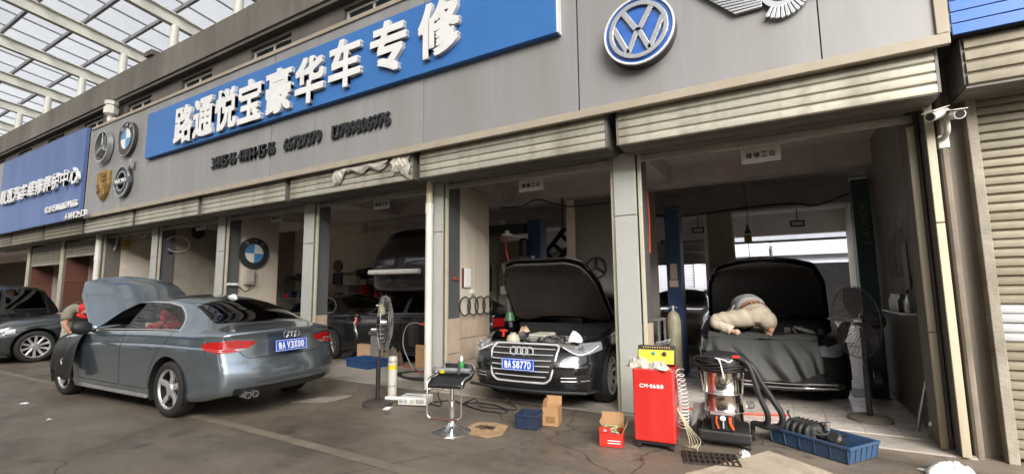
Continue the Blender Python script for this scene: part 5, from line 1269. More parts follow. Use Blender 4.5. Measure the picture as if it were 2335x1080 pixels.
# ================================================================ tools of the right bay
gc = T('gas_cylinder', 'faded yellowish gas cylinder standing at the foot of the blue lift post', 'gas cylinder', (-1.45, 7.6, 0))
gc.part('cylinder', MB().lathe([(.10, .02), (.11, .05), (.11, .95), (.08, 1.05), (.03, 1.1)], 18, M=Matrix.Translation((-1.46, 7.62, 0))), mat('faded_cylinder', (.32, .29, .2), .5, var=.2, dirt=.5), smooth=True); gc.part('valve', MB().tube([(-1.46, 7.62, 1.1), (-1.46, 7.62, 1.18)], .02, 8).tube([(-1.53, 7.62, 1.15), (-1.39, 7.62, 1.15)], .014, 8), M_alu, smooth=True)
tr = T('tool_trolley', 'grey metal tool trolley with shelves beside the broad white pillar', 'trolley', (-1.68, 7.2, 0))
for x in (-1.82, -1.55):
    for y in (7.0, 7.4): tr.part('leg', MB().box(x - .015, x + .015, y - .015, y + .015, .03, 1.0), M_alu)
for z in (.25, .62, .98): tr.part('shelf', MB().box(-1.84, -1.53, 6.98, 7.42, z, z + .025), M_alu, bevel=.004)
tr.part('tool', MB().lathe([(.03, 0), (.035, .1), (.02, .16)], 10, M=Matrix.Translation((-1.66, 7.1, .648))), M_blkpl, smooth=True)
# shelf with bottles on the right wall
sf = T('wall_shelf', 'narrow shelf of bottles and a hanging rag on the dark right wall', 'shelf', (1.15, 6.3, 1.2))
sf.part('shelf', MB().box(1.02, 1.195, 5.95, 6.9, 1.16, 1.18), M_alu, bevel=.004)
for k in range(7): sf.part('bottle', MB().lathe([(.03, 0), (.035, .01), (.035, .12), (.015, .15), (.015, .18)], 10, M=Matrix.Translation((1.11, 6.05 + .12 * k, 1.181))), rng.choice([M_white, M_blkpl, mat('green_bottle', (.05, .12, .05), .4), M_alu]), smooth=True)
sf.part('rag', MB().grid(lambda u, v: (1.17 + .02 * math.sin(9 * v), 6.2 + .2 * v, 1.9 - .5 * u + .03 * math.sin(7 * v)), 6, 8), mat('grey_rag', (.2, .2, .17), .9, var=.2), smooth=True)
nb_ = T('notice_board', 'dark posters hanging on the right wall above the bottle shelf', 'poster', (1.19, 6.6, 1.9))
for k in range(3): nb_.part('poster', MB().box(1.185, 1.196, 6.0 + .42 * k, 6.36 + .42 * k, 1.55, 2.15 - .08 * k), mat('dim_poster', (.15, .14, .12), .7, var=.4, scale=9))

# ================================================================ red maintenance machine
RZ = R(5)
mc = thing('red_service_machine', 'red upright service machine on castors marked CM-1688 with yellow panel', 'machine', (-1.09, 4.62, 0), RZ)
M_red = mat('red_machine_paint', (.50, .022, .018), .35, var=.06, scale=2, streak=True, dirt=.15, dirtcol=(.55, .12, .08), dscale=4, coat=.4)
MB().box(-.165, .195, -.20, .20, .075, .715).build('cabinet', M_red, mc, bevel=.012)
MB().box(-.150, .180, -.18, .18, .05, .075).build('base', M_blkpl, mc)
for x in (-.13, .16):
    for y in (-.15, .15): MB().lathe([(.028, -.012), (.028, .012)], 12, M=Matrix.Translation((x, y, .028)) @ Matrix.Rotation(PI / 2, 4, 'Y')).build('castor', M_blkpl, mc, smooth=True)
Mp = Matrix.Translation((.02, .02, .72)) @ Matrix.Rotation(R(-32), 4, 'X')
MB().box(-.175, .175, -.02, .025, 0, .20, M=Mp).build('panel_housing', M_blkpl, mc, bevel=.008)
MB().box(-.165, .165, -.026, -.0205, .005, .145, M=Mp).build('yellow_panel', mat('yellow_panel', (.62, .50, .04), .4, var=.05), mc)
for i in range(12): MB().lathe([(.006, 0), (.006, .006)], 8, M=Mp @ Matrix.Translation((-.12 + .022 * i, -.0205, .172)) @ Matrix.Rotation(PI / 2, 4, 'X')).build('indicator', mat('orange_indicator', (.6, .35, .1), .4), mc)
MB().lathe([(.016, 0), (.014, .02), (.004, .022)], 12, M=Mp @ Matrix.Translation((-.02, -.0262, .105)) @ Matrix.Rotation(PI / 2, 4, 'X')).build('knob', mat('teal_knob', (.03, .25, .3), .3), mc, smooth=True)
MB().lathe([(.020, 0), (.018, .025), (.004, .027)], 12, M=Mp @ Matrix.Translation((.08, -.0262, .10)) @ Matrix.Rotation(PI / 2, 4, 'X')).build('knob', M_blkpl, mc, smooth=True)
x = -.105
for c, w_ in zip('CM-1688', (.034, .038, .016, .018, .030, .030, .030)):
    me = MB().box(-.009, .009, -.001, .001, -.003, .003).me('letter', M_white) if c == '-' else text_mesh(c, .04, .002, .0014, name='letter', height=.036, width=w_ - .004 if c != '1' else .014)
    if c != '-': me.materials.append(M_white)
    link('letter', me, mc, loc=(x + w_ / 2, -.2015, .565)); x += w_ + .003
# coiled hose at its side and the loose wires
pts = []
for i in range(300):
    t_ = i / 299; a = t_ * 2 * PI * 15; r_ = .035 + .012 * t_; pts.append((.235 + .02 * math.sin(t_ * 3) + r_ * math.cos(a), -.02 + .06 * t_ + r_ * math.sin(a) * 1.3, .70 - .52 * t_ ** .85 + .012 * math.sin(a)))
MB().tube(pts, .004, 6).build('coiled_hose', mat('clear_hose', (.6, .6, .6), .25, var=.05), mc, smooth=True)
for k in range(5):
    MB().tube(smoothpts([(.2, -.05 + .02 * k, .35), (.27 + .01 * k, -.08, .2), (.30 + .02 * k, -.1 + .04 * k, .06), (.24 + .03 * k, .0, .012), (.36, .05 - .04 * k, .012)], 6), .0035, 5).build('wire', mat('cream_wire', (.45, .4, .28), .5), mc, smooth=True)
MB().bar((.02, .1, .92), (.15, .14, .955), .012, .006).bar((.15, .14, .955), (.12, .12, .915), .012, .006).build('clip', M_alu, mc)
# rag heap on the machine
def heap(name, label, cat, at, sx, sy, h, m, seed, rz=0, parent=None, n=26, soft=0):
    def fn(u, v):
        x = (u - .5) * 2; y = (v - .5) * 2; e = max(0, 1 - (abs(x) ** 2.2 + abs(y) ** 2.2)); nz = mno.fractal(Vector((x * 2.2 + seed, y * 2.2, seed)), 1.0, 2.0, 4)
        cz = math.sin(7 * x + 5 * nz * 2 + seed) * .18 + math.sin(9 * y - 4 * nz * 2) * .14
        k = .75 + .25 * mno.noise(Vector((x * 1.5 + seed * 2, y * 1.5, 3)))
        return Vector((x * sx * k, y * sy * k, max(0, h * (e ** .5) * (.65 + .5 * nz + cz) if not soft else h * (e ** .6) * (.85 + .25 * nz + .25 * cz))))
    o = MB().grid(fn, n, n).build(name, m, parent, smooth=True, ang=50); o.location = at; o.rotation_euler = (0, 0, rz)
    so = o.modifiers.new('thick', 'SOLIDIFY'); so.thickness = .003
    return tag(o, label, cat) if label else o
M_glove = mat('dirty_white_cotton', (.50, .46, .39), .9, var=.2, scale=25, dirt=.5, dirtcol=(.22, .18, .14), dscale=14)
heap('work_gloves', 'heap of dirty white cotton gloves lying on the red machine', 'gloves', (-1.20, 4.49, .716), .14, .10, .10, M_glove, 3, .2)
heap('white_rag', 'crumpled white rag hanging over the front of the red machine', 'rag', (-1.00, 4.475, .716), .12, .08, .075, mat('white_rag_cloth', (.58, .55, .5), .9, var=.12, scale=20, dirt=.3, dirtcol=(.3, .26, .2), dscale=12), 9, -.3)
def drape(name, label, cat, top0, top1, bot, m, seed, fold=.02, nx=26, nz=18, kf=5, mid=None):
    """cloth hanging from the edge top0-top1 down to the polyline bot (list of points across)"""
    top0, top1 = Vector(top0), Vector(top1); bp = [Vector(p) for p in bot]
    def fn(u, v):
        a = top0.lerp(top1, u); q = u * (len(bp) - 1); i = min(int(q), len(bp) - 2); b = bp[i].lerp(bp[i + 1], q - i); p = a.lerp(b, v)
        if mid: p += Vector(mid) * math.sin(PI * v)
        n_ = mno.noise(Vector((u * 3 + seed, v * 1.3, seed))); w_ = math.sin(u * kf * 2 * PI + n_ * 4) * fold * (.3 + v)
        return p + Vector((w_ * .3, w_, n_ * fold * .6))
    o = MB().grid(fn, nx, nz).build(name, m, None, smooth=True, ang=60); so = o.modifiers.new('thick', 'SOLIDIFY'); so.thickness = .004
    return tag(o, label, cat)

# red carton
def carton(name, label, x, y, rz, w, d, h, m, flaps=(1, 1, 1, 1), inner=None, cat='box'):
    c = thing(name, label, cat, (x, y, .005), rz); e = .006
    for nm, b in (('side_panel', (-w / 2, w / 2, -d / 2, -d / 2 + e)), ('side_panel', (-w / 2, w / 2, d / 2 - e, d / 2)), ('side_panel', (-w / 2, -w / 2 + e, -d / 2 + e, d / 2 - e)), ('side_panel', (w / 2 - e, w / 2, -d / 2 + e, d / 2 - e))):
        MB().box(*b, 0, h).build(nm, m, c)
    MB().box(-w / 2 + e, w / 2 - e, -d / 2 + e, d / 2 - e, 0, e).build('bottom', m, c)
    return c
M_redc = mat('red_carton_print', (.52, .03, .02), .5, var=.06); M_kraft = mat('kraft_card', (.40, .235, .11), .8, var=.12, scale=4, dirt=.3, dirtcol=(.22, .13, .07), dscale=4)
c = carton('red_carton', 'open red carton with raised brown flap full of cable, left of the red machine', -1.455, 4.42, R(12), .21, .20, .12, M_redc)
MB().box(-.105, .105, .10, .106, .12, .27, M=Matrix.Rotation(R(-6), 4, 'X')).build('flap', M_kraft, c); MB().box(-.105, -.06, -.1, .098, .0, .005, M=Matrix.Translation((-.05, 0, .13)) @ Matrix.Rotation(R(60), 4, 'Y')).build('flap', M_kraft, c)
MB().box(-.105, .0, -.108, -.102, .125, .175).build('flap', M_redc, c); MB().box(0, .09, -.1, .1, 0, .005, M=Matrix.Translation((.103, 0, .12)) @ Matrix.Rotation(R(-62), 4, 'Y')).build('flap', M_kraft, c)
me = text_mesh('2x', .03, .001, .001, name='print', height=.022); me.materials.append(M_white); link('print', me, c, loc=(-.05, -.109, .15))
for k in range(2): MB().box(-.03, .085, -.1012, -.1005, .03 + .022 * k, .038 + .022 * k).build('print', M_white, c)
for k in range(5): MB().tube(smoothpts([(rng.uniform(-.08, .08), rng.uniform(-.08, .08), .1 + rng.uniform(0, .05)) for _ in range(6)], 5), .005, 5).build('cable', rng.choice([M_blkpl, MATS['cream_wire'], mat('green_wire', (.15, .3, .05), .5)]), c, smooth=True)

# ================================================================ blue plastic crates
def crate(name, label, x, y, rz, w, d, h, m, t_=.012, z=.005):
    c = thing(name, label, 'crate', (x, y, z), rz); f = .93
    def wall(x0, x1, y0, y1):
        pass
    b = MB(); o_ = [(-w / 2 * f, -d / 2 * f, 0), (w / 2 * f, -d / 2 * f, 0), (w / 2 * f, d / 2 * f, 0), (-w / 2 * f, d / 2 * f, 0)]; u_ = [(-w / 2, -d / 2, h), (w / 2, -d / 2, h), (w / 2, d / 2, h), (-w / 2, d / 2, h)]
    i_ = [(a * (1 - 2 * t_ / w), b_ * (1 - 2 * t_ / d), h) for a, b_, _ in u_]; j_ = [(a * (1 - 2 * t_ / w), b_ * (1 - 2 * t_ / d), .012) for a, b_, _ in o_]
    b.add(o_ + u_ + i_ + j_, [(3, 2, 1, 0)] + [(k, (k + 1) % 4, (k + 1) % 4 + 4, k + 4) for k in range(4)] + [(k + 4, (k + 1) % 4 + 4, (k + 1) % 4 + 8, k + 8) for k in range(4)] + [(k + 8, (k + 1) % 4 + 8, (k + 1) % 4 + 12, k + 12) for k in range(4)] + [(12, 13, 14, 15)])
    b.build('shell', m, c, bevel=.004)
    r = MB(); r.bar((-w / 2 - .008, -d / 2 - .004, h - .01), (w / 2 + .008, -d / 2 - .004, h - .01), .012, .022).bar((-w / 2 - .008, d / 2 + .004, h - .01), (w / 2 + .008, d / 2 + .004, h - .01), .012, .022).bar((-w / 2 - .004, -d / 2, h - .01), (-w / 2 - .004, d / 2, h - .01), .012, .022).bar((w / 2 + .004, -d / 2, h - .01), (w / 2 + .004, d / 2, h - .01), .012, .022)
    r.build('rim', m, c, bevel=.003)
    n = max(2, int(w / .13))
    for k in range(n + 1):
        x_ = (-w / 2 + w * k / n) * .955
        for s in (-1, 1): MB().bar((x_ * .97, s * (d / 2 * f + .002), .01), (x_, s * (d / 2 + .001), h - .02), .007, .010).build('rib', m, c)
    n = max(2, int(d / .07))
    for k in range(n + 1):
        y_ = (-d / 2 + d * k / n) * .94
        for s in (-1, 1): MB().bar((s * (w / 2 * f + .002), y_ * .97, .01), (s * (w / 2 + .001), y_, h - .02), .007, .010).build('rib', m, c)
    return c
M_crate = mat('blue_crate_plastic', (.035, .075, .15), .42, var=.12, scale=5, dirt=.35, dirtcol=(.06, .07, .08), dscale=5)
M_crated = mat('navy_crate_plastic', (.018, .03, .065), .5, var=.15, dirt=.35, dirtcol=(.04, .04, .04), dscale=5)
M_crateb = mat('deep_blue_crate_plastic', (.015, .05, .15), .45, var=.15, dirt=.3, dirtcol=(.03, .04, .05), dscale=5)
cc = crate('blue_crate', 'long blue plastic crate holding a black engine part, front right', .24, 5.16, R(-35), .72, .42, .14, M_crate)
# engine intake lying in it
ep = thing('intake_manifold', 'black engine intake part lying in the long blue crate', 'engine part', (.19, 5.17, .025), R(-35))
MB().box(-.20, .06, -.09, .10, .05, .19).build('plenum', M_engine, ep, bevel=.03)
for k in range(4): MB().tube(smoothpts([(-.17 + .06 * k, -.05, .18), (-.17 + .06 * k, -.11, .15), (-.17 + .06 * k, -.13, .06)], 5), .026, 10).build('runner', M_blkpl, ep, smooth=True)
for k in range(6): MB().box(-.19 + .042 * k, -.175 + .042 * k, -.08, .09, .188, .2).build('rib', M_blkpl, ep, bevel=.002)
MB().lathe([(.05, 0), (.06, .02), (.06, .07), (.045, .09)], 18, M=Matrix.Translation((.22, -.02, .09)) @ Matrix.Rotation(R(50), 4, 'X')).build('throttle_body', M_blkpl, ep, smooth=True)
MB().lathe([(.02, 0), (.022, .05), (.03, .055), (.03, .07)], 12, M=Matrix.Translation((.10, .04, .15))).build('valve', M_alu, ep, smooth=True)
for k in range(9):
    p = [(rng.uniform(-.22, .28), rng.uniform(-.1, .1), rng.uniform(.06, .16)) for _ in range(4)]; MB().tube(smoothpts(p, 5), rng.uniform(.006, .014), 7).build('hose', rng.choice([M_blkpl, M_engine]), ep, smooth=True)
MB().tube(smoothpts([(-.22, .02, .17), (-.27, .05, .22), (-.24, .02, .25)], 5), .01, 6).build('lever', M_engine, ep, smooth=True)
crate('navy_crate', 'small navy plastic crate left of the open cardboard box', -2.40, 4.56, R(10), .24, .26, .145, M_crated)
crate('blue_crate', 'blue plastic crate on the floor behind the standing fan in the third bay', -6.98, 6.55, R(-8), .72, .45, .17, M_crateb)

c = carton('cardboard_box', 'open cardboard box beside the navy crate, tall rear flap', -2.23, 4.76, R(12), .17, .20, .19, M_kraft)
MB().box(-.085, .085, 0, .005, 0, .085, M=Matrix.Translation((0, .097, .188)) @ Matrix.Rotation(R(-8), 4, 'X')).build('flap', M_kraft, c); MB().box(-.08, .0, -.09, .09, 0, .005, M=Matrix.Translation((-.085, 0, .188)) @ Matrix.Rotation(R(100), 4, 'Y')).build('flap', M_kraft, c)
MB().box(-.05, .05, -.1015, -.1005, .03, .10).build('print', mat('brown_print', (.25, .13, .05), .8, var=.5, scale=60), c)
MB().box(-.083, .083, -.098, .06, .10, .106).build('contents', mat('plastic_wrap', (.5, .42, .3), .4, var=.2), c)
def flatcard(name, label, pts, m, z=.012, seed=1, rz=0):
    cx = sum(p[0] for p in pts) / len(pts); cy_ = sum(p[1] for p in pts) / len(pts); bm = bmesh.new(); vs = [bm.verts.new((p[0] - cx, p[1] - cy_, 0)) for p in roundpoly(pts, .02, 2)]; bm.faces.new(vs); bmesh.ops.triangulate(bm, faces=bm.faces)
    bmesh.ops.subdivide_edges(bm, edges=bm.edges, cuts=4, use_grid_fill=True)
    for v in bm.verts: v.co.z += .014 * mno.noise(Vector((v.co.x * 5 + seed, v.co.y * 5, seed))) + .03 * max(0, v.co.length - .25) * abs(mno.noise(Vector((v.co.x * 2, v.co.y * 2, seed + 5))))
    mn = min(v.co.z for v in bm.verts)
    me = D.meshes.new(name); bm.to_mesh(me); bm.free(); me.materials.append(m); o = link(name, me, None, loc=(cx, cy_, .003 - mn)); so = o.modifiers.new('thick', 'SOLIDIFY'); so.thickness = .006; so.offset = 1
    return tag(o, label, 'cardboard')
M_kraft2 = mat('stained_card', (.42, .28, .15), .85, var=.15, scale=5, dirt=.6, dirtcol=(.10, .06, .035), dscale=9); M_greyc = mat('dirty_grey_card', (.26, .23, .19), .9, var=.2, dirt=.5, dirtcol=(.12, .1, .08), dscale=4)
fc = flatcard('flattened_cardboard', 'torn flattened cardboard with black scribbles beside the stool base', [(-2.95, 4.10), (-2.98, 4.43), (-2.78, 4.50), (-2.60, 4.44), (-2.50, 4.15), (-2.60, 4.0), (-2.80, 4.02)], M_kraft2, seed=2)
for k in range(5): o = MB().tube(smoothpts([(rng.uniform(-.15, .12), rng.uniform(-.12, .12), 0) for _ in range(3)], 3), .008, 4).build('mark', M_black, fc); o.scale = (1, 1, .2); o.location.z = .019
flatcard('flattened_cardboard', 'grey flattened cardboard on the street behind the grey sedan', [(-5.72, 4.05), (-5.62, 4.30), (-5.38, 4.62), (-5.22, 4.66), (-5.22, 4.40), (-5.45, 4.12)], M_greyc, seed=5)
flatcard('hardboard_sheet', 'large stained beige board lying on the street at the bottom edge', [(-.17, 4.86), (.30, 4.52), (.25, 4.1), (-.3, 3.85), (-.74, 3.98)], mat('stained_board', (.40, .34, .26), .8, var=.12, scale=3, dirt=.7, dirtcol=(.12, .09, .065), dscale=2.2, bump=.3), seed=8)

# drain grate: frame and bars over a dark pit
gt = T('drain_grate', 'black iron drain grate set in the street near the bottom edge', 'drain grate', (-.6, 4.45, 0))
Mg = Matrix.Translation((-.60, 4.42, 0)) @ Matrix.Rotation(R(14), 4, 'Z'); M_iron = mat('rusty_iron', (.055, .042, .034), .6, metal=.4, var=.3, dirt=.4)
gt.part('pit', MB().box(-.21, .21, -.14, .14, .001, .004, M=Mg), M_well)
for b in ((-.22, .22, -.15, -.135), (-.22, .22, .135, .15), (-.22, -.205, -.135, .135), (.205, .22, -.135, .135)): gt.part('frame', MB().box(*b, .001, .016, M=Mg), M_iron)
for k in range(9): gt.part('bar', MB().box(-.196 + .044 * k, -.176 + .044 * k, -.134, .134, .005, .015, M=Mg), M_iron)
for y in (-.05, .05): gt.part('cross_bar', MB().box(-.204, .204, y - .01, y + .01, .0155, .018, M=Mg), M_iron)

# ================================================================ industrial vacuum cleaner
vc = thing('wet_vacuum', 'steel drum vacuum cleaner with black head, hoses and trolley base', 'vacuum cleaner', (-.53, 4.98, 0), R(4))
M_steel = mat('polished_steel_drum', (.58, .53, .47), .16, metal=1.0, var=.12, scale=3, dirt=.15, dirtcol=(.2, .16, .12), dscale=5)
MB().lathe([(.14, .20), (.165, .215), (.168, .29), (.174, .295), (.174, .305), (.168, .31), (.165, .455), (.172, .46), (.172, .472), (.165, .477), (.163, .66), (.17, .665)], 40).build('drum', M_steel, vc, smooth=True, ang=60)
for z in (.30, .466): MB().tube([(.171 * math.cos(a), .171 * math.sin(a), z) for a in [2 * PI * i / 40 for i in range(40)]], .006, 6, closed=True).build('hoop', M_chrome, vc, smooth=True)
MB().lathe([(.175, .66), (.19, .67), (.192, .76), (.18, .80), (.14, .83), (.05, .84), (.0, .84)], 36, caps=False).build('motor_head', M_blkpl, vc, smooth=True)
MB().box(-.21, .21, -.20, .24, .035, .155).build('base', M_blkpl, vc, bevel=.03); MB().box(-.225, .225, -.235, -.18, .06, .16).build('bumper', M_blkpl, vc, bevel=.02)
for x in (-.22, .22):
    MB().lathe([(.02, -.02), (.075, -.02), (.085, -.01), (.085, .01), (.075, .02), (.02, .02)], 18, M=Matrix.Translation((x * 1.08, .17, .085)) @ Matrix.Rotation(PI / 2, 4, 'Y')).build('wheel', M_tyre, vc, smooth=True)
    MB().lathe([(.028, -.012), (.028, .012)], 12, M=Matrix.Translation((x * .9, -.17, .028)) @ Matrix.Rotation(PI / 2, 4, 'Y')).build('castor', M_tyre, vc, smooth=True)
MB().box(-.105, .085, -.235, -.165, .165, .30).build('tool_holder', M_blkpl, vc, bevel=.006); MB().box(-.11, .09, -.24, -.165, .30, .315).build('holder_lip', mat('dull_pink_grey', (.3, .24, .24), .4), vc, bevel=.003)
M_or = mat('orange_tool', (.75, .09, .015), .4, var=.05)
for k, (x0, x1) in enumerate(((-.055, -.045), (.05, .075), (.062, .082))): MB().tube(smoothpts([(x0, -.245, .29), ((x0 + x1) / 2 - .012, -.252, .24), (x1, -.245, .185)], 5), .008, 7).build('orange_handle', M_or, vc, smooth=True)
MB().lathe([(.022, 0), (.024, .01), (.0, .012)], 16, M=Matrix.Translation((-.005, -.237, .275)) @ Matrix.Rotation(PI / 2, 4, 'X')).build('dial', M_white, vc, smooth=True); MB().tube([(-.005, -.248, .255), (-.005, -.25, .19)], .01, 8).build('tool', M_alu, vc, smooth=True)
for s in (-1, 1): MB().bar((s * .165, -.08, .47), (s * .185, -.07, .66), .02, .012).build('latch', M_alu, vc, bevel=.003)
MB().tube([(-.2, .02, .74), (-.235, -.05, .77), (-.2, -.12, .80), (0, -.17, .805), (.15, -.15, .81), (.2, -.06, .78)], .011, 8).build('handle', M_blkpl, vc, smooth=True)
MB().box(.1, .16, -.17, -.13, .80, .825).build('switch', mat('red_switch', (.6, .03, .02), .4), vc, bevel=.006)
for k in range(7):
    r_ = .198 + .004 * k; z_ = .70 + .018 * (k % 4); MB().tube([(r_ * math.cos(a), r_ * math.sin(a), z_ + .012 * math.sin(3 * a + k)) for a in [R(150) + R(300) * i / 30 for i in range(31)]], .0075, 6).build('cable_coil', M_blkpl, vc, smooth=True)
MB().tube(smoothpts([(-.02, -.215, .80), (.0, -.222, .76), (.01, -.218, .70), (.02, -.20, .62)], 5), .007, 6).tube(smoothpts([(-.04, -.2, .80), (.03, -.225, .79), (.07, -.215, .77), (.10, -.2, .79)], 5), .006, 6).build('white_cord', M_white, vc, smooth=True)
MB().tube(smoothpts([(.0, -.19, .66), (-.02, -.19, .56), (.05, -.19, .57), (.14, -.17, .66)], 6), .004, 5).build('thin_wire', M_blkpl, vc, smooth=True)
def rhose(pts, r, m, par, name='corrugated_hose', pitch=.016):
    P = smoothpts(pts, 16); L_ = [0]
    for a, b in zip(P, P[1:]): L_.append(L_[-1] + (b - a).length)
    n = int(L_[-1] / (pitch / 3)); Q = []; rr = []; j = 0
    for i in range(n + 1):
        s = L_[-1] * i / n
        while j < len(L_) - 2 and L_[j + 1] < s: j += 1
        t = (s - L_[j]) / max(1e-6, L_[j + 1] - L_[j]); Q.append(P[j].lerp(P[j + 1], t)); rr.append(r * (1 + .09 * math.cos(2 * PI * s / pitch)))
    return MB().tube(Q, rr, 12).build(name, m, par, smooth=True, ang=70)
rhose([(.12, -.12, .80), (.22, -.15, .76), (.27, -.16, .62), (.31, -.15, .46), (.36, -.12, .32), (.345, -.06, .22), (.24, -.0, .2)], .024, M_blkpl, vc)
rhose([(.16, -.05, .80), (.26, -.08, .72), (.33, -.07, .58), (.42, -.04, .42), (.48, -.03, .30), (.46, .0, .20), (.36, .03, .17), (.26, .05, .19)], .027, M_blkpl, vc)
MB().lathe([(.0, -.02), (.03, -.018), (.038, 0), (.03, .018), (.0, .02)], 18, M=Matrix.Translation((.225, -.17, .40)) @ Matrix.Rotation(R(80), 4, 'X'), caps=False).build('inlet_cap', M_chrome, vc, smooth=True)
pb_ = drape('plastic_bag', 'limp white plastic bag hanging behind the vacuum cleaner base', 'bag', (-.83, 5.12, .30), (-.68, 5.12, .33), [(-.86, 5.10, .04), (-.80, 5.08, .12), (-.66, 5.1, .2)], mat('white_plastic_film', (.62, .62, .62), .4, var=.1), 4, .02, 14, 14, 2)
t = T('red_lead', 'red cable lying on the tiles behind the vacuum cleaner', 'cable', (-.9, 5.9, 0)); t.part('cable', MB().tube(smoothpts([(-1.25, 5.9, .045), (-1.1, 5.93, .045), (-.9, 5.95, .045), (-.7, 5.96, .045), (-.4, 6.0, .045), (0, 6.15, .045)], 6), .012, 6), MATS['red_hose'], smooth=True)

# ================================================================ pedestal fans
def fan(name, label, loc, rz, r, hub_z, base_r, concrete=False):
    f = thing(name, label, 'fan', loc, rz); M_cage = mat('dark_cage_wire', (.06, .06, .06), .4, metal=.5) if concrete else mat('fan_cage_wire', (.34, .33, .32), .4, metal=.5)
    MB().lathe([(base_r, 0), (base_r, .035), (base_r * .9, .05), (.05, .06)], 32).build('base', mat('fan_base_concrete', (.17, .15, .12), .8, var=.2, dirt=.5) if concrete else mat('fan_base_brown', (.06, .05, .045), .5, var=.2, dirt=.4), f, smooth=True)
    MB().tube([(0, 0, .05), (0, 0, hub_z - .08)], .022, 12).tube([(0, 0, .05), (0, 0, hub_z * .55)], .029, 12).build('pole', M_blkpl, f, smooth=True)
    MB().lathe([(.03, -.02), (.075, .0), (.08, .12), (.07, .20), (.03, .22)], 18, M=Matrix.Translation((0, .02, hub_z)) @ Matrix.Rotation(-PI / 2, 4, 'X')).build('motor', M_blkpl, f, smooth=True)
    MB().box(-.05, .05, -.0, .1, hub_z - .11, hub_z - .07).build('bracket', M_alu, f, bevel=.008)
    cg = MB()
    for k in range(36):
        a = 2 * PI * k / 36; c, s = math.cos(a), math.sin(a); cg.tube([(.06 * c, -.16, hub_z + .06 * s), (r * .6 * c, -.15, hub_z + r * .6 * s), (r * .97 * c, -.11, hub_z + r * .97 * s), (r * c, -.07, hub_z + r * s), (r * .97 * c, -.03, hub_z + r * .97 * s), (.09 * c, .02, hub_z + .09 * s)], .0017, 4, caps=False)
    for rr, y in ((r, -.07), (r * .6, -.152), (r * .35, -.158), (.065, -.16)): cg.tube([(rr * math.cos(a), y, hub_z + rr * math.sin(a)) for a in [2 * PI * i / 40 for i in range(40)]], .004 if rr == r else .0022, 5, closed=True)
    cg.build('cage', M_cage, f, smooth=True)
    MB().lathe([(.0, -.1), (.035, -.1), (.045, -.06), (.045, -.02)], 16, M=Matrix.Translation((0, 0, hub_z)) @ Matrix.Rotation(-PI / 2, 4, 'X')).build('hub', M_alu, f, smooth=True)
    for k in range(3):
        a = 2 * PI * k / 3 + .5; M_ = Matrix.Translation((0, -.07, hub_z)) @ Matrix.Rotation(a, 4, 'Y')
        MB().grid(lambda u, v: M_ @ Vector(((.04 + (r * .86) * u) * math.cos((v - .5) * 1.0 * (.35 + .65 * math.sin(PI * min(1, u * .8 + .15)))), (v - .5) * -.06, (.04 + (r * .86) * u) * math.sin((v - .5) * 1.0 * (.35 + .65 * math.sin(PI * min(1, u * .8 + .15)))))), 8, 6).build('blade', mat('fan_blade', (.045, .036, .04), .35, metal=.2), f, smooth=True)
    return f
fan('standing_fan', 'tall pedestal fan on a round base in the right bay, seen from the side-rear', (.76, 6.38, .015), R(-62), .385, 1.05, .2, True)
fan('standing_fan', 'pedestal fan seen edge-on beside the white downpipe, bottle on its motor', (-4.58, 4.50, 0), R(126), .35, 1.04, .19)
t = T('spray_bottle', 'olive green bottle strapped on top of the edge-on fan', 'bottle', (-4.55, 4.55, 1.12)); t.part('bottle', MB().lathe([(.03, 0), (.04, .02), (.045, .08), (.03, .13), (.015, .15)], 12, M=Matrix.Translation((-4.53, 4.53, 1.14)) @ Matrix.Rotation(R(-25), 4, 'Y')), mat('olive_bottle', (.26, .25, .14), .5, var=.15), smooth=True); t.part('nozzle', MB().tube([(-4.6, 4.53, 1.27), (-4.66, 4.52, 1.26)], .008, 6), M_white)
t = T('grey_tray', 'dark grey tray hanging from the pole of the edge-on fan', 'tray', (-4.6, 4.5, .95)); t.part('tray', MB().box(-4.72, -4.52, 4.44, 4.56, .88, .97), M_grey, bevel=.012); t.part('pouch', MB().box(-4.69, -4.56, 4.45, 4.55, .60, .875), mat('grey_pouch', (.14, .14, .13), .8), bevel=.02)
# white tube with the yellow label and the white unit
t = T('white_tube', 'tall white tube with a yellow label behind the fan pole', 'container', (-4.62, 4.78, 0)); t.part('tube', MB().lathe([(.058, .0), (.06, .01), (.06, .53), (.055, .56), (.05, .57)], 20, M=Matrix.Translation((-4.62, 4.80, .0))), M_pvc, smooth=True); t.part('yellow_label', MB().lathe([(.0612, .40), (.0612, .46)], 20, M=Matrix.Translation((-4.62, 4.80, 0)), caps=False), mat('yellow_label', (.65, .55, .03), .5), smooth=True)
for z in (.18, .5): t.part('band', MB().lathe([(.0614, z), (.0614, z + .012)], 20, M=Matrix.Translation((-4.62, 4.8, 0)), caps=False), M_alu)
wu = thing('white_air_unit', 'flat white electrical unit with vents lying on the street', 'appliance', (-4.16, 4.75, .005), R(18))
MB().box(-.19, .19, -.125, .125, .008, .105).build('case', mat('white_plastic', (.68, .68, .66), .4, var=.05, dirt=.25, dirtcol=(.35, .3, .25), dscale=6), wu, bevel=.014); MB().box(-.14, .10, -.025, -.005, .1055, .107).build('slot', M_blkpl, wu)
MB().box(-.03, .03, -.1275, -.126, .03, .075).build('label', mat('pale_label', (.45, .47, .36), .5), wu)
for x in (-.145, -.085): MB().lathe([(.026, 0), (.026, .002)], 16, M=Matrix.Translation((x, -.1255, .055)) @ Matrix.Rotation(PI / 2, 4, 'X')).build('vent', mat('vent_grey', (.35, .36, .36), .5), wu)
for k in range(6): MB().box(.06 + .018 * k, .068 + .018 * k, -.1262, -.1255, .035, .08).build('vent_slit', M_grey, wu)
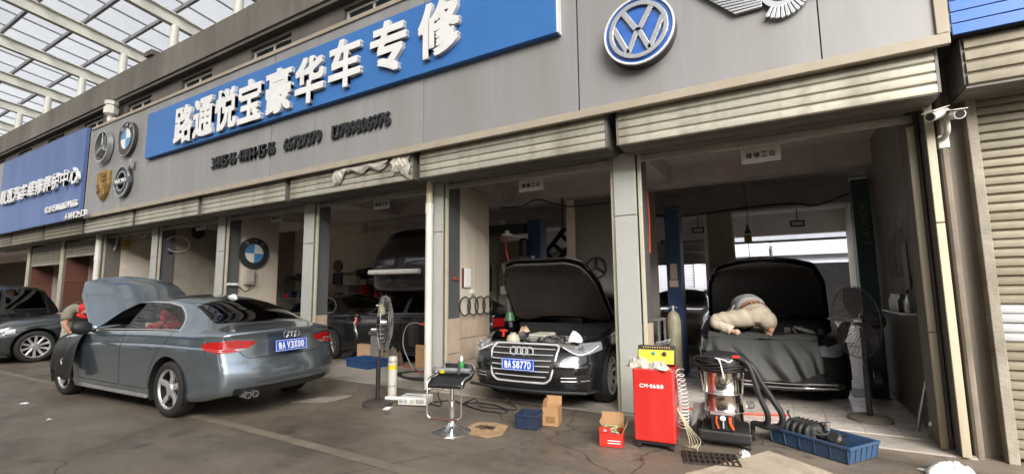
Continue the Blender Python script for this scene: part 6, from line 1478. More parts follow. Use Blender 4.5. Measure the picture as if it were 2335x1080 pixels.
t = T('white_bottle', 'small white bottle lying between the fan base and the white unit', 'bottle', (-4.5, 4.68, .03)); t.part('bottle', MB().tube([(-4.56, 4.62, .06), (-4.38, 4.70, .06)], [.026, .026], 12).tube([(-4.38, 4.70, .06), (-4.34, 4.715, .06)], [.024, .01], 12), M_white, smooth=True)

# ================================================================ bar stool with a hydraulic cylinder on it
st = thing('bar_stool', 'chrome bar stool with black seat and flared foot', 'stool', (-3.03, 4.02, 0), R(14))
MB().lathe([(.20, .0), (.20, .008), (.16, .022), (.08, .045), (.035, .09), (.03, .13), (.028, .30), (.035, .305), (.0355, .32), (.022, .325), (.021, .55)], 32, caps=False).build('column', M_chrome, st, smooth=True, ang=60)
MB().grid(lambda u, v: (-.19 + .38 * u, -.19 + .34 * v, .50 + .055 * min(1, v * 3.5) - .0 + (.05 * max(0, v - .7) / .3 * 1.0)), 6, 14).build('seat', M_blkpl, st, smooth=True).modifiers.new('t', 'SOLIDIFY').thickness = .035
for s in (-1, 1): MB().tube(smoothpts([(s * .195, .18, .62), (s * .20, .0, .57), (s * .195, -.17, .55), (s * .185, -.20, .45), (s * .185, -.20, .25), (s * .175, -.20, .2), (s * .13, -.20, .18)], 6), .009, 8).build('frame_tube', M_chrome, st, smooth=True)
MB().tube([(-.14, -.20, .18), (.14, -.20, .18)], .012, 10).build('footrest', mat('brown_grip', (.12, .06, .05), .6), st, smooth=True); MB().tube([(-.19, .18, .62), (-.15, .2, .66), (.15, .2, .66), (.19, .18, .62)], .009, 8).build('back_tube', M_chrome, st, smooth=True)
MB().grid(lambda u, v: (-.16 + .32 * u, .19 + .01 * v, .58 + .075 * v), 4, 3).build('backrest', M_blkpl, st, smooth=True).modifiers.new('t', 'SOLIDIFY').thickness = .02
MB().lathe([(.036, .46), (.036, .54)], 16).build('lever_housing', M_blkpl, st, smooth=True)
gg = thing('grease_gun', 'silver grease gun lying across the stool seat', 'tool', (-3.02, 4.03, .61), R(10))
MB().tube([(-.20, 0, 0), (.06, 0, .006)], .030, 18).tube([(.09, 0, .006), (.2, 0, .009)], .029, 18).build('barrel', mat('silver_barrel', (.6, .6, .6), .25, metal=.8), gg, smooth=True); MB().tube([(-.25, 0, 0), (-.235, 0, 0), (-.2, 0, 0)], [.015, .034, .034], 14).build('end_cap', mat('grey_cap', (.15, .15, .14), .5), gg, smooth=True)
MB().tube([(.06, 0, .006), (.09, 0, .006)], .031, 14).build('clear_band', G_lamp, gg, smooth=True); MB().box(-.14, -.09, -.034, -.028, -.02, .012).build('yellow_sticker', MATS['yellow_label'], gg); MB().tube([(.2, 0, .009), (.25, .01, .01), (.3, .03, .03)], .008, 8).build('nozzle', M_blkpl, gg, smooth=True)
MB().bar((.08, -.035, -.03), (.085, -.035, .12), .014, .014).build('trigger_rod', M_grey, gg, bevel=.003)
t = T('green_bottle', 'small green and white bottle standing behind the grease gun', 'bottle', (-3.05, 4.13, .64)); t.part('bottle', MB().lathe([(.028, 0), (.03, .01), (.03, .07), (.022, .085)], 14, M=Matrix.Translation((-3.01, 4.16, .612))), mat('green_plastic', (.03, .26, .06), .4), smooth=True); t.part('cap', MB().lathe([(.02, 0), (.016, .03), (.007, .055)], 12, M=Matrix.Translation((-3.01, 4.16, .698))), M_white, smooth=True)

# ================================================================ hoses and cables on the floor
def cable(label, pts, r, m, n=7, name='cable', cat='cable', z=0.0):
    o = MB().tube(smoothpts(pts, n), r, 7).build(name, m, None, smooth=True); return tag(o, label, cat)
cable('black cable looping on the street behind the bar stool', [(-4.0, 4.92, .012), (-3.85, 5.1, .012), (-3.6, 5.0, .012), (-3.2, 4.85, .012), (-2.9, 4.9, .012), (-3.1, 5.1, .012), (-3.45, 5.15, .012), (-3.6, 5.05, .012), (-3.45, 4.95, .08), (-3.38, 4.97, .10), (-3.3, 5.0, .012), (-2.9, 5.05, .012), (-2.95, 5.2, .012), (-3.4, 5.35, .3), (-3.62, 5.5, .62)], .010, M_blkpl)
cable('thin black cable from the white unit to the pillar foot', [(-3.98, 4.83, .012), (-3.8, 4.78, .012), (-3.9, 4.95, .012), (-4.15, 5.2, .012), (-4.3, 5.38, .03)], .008, M_blkpl)
cable('orange air hose lying on the floor of the third bay', [(-6.9, 7.2, .03), (-6.4, 6.9, .03), (-6.0, 6.75, .03), (-5.6, 6.5, .03), (-5.2, 6.4, .03), (-4.8, 6.6, .03)], .013, mat('orange_hose', (.45, .09, .04), .5), name='air_hose', cat='hose')
cable('dark hose coiled on the floor between fan and downpipe', [(-5.9, 6.3, .03), (-5.5, 6.0, .03), (-5.1, 6.1, .03), (-5.2, 6.5, .03), (-5.7, 6.5, .03), (-5.8, 6.15, .03), (-5.3, 5.9, .03), (-4.9, 6.0, .03)], .014, M_blkpl, name='air_hose', cat='hose')
cable('thin grey cable arching up from the floor of the third bay', [(-5.75, 6.5, .03), (-6.0, 6.5, .45), (-5.95, 6.5, .78), (-5.75, 6.5, .88), (-5.55, 6.5, .84)], .011, mat('grey_cable', (.2, .2, .2), .5))
t = T('red_spray_gun', 'red tool hanging at the end of the arching cable', 'tool', (-5.5, 6.5, .8)); t.part('body', MB().tube(smoothpts([(-5.58, 6.5, .86), (-5.46, 6.5, .84), (-5.42, 6.5, .76), (-5.46, 6.5, .68)], 5), .025, 8), mat('red_tool', (.5, .04, .02), .4), smooth=True)
t = carton('cardboard_box', 'upright cardboard box behind the hoses in the third bay', -6.0, 7.1, R(5), .26, .25, .42, M_kraft)
t = carton('cardboard_box', 'wide cardboard box behind the blue crate in the third bay', -7.35, 7.05, R(-4), .6, .3, .36, mat('light_kraft', (.42, .27, .17), .8, var=.1))
MB().box(-.3, .3, -.15, .15, .358, .366).build('lid', M_kraft, t)
heap('rag_pile', 'dull olive heap of rags beside the cardboard box in the third bay', 'rags', (-6.72, 6.95, .02), .35, .25, .34, mat('olive_cloth', (.12, .10, .07), .95, var=.25), 12)
# measuring arm with screen in the third bay
t = T('test_machine', 'wheel testing machine with dark disc, screen and boom arm in the third bay', 'machine', (-9.9, 8.75, 0))
t.part('cabinet', MB().box(-10.3, -9.8, 8.5, 8.9, 0, 1.62), M_grey, bevel=.02); t.part('screen', MB().box(-10.3, -9.95, 8.4, 8.46, 1.63, 1.95), M_blkpl, bevel=.01); t.part('post', MB().box(-10.45, -10.32, 8.72, 8.82, .0, 2.0), M_pvc, bevel=.01)
t.part('disc', MB().lathe([(.17, 0), (.17, .05), (.05, .06)], 20, M=Matrix.Translation((-10.42, 8.7, 2.14)) @ Matrix.Rotation(PI / 2, 4, 'X')), M_redb, smooth=True); t.part('boom', MB().bar((-10.3, 8.78, 1.92), (-9.2, 8.6, 1.94), .06, .09), mat('grey_boom', (.25, .23, .2), .5), bevel=.006)
t.part('hood', MB().prism([(-9.45, 1.82), (-9.05, 1.98), (-9.0, 2.05), (-9.5, 2.0)], 8.45, 8.65), M_blkpl, bevel=.01); t.part('arm', MB().bar((-9.08, 8.55, 1.95), (-9.18, 8.55, 1.62), .03, .03), M_blkpl)
t = T('computer_desk', 'dark workbench with a computer screen in the fourth bay', 'desk', (-12.0, 8.3, 0)); t.part('top', MB().box(-12.2, -10.6, 9.0, 9.28, .95, 1.0), M_redb, bevel=.006); t.part('screen', MB().box(-11.7, -11.2, 9.05, 9.09, 1.05, 1.42), M_blkpl, bevel=.01); t.part('cabinet', MB().box(-12.15, -11.7, 9.02, 9.26, .014, .94), M_blkpl)

# ================================================================ right-hand corner: pole, can, bag, litter
t = T('leaning_pole', 'grey pole leaning in the corner behind the cream strips', 'pole', (1.12, 6.1, 0)); t.part('pole', MB().tube([(1.10, 6.14, .02), (1.19, 5.96, .62)], .016, 8), M_alu, smooth=True)
t = T('spray_can', 'small spray can standing at the foot of the right wall', 'can', (1.16, 5.95, 0)); t.part('can', MB().lathe([(.026, 0), (.028, .01), (.028, .11), (.02, .13)], 14, M=Matrix.Translation((1.158, 5.88, .016))), mat('brown_grey_can', (.14, .11, .11), .4), smooth=True); t.part('cap', MB().lathe([(.02, 0), (.02, .02), (.008, .035)], 12, M=Matrix.Translation((1.158, 5.88, .147))), M_platew, smooth=True)
heap('plastic_bag', 'crumpled white plastic bag on the street at the bottom right', 'bag', (1.06, 4.93, .002), .21, .14, .11, mat('white_bag_film', (.66, .66, .63), .35, var=.1, scale=12), 21, .3, soft=1)
heap('paper_scrap', 'small crumpled white paper beside the drain grate', 'litter', (-.35, 4.66, .002), .05, .06, .05, M_white, 31, .3)
for (x, y, s, l) in ((-8.9, 2.35, .06, 'white paper scrap on the street at the lower left'), (-9.5, 2.0, .035, 'smaller white paper scrap at the left edge of the street'), (-4.33, 4.42, .09, 'pale wet scrap on the street in front of the white unit'), (-2.93, 3.85, .06, 'pale scrap on the street right of the stool foot'), (.9, 5.95, .07, 'pale scrap on the floor near the leaning pole'), (-7.5, 2.2, .03, 'tiny white scrap on the open street')):
    heap('paper_scrap', l, 'litter', (x, y, .004), s, s * .6, .012, M_platew, x, x)
# twin cameras
t = T('security_cameras', 'pair of cream bullet cameras on a bracket at the top of the end pillar', 'camera', (1.36, 5.25, 2.9))
for (x0, y0, z0), (x1, y1, z1) in (((1.215, 5.10, 2.875), (1.36, 5.30, 2.96)), ((1.405, 5.10, 2.865), (1.40, 5.34, 2.935))):
    o = t.part('camera_body', MB().tube([(x0, y0, z0), (x1, y1, z1)], .040, 14), M_pvc, smooth=True); a, b_ = Vector((x0, y0, z0)), Vector((x1, y1, z1)); d = (b_ - a).normalized(); t.part('lens', MB().tube([a - d * .002, a + d * .004], .032, 14), M_blkpl, smooth=True); t.part('sun_shield', MB().bar(a - d * .03 + Vector((0, 0, .045)), b_ + Vector((0, 0, .045)), .09, .008), M_pvc)
t.part('bracket', MB().tube(smoothpts([(1.37, 5.32, 2.94), (1.38, 5.36, 2.80), (1.38, 5.55, 2.76)], 5), .022, 8), M_pvc, smooth=True); t.part('junction_box', MB().box(1.34, 1.42, 5.48, 5.55, 2.68, 2.80), M_pvc, bevel=.01)
# plastic sheet caught on the third shutter box
t = T('plastic_sheet', 'crumpled dirty white plastic caught on the shutter box', 'plastic sheet', (-5.2, 5.03, 3.3)); M_film = mat('dirty_film', (.46, .43, .37), .4, var=.25, scale=12, dirt=.3, dirtcol=(.25, .21, .16), dscale=10)
def film(x0, x1, zt, zb, seed, amp=.02):
    return MB().grid(lambda u, v: (x0 + (x1 - x0) * u + .02 * math.sin(9 * v + seed), 5.035 - .035 * math.sin(PI * v) - amp * abs(mno.noise(Vector((u * 6 + seed, v * 2, seed)))) * 2, zt + (zb(u) - zt) * v), 18, 10)
t.part('sheet', film(-4.92, -4.56, 3.432, lambda u: 3.15 + .06 * math.sin(5 * u), 3, .03), M_film, smooth=True)
t.part('sheet', film(-6.2, -5.8, 3.432, lambda u: 3.12 + .28 * u + .04 * math.sin(12 * u), 7), M_film, smooth=True); t.part('sheet', film(-5.8, -5.0, 3.432, lambda u: 3.36 - .08 * abs(math.sin(6.5 * u)), 11), M_film, smooth=True)

# ================================================================ covers over the cars
M_cover = mat('black_fender_cover', (.020, .019, .018), .45, var=.15, scale=3)
M_cover2 = mat('dark_green_grey_cover', (.04, .042, .04), .72, var=.2, scale=3, dirt=.3, dirtcol=(.06, .055, .05), dscale=3)
co = drape('fender_cover', 'black cover draped over the front wing of the grey sedan', 'cover', (-9.42, 2.92, .86), (-8.52, 2.80, .92), [(-9.22, 2.68, .62), (-9.12, 2.64, .42), (-8.92, 2.64, .36), (-8.62, 2.65, .27), (-8.40, 2.67, .34)], M_cover, 2, .018, 30, 20, 2, mid=(0, -.06, .05))
MB().tube([(-8.62, 2.60, .50), (-8.64, 2.595, .55), (-8.61, 2.60, .58)], .006, 5).build('logo_print', M_white, co)
drape('fender_cover', 'dark cover hanging over the nose of the car in the right bay', 'cover', (-.86, 6.72, .80), (.36, 6.74, .80), [(-.88, 6.56, .55), (-.55, 6.50, .50), (-.25, 6.49, .34), (.05, 6.49, .33), (.17, 6.50, .36), (.28, 6.52, .42), (.40, 6.58, .46)], M_cover2, 6, .034, 44, 22, 5, mid=(0, -.06, .03))
MB().grid(lambda u, v: (-.86 + 1.22 * u, 6.72 + .26 * v, .80 + .06 * math.sin(PI * v) + .015 * math.sin(14 * u + 4 * v)), 30, 8).build('bonnet_cloth', M_cover2, None, smooth=True)
tag(D.objects['bonnet_cloth'], 'dark cloth spread on the front edge of the car in the right bay', 'cover')
# plastic bowl on the engine of the black sedan
heap('plastic_bag', 'small clear plastic bag lying on the engine of the black sedan', 'bag', (-2.25, 5.52, .80), .13, .11, .13, mat('clear_bag_film', (.6, .6, .6), .25, var=.15, scale=14), 41, 0, soft=1)
heap('work_gloves', 'pinkish cotton gloves lying in the engine bay of the black sedan', 'gloves', (-3.17, 5.9, .86), .09, .07, .08, mat('pink_beige_cotton', (.45, .30, .22), .9, var=.2, scale=20), 43, 0)
t = T('red_tool', 'red tool standing in the engine bay of the black sedan', 'tool', (-3.4, 5.7, .8)); t.part('body', MB().tube([(-3.42, 5.72, .80), (-3.40, 5.72, .90)], .02, 8).tube([(-3.47, 5.72, .88), (-3.35, 5.72, .88)], .015, 8), MATS['red_tool'], smooth=True)
t = T('work_lamp', 'green and white work lamp leaning beside the raised bonnet', 'lamp', (-3.6, 6.0, 1)); t.part('arm', MB().bar((-3.65, 6.2, 1.45), (-3.45, 6.0, .9), .05, .04), M_blkpl, bevel=.006); t.part('head', MB().box(-3.72, -3.58, 6.15, 6.25, 1.38, 1.5), M_alu, bevel=.01); t.part('shade', MB().lathe([(.08, 0), (.05, .12)], 14, M=Matrix.Translation((-3.5, 6.05, 1.0))), mat('dark_green_plastic', (.03, .09, .04), .4), smooth=True)
# ================================================================ people
M_skin = mat('skin', (.42, .22, .14), .55, var=.06)
def skinned(name, joints, edges, mats, par=None, sub=2, root=0):
    """joints: [(x,y,z,r)]; one continuous surface grown round the skeleton"""
    m = D.meshes.new(name); m.from_pydata([j[:3] for j in joints], edges, []); o = D.objects.new(name, m); COL.objects.link(o)
    if par: o.parent = par
    sk_ = o.modifiers.new('skin', 'SKIN'); lay = m.skin_vertices[0].data if m.skin_vertices else None
    if lay is None:
        bm = bmesh.new(); bm.from_mesh(m); bm.verts.layers.skin.verify(); bm.to_mesh(m); bm.free(); lay = m.skin_vertices[0].data
    for i, j in enumerate(joints): lay[i].radius = (j[3], j[4] if len(j) > 4 else j[3]); lay[i].use_root = (i == root)
    sk_.use_smooth_shade = True; sk_.branch_smoothing = .6; ss = o.modifiers.new('sub', 'SUBSURF'); ss.levels = sub; ss.render_levels = sub
    for a in (mats if isinstance(mats, (list, tuple)) else [mats]): m.materials.append(a)
    return o
def hand(par, wrist, fwd, palm_n, side, m, curl=.6, s=1.0):
    """palm and five separate bent fingers, one mesh"""
    f = Vector(fwd).normalized(); n = Vector(palm_n).normalized(); n = (n - f * n.dot(f)).normalized(); sd = f.cross(n) * side; w = Vector(wrist)
    J = [(*w, .022 * s, .017 * s), (*(w + f * .045 * s), .030 * s, .013 * s), (*(w + f * .08 * s), .034 * s, .012 * s)]; E_ = [(0, 1), (1, 2)]
    for k, (off, ln) in enumerate(((-.027, .062), (-.009, .074), (.009, .070), (.027, .054))):
        p = w + f * .085 * s + sd * off * s; i0 = len(J); J.append((*p, .0085 * s)); E_.append((2, i0)); d = f.copy()
        for q in range(3): d = (d + n * curl * .55).normalized(); p = p + d * ln * s * (.45, .32, .23)[q]; J.append((*p, (.0082, .0075, .0065)[q] * s)); E_.append((i0 + q, i0 + q + 1))
    p = w + f * .03 * s - sd * .026 * s; i0 = len(J); J.append((*p, .011 * s)); E_.append((0, i0)); d = (f * .6 - sd * .8 + n * .3).normalized()
    for q in range(2): p = p + d * (.034, .028)[q] * s; d = (d + f * .3).normalized(); J.append((*p, (.0095, .008)[q] * s)); E_.append((i0 + q, i0 + q + 1))
    return skinned('hand', J, E_, m, par, 1)
M_camo = mat('patterned_work_trousers', (.40, .36, .30), .9, var=.35, scale=9, dirt=.35, dirtcol=(.20, .18, .15), dscale=5, bump=.2)
M_tshirt = mat('grey_green_tshirt', (.22, .21, .16), .9, var=.12, scale=4, dirt=.2, dirtcol=(.1, .09, .07), bump=.15)
M_gshirt = mat('grey_blue_overshirt', (.34, .35, .34), .9, var=.3, scale=7, bump=.15)
M_cap = mat('red_cap', (.60, .015, .025), .7, var=.08)
M_shoe = mat('dark_shoe', (.035, .028, .025), .7, var=.15)
M_hair = mat('black_hair', (.012, .010, .009), .8, var=.2, bump=.3)
def person(label, loc, group=None): return thing('person', label, 'person', loc)
# worker 1: bent over the open engine of the grey sedan, side-on, cap at the right
p1 = person('worker in red cap and grey shirt bending under the raised bonnet of the grey sedan', (-10.13, 3.1, 0))
O = Vector((-10.2, 3.1, 0))
def L_(x, y, z, *r): return (x - O.x, y - O.y, z, *r)
hip = (-10.26, 2.90, .96); 
J = [L_(-10.30, 3.12, .93, .135, .12), L_(-10.22, 3.11, 1.05, .13, .12), L_(-10.07, 3.09, 1.17, .14, .12), L_(-9.93, 3.07, 1.235, .145, .10), L_(-9.81, 3.05, 1.245, .058), L_(-9.73, 3.04, 1.23, .07, .075), L_(-9.65, 3.04, 1.19, .08, .09), L_(-9.61, 3.04, 1.13, .055),
     L_(-10.29, 3.03, .86, .088), L_(-10.24, 3.01, .50, .062), L_(-10.32, 3.02, .12, .042), L_(-10.19, 3.00, .05, .042, .033),
     L_(-10.27, 3.21, .86, .088), L_(-10.20, 3.23, .50, .062), L_(-10.27, 3.25, .12, .042), L_(-10.14, 3.24, .05, .042, .033),
     L_(-9.93, 2.92, 1.19, .058), L_(-9.85, 2.86, .97, .042), L_(-9.66, 2.86, .89, .030),
     L_(-9.90, 3.22, 1.18, .058), L_(-9.76, 3.26, .98, .042), L_(-9.58, 3.20, .92, .030)]
E_ = [(0, 1), (1, 2), (2, 3), (3, 4), (4, 5), (5, 6), (6, 7), (0, 8), (8, 9), (9, 10), (10, 11), (0, 12), (12, 13), (13, 14), (14, 15), (3, 16), (16, 17), (17, 18), (3, 19), (19, 20), (20, 21)]
SK = {0: .85, 1: .85, 2: .85, 3: .85, 8: .7, 9: .75, 10: .75, 11: .7, 12: .7, 13: .75, 14: .75, 15: .7, 16: .8, 19: .8}
def slim(J0, skip=()): return [(*j[:3], *[r * (SK.get(i, 1) if i not in skip else 1) for r in j[3:]]) for i, j in enumerate(J0)]
skinned('body', slim(J), E_, M_skin, p1)
# trousers, shirt, shoes follow the same skeleton a little wider
def sub(idx, ed, grow, name, m, par, J0, sub_=2, root=0):
    mp = {k: i for i, k in enumerate(idx)}; return skinned(name, [(*J0[k][:3], *[r + grow for r in J0[k][3:]]) for k in idx], [(mp[a], mp[b]) for a, b in ed], m, par, sub_, root)
sub([1, 0, 8, 9, 10, 12, 13, 14], [(1, 0), (0, 8), (8, 9), (9, 10), (0, 12), (12, 13), (13, 14)], .022, 'trousers', M_camo, p1, J, root=1)
J2 = J + [tuple(Vector(J[16][:3]).lerp(Vector(J[17][:3]), .75)) + (.055,), tuple(Vector(J[19][:3]).lerp(Vector(J[20][:3]), .75)) + (.055,)]
sub([0, 1, 2, 3, 16, 22, 19, 23], [(0, 1), (1, 2), (2, 3), (3, 16), (16, 22), (3, 19), (19, 23)], .024, 'shirt', M_gshirt, p1, J2, root=1)
sub([3, 16, 22], [(3, 16), (16, 22)], .031, 'sleeve', M_tshirt, p1, J2)
for a, b in ((10, 11), (14, 15)): sub([a, b], [(a, b)], .012, 'shoe', M_shoe, p1, J)
b = MB(); Mh = Matrix.Translation(Vector((-9.68, 3.04, 1.225)) - O) @ Matrix.Rotation(R(62), 4, 'Y')
b.lathe([(.086, -.01), (.090, .02), (.080, .052), (.052, .076), (.0, .086)], 20, M=Mh, caps=False); b.build('cap', M_cap, p1, smooth=True)
p1.location.x += .05; p1.location.y += .07
MB().grid(lambda u, v: Mh @ Vector(((.09 + .075 * v) * math.cos(R(-55 + 110 * u)), (.09 + .06 * v) * math.sin(R(-55 + 110 * u)), -.012 - .012 * v)), 10, 3).build('cap_peak', M_cap, p1, smooth=True).modifiers.new('t', 'SOLIDIFY').thickness = .004
# face details under the cap
fc_ = Vector((-9.595, 3.04, 1.15)) - O
for s in (-1, 1):
    MB().lathe([(.0, -.012), (.012, 0), (.0, .012)], 8, M=Matrix.Translation(fc_ + Vector((.02, s * .032, .02))), caps=False).build('eye', M_platew, p1, smooth=True)
    MB().lathe([(.02, -.006), (.026, 0), (.02, .006)], 10, M=Matrix.Translation(Vector((-9.70, 3.04 + s * .088, 1.19)) - O) @ Matrix.Rotation(PI / 2, 4, 'X')).build('ear', M_skin, p1, smooth=True)
MB().tube([fc_ + Vector((.03, 0, .015)), fc_ + Vector((.052, 0, -.01)), fc_ + Vector((.035, 0, -.02))], [.008, .013, .009], 8).build('nose', M_skin, p1, smooth=True)
hand(p1, Vector((-9.66, 2.86, .89)) - O, (.8, .15, -.35), (0, .2, -1), 1, M_skin); hand(p1, Vector((-9.58, 3.20, .92)) - O, (.8, -.1, -.35), (0, -.2, -1), -1, M_skin)

# worker 2: kneeling on the nose of the car in the right bay, head down in the engine, seen from behind
p2 = person('worker in cream trousers kneeling on the car nose, back turned, head down in the engine', (-.3, 7.0, .8)); O = Vector((-.3, 7.0, .8))
def L_(x, y, z, *r): return (x - O.x, y - O.y, z - O.z, *r)
J = [L_(-.27, 6.92, 1.06, .150, .125), L_(-.35, 7.10, 1.18, .15, .125), L_(-.41, 7.28, 1.19, .17, .12), L_(-.46, 7.44, 1.08, .15, .10), L_(-.48, 7.54, .98, .055), L_(-.49, 7.60, .92, .078, .085), L_(-.50, 7.66, .86, .085, .09),
     L_(-.44, 6.90, 1.05, .110), L_(-.78, 6.87, 1.015, .082), L_(-.66, 6.84, .93, .062), L_(-.56, 6.82, .875, .045), L_(-.47, 6.83, .86, .035),
     L_(-.17, 6.92, 1.03, .120), L_(-.20, 7.16, .93, .085), L_(-.18, 7.0, .87, .05), L_(-.16, 6.84, .86, .045, .035),
     L_(-.24, 7.40, 1.08, .06), L_(-.08, 7.14, 1.00, .045), L_(-.13, 6.84, .885, .034),
     L_(-.66, 7.40, 1.06, .06), L_(-.72, 7.50, .95, .045), L_(-.60, 7.58, .86, .032), L_(-.30, 7.01, 1.12, .142, .128)]
E_ = [(0, 22), (22, 1), (1, 2), (2, 3), (3, 4), (4, 5), (5, 6), (0, 7), (7, 8), (8, 9), (9, 10), (10, 11), (0, 12), (12, 13), (13, 14), (14, 15), (3, 16), (16, 17), (17, 18), (3, 19), (19, 20), (20, 21)]
SK.update({7: .7, 12: .7, 10: .75, 0: .6, 1: .75, 22: .8, 2: .8, 3: .8}); SK.pop(11); skinned('body', slim(J), E_, M_skin, p2)
M_cream = mat('cream_work_trousers', (.46, .40, .31), .85, var=.14, scale=6, bump=1.0, bscale=9, dirt=.35, dirtcol=(.28, .22, .15), dscale=7)
M_gs2 = mat('pale_grey_shirt', (.42, .42, .41), .85, var=.14, scale=5, bump=.9, bscale=9, dirt=.3, dirtcol=(.18, .17, .16), dscale=6)
JT = J + [tuple(Vector(J[9][:3]).lerp(Vector(J[10][:3]), .9)) + (.058,)]
def wrap(name, pts, rad, m, par, sq=.86, n=28, wr=.004, seed=1, sv=(1, .12, 0)):
    # cloth round the trunk: an oval tube through pts, wrinkled a little
    P = smoothpts(pts, 6); k = len(P); vs = []; fs = []; side = Vector(sv).normalized()
    for i, c in enumerate(P):
        t = (P[min(i + 1, k - 1)] - P[max(i - 1, 0)]).normalized(); sd = (side - t * side.dot(t)).normalized(); up = t.cross(sd); q = i / (k - 1) * (len(rad) - 1); j = min(int(q), len(rad) - 2); r_ = rad[j] + (rad[j + 1] - rad[j]) * (q - j)
        for a in range(n):
            an = 2 * PI * a / n; w_ = wr * math.sin(i * 1.3 + 2 * math.sin(an * 2 + seed)) + wr * mno.noise(Vector((i * .5, an, seed)))
            vs.append(c + sd * math.cos(an) * (r_ + w_) + up * math.sin(an) * (r_ * sq + w_))
    for i in range(k - 1):
        for a in range(n): fs.append((i * n + a, i * n + (a + 1) % n, (i + 1) * n + (a + 1) % n, (i + 1) * n + a))
    return MB().add(vs, fs).build(name, m, par, smooth=True, ang=80)
V_ = lambda i: Vector(J[i][:3])
wrap('trouser_leg', [V_(0) + Vector((.06, .0, 0)), V_(0) + Vector((-.06, 0, .0)), V_(7), V_(7).lerp(V_(8), .5), V_(7).lerp(V_(8), .85), V_(8) + Vector((.015, -.01, -.03)), V_(9), Vector(JT[23][:3])], [.05, .12, .122, .105, .09, .085, .075, .066], M_cream, p2, 1.0, wr=.0035, seed=3, sv=(0, 1, 0))
wrap('trouser_leg', [V_(0) + Vector((-.02, 0, .03)), V_(12), V_(12).lerp(V_(13), .5) + Vector((.01, 0, -.03)), V_(13), V_(14).lerp(V_(13), .5)], [.09, .118, .10, .085, .07], M_cream, p2, 1.0, wr=.005, seed=4)
wrap('trouser_seat', [V_(0) + Vector((.01, -.10, -.06)), V_(0) + Vector((0, -.05, -.02)), V_(0), V_(0).lerp(V_(1), .32), V_(0).lerp(V_(1), .56)], [.02, .15, .185, .182, .165], M_cream, p2, .84, wr=.005, seed=2)
J2 = J + [tuple((Vector(J[0][:3]).lerp(Vector(J[1][:3]), .74))) + (.140, .120), tuple(Vector(J[16][:3]).lerp(Vector(J[17][:3]), .8)) + (.055,), tuple(Vector(J[19][:3]).lerp(Vector(J[20][:3]), .8)) + (.055,)]
J2.append(tuple(Vector(J[0][:3]).lerp(Vector(J[1][:3]), .60)) + (.04,))
sub([2, 3, 16, 24, 19, 25], [(2, 3), (3, 16), (16, 24), (3, 19), (19, 25)], .010, 'sleeves', M_gs2, p2, J2, root=1)
wrap('shirt', [V_(0).lerp(V_(1), .95), V_(1), V_(2), V_(3), V_(4)], [.178, .185, .195, .165, .06], M_gs2, p2, .84, wr=.009, seed=5)
wc = Vector(J[0][:3]).lerp(Vector(J[1][:3]), .52); ax = (Vector(J[1][:3]) - Vector(J[0][:3])).normalized(); q = ax.to_track_quat('Z', 'Y').to_matrix().to_4x4()
MB().tube([Matrix.Translation(wc) @ q @ Vector((.170 * math.cos(a), .146 * math.sin(a), dz)) for dz in (0,) for a in [2 * PI * i / 28 for i in range(28)]], .014, 8, closed=True).build('belt', mat('brown_belt', (.09, .04, .02), .5, var=.15), p2, smooth=True)
for k in range(4):
    a = R(-150 + 40 * k); MB().box(-.007, .007, .150, .170, -.024, .024, M=Matrix.Translation(wc) @ q @ Matrix.Rotation(a + R(90), 4, 'Z')).build('belt_loop', M_cream, p2)
sub([10, 11], [(10, 11)], .010, 'shoe', mat('worn_pink_shoe', (.42, .30, .24), .7, var=.3, scale=14), p2, J); sub([14, 15], [(14, 15)], .008, 'shoe', M_shoe, p2, J)
b = MB(); b.lathe([(.0, -.10), (.06, -.085), (.092, -.03), (.095, .03), (.06, .09), (.0, .1)], 18, M=Matrix.Translation(Vector((-.495, 7.65, .875)) - O), caps=False); b.build('hair', M_hair, p2, smooth=True)
for s in (-1, 1): MB().lathe([(.02, -.006), (.026, 0), (.02, .006)], 10, M=Matrix.Translation(Vector((-.495 + s * .095, 7.63, .88)) - O) @ Matrix.Rotation(PI / 2, 4, 'Y')).build('ear', M_skin, p2, smooth=True)
hand(p2, Vector((-.13, 6.86, .875)) - O, (-.1, -.6, -.5), (0, .4, -1), 1, M_skin); hand(p2, Vector((-.60, 7.58, .86)) - O, (.5, .4, -.5), (0, 0, -1), -1, M_skin)

wrap('back_skin', [V_(0).lerp(V_(1), .5), V_(0).lerp(V_(1), .75), V_(0).lerp(V_(1), 1.1)], [.155, .160, .165], M_skin, p2, .86, wr=0)
MB().grid(lambda u, v: Vector((-.56 - .10 * v + .02 * math.sin(7 * u), 7.0 + .28 * u, 1.20 - .26 * v + .02 * math.sin(9 * u + 3 * v))) - O, 12, 10).build('shirt_tail', M_gs2, p2, smooth=True).modifiers.new('t', 'SOLIDIFY').thickness = .004
# engine clutter of the car in the right bay
for k in range(12):
    x, y = rng.uniform(.45, 1.3), rng.uniform(-.62, .1); m = rng.choice([M_alu, M_engine, M_engg])
    if k % 3 == 0: MB().lathe([(.03, 0), (.04, .01), (.04, .06), (.02, .08)], 12, M=Matrix.Translation((x, y, .78 + rng.uniform(0, .05)))).build('cap', m, rc, smooth=True)
    elif k % 3 == 1: MB().box(x - .06, x + .06, y - .04, y + .04, .74, .84 + rng.uniform(0, .06), M=None).build('relay_box', m, rc, bevel=.01)
    else: MB().tube(smoothpts([(x, y, .78), (x + .1, y + .06, .88), (x + .2, y + .02, .80)], 5), .016, 7).build('hose', m, rc, smooth=True)
MB().lathe([(.0, .0), (.11, .01), (.13, .03), (.12, .05), (.05, .06), (.0, .06)], 20, M=Matrix.Translation((.55, -.42, .86)) @ Matrix.Rotation(.3, 4, 'X')).build('air_filter_lid', M_engg, rc, smooth=True)
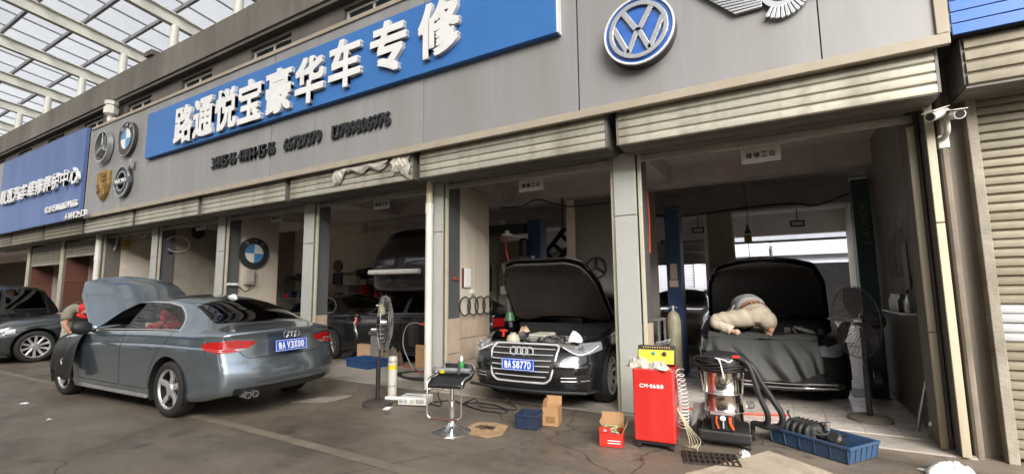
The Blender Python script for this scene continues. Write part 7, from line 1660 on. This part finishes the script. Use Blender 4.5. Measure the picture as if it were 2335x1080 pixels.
# ================================================================ more of what stands and hangs in the bays
def rack(x, y, w_, label, seed):
    r_ = random.Random(seed); t = T('storage_rack', label, 'rack', (x, y, 0), 'storage racks in the bays')
    for dx in (0, w_ - .03):
        for dy in (0, .37): t.part('upright', MB().box(x + dx, x + dx + .03, y + dy, y + dy + .03, .016, 1.9), M_alu)
    for z in (.25, .75, 1.25, 1.75):
        t.part('shelf', MB().box(x, x + w_, y, y + .4, z, z + .03), M_alu)
        q = x + .05
        while q < x + w_ - .2:
            s_ = r_.uniform(.1, .24); h_ = r_.uniform(.12, .36); k = r_.random()
            if k < .7: t.part('box', MB().box(q, q + s_, y + .04, y + .34, z + .031, z + .031 + h_), r_.choice([M_kraft, M_crateb, M_redc, M_grey, M_pvc, M_blkpl]), bevel=.006)
            else: t.part('can', MB().lathe([(.05, 0), (.05, .18), (.03, .2)], 12, M=Matrix.Translation((q + .06, y + .2, z + .031))), r_.choice([M_alu, M_blkpl, M_redc]), smooth=True)
            q += s_ + r_.uniform(.02, .07)
rack(-9.9, 8.2 + .7, 0.9, 'grey storage rack of boxes at the back of the third bay', 3)
rack(-7.6, 8.85, 1.1, 'storage rack of boxes and cans behind the raised car', 4)
rack(-13.0, 8.8, 1.2, 'storage rack of boxes at the back of the fourth bay', 5)
for x, z, l in ((-8.6, 1.95, 'dim wall poster at the back of the third bay'), (-12.4, 2.2, 'dim wall poster at the back of the fourth bay')):
    t = T('wall_poster', l, 'poster', (x, 9.29, z)); t.part('sheet', MB().box(x - .3, x + .3, 9.285, 9.295, z - .4, z + .4), mat('poster_print', (.45, .40, .33), .6, var=.5, scale=7))
for k in range(5):
    x = BX[k + 1]
    t = T('tube_light', ('unlit tube light under the ceiling of the ' + ['right bay', 'bay with the black sedan', 'downpipe bay', 'bay with the round emblem', 'bay with the white hose loop'][k]), 'lamp', (x + 1.4, 6.9, 3.35), 'unlit tube lights under the bay ceilings')
    t.part('housing', MB().box(x + .8, x + 2.0, 6.86, 6.94, 3.36, 3.415), M_pvc, bevel=.006); t.part('tube', MB().tube([(x + .83, 6.9, 3.335), (x + 1.97, 6.9, 3.335)], .014, 8), M_white, smooth=True)
    t.part('conduit', MB().tube([(x + .2, 6.9, 3.40), (x + .8, 6.9, 3.40)], .012, 6), M_pvc, smooth=True)
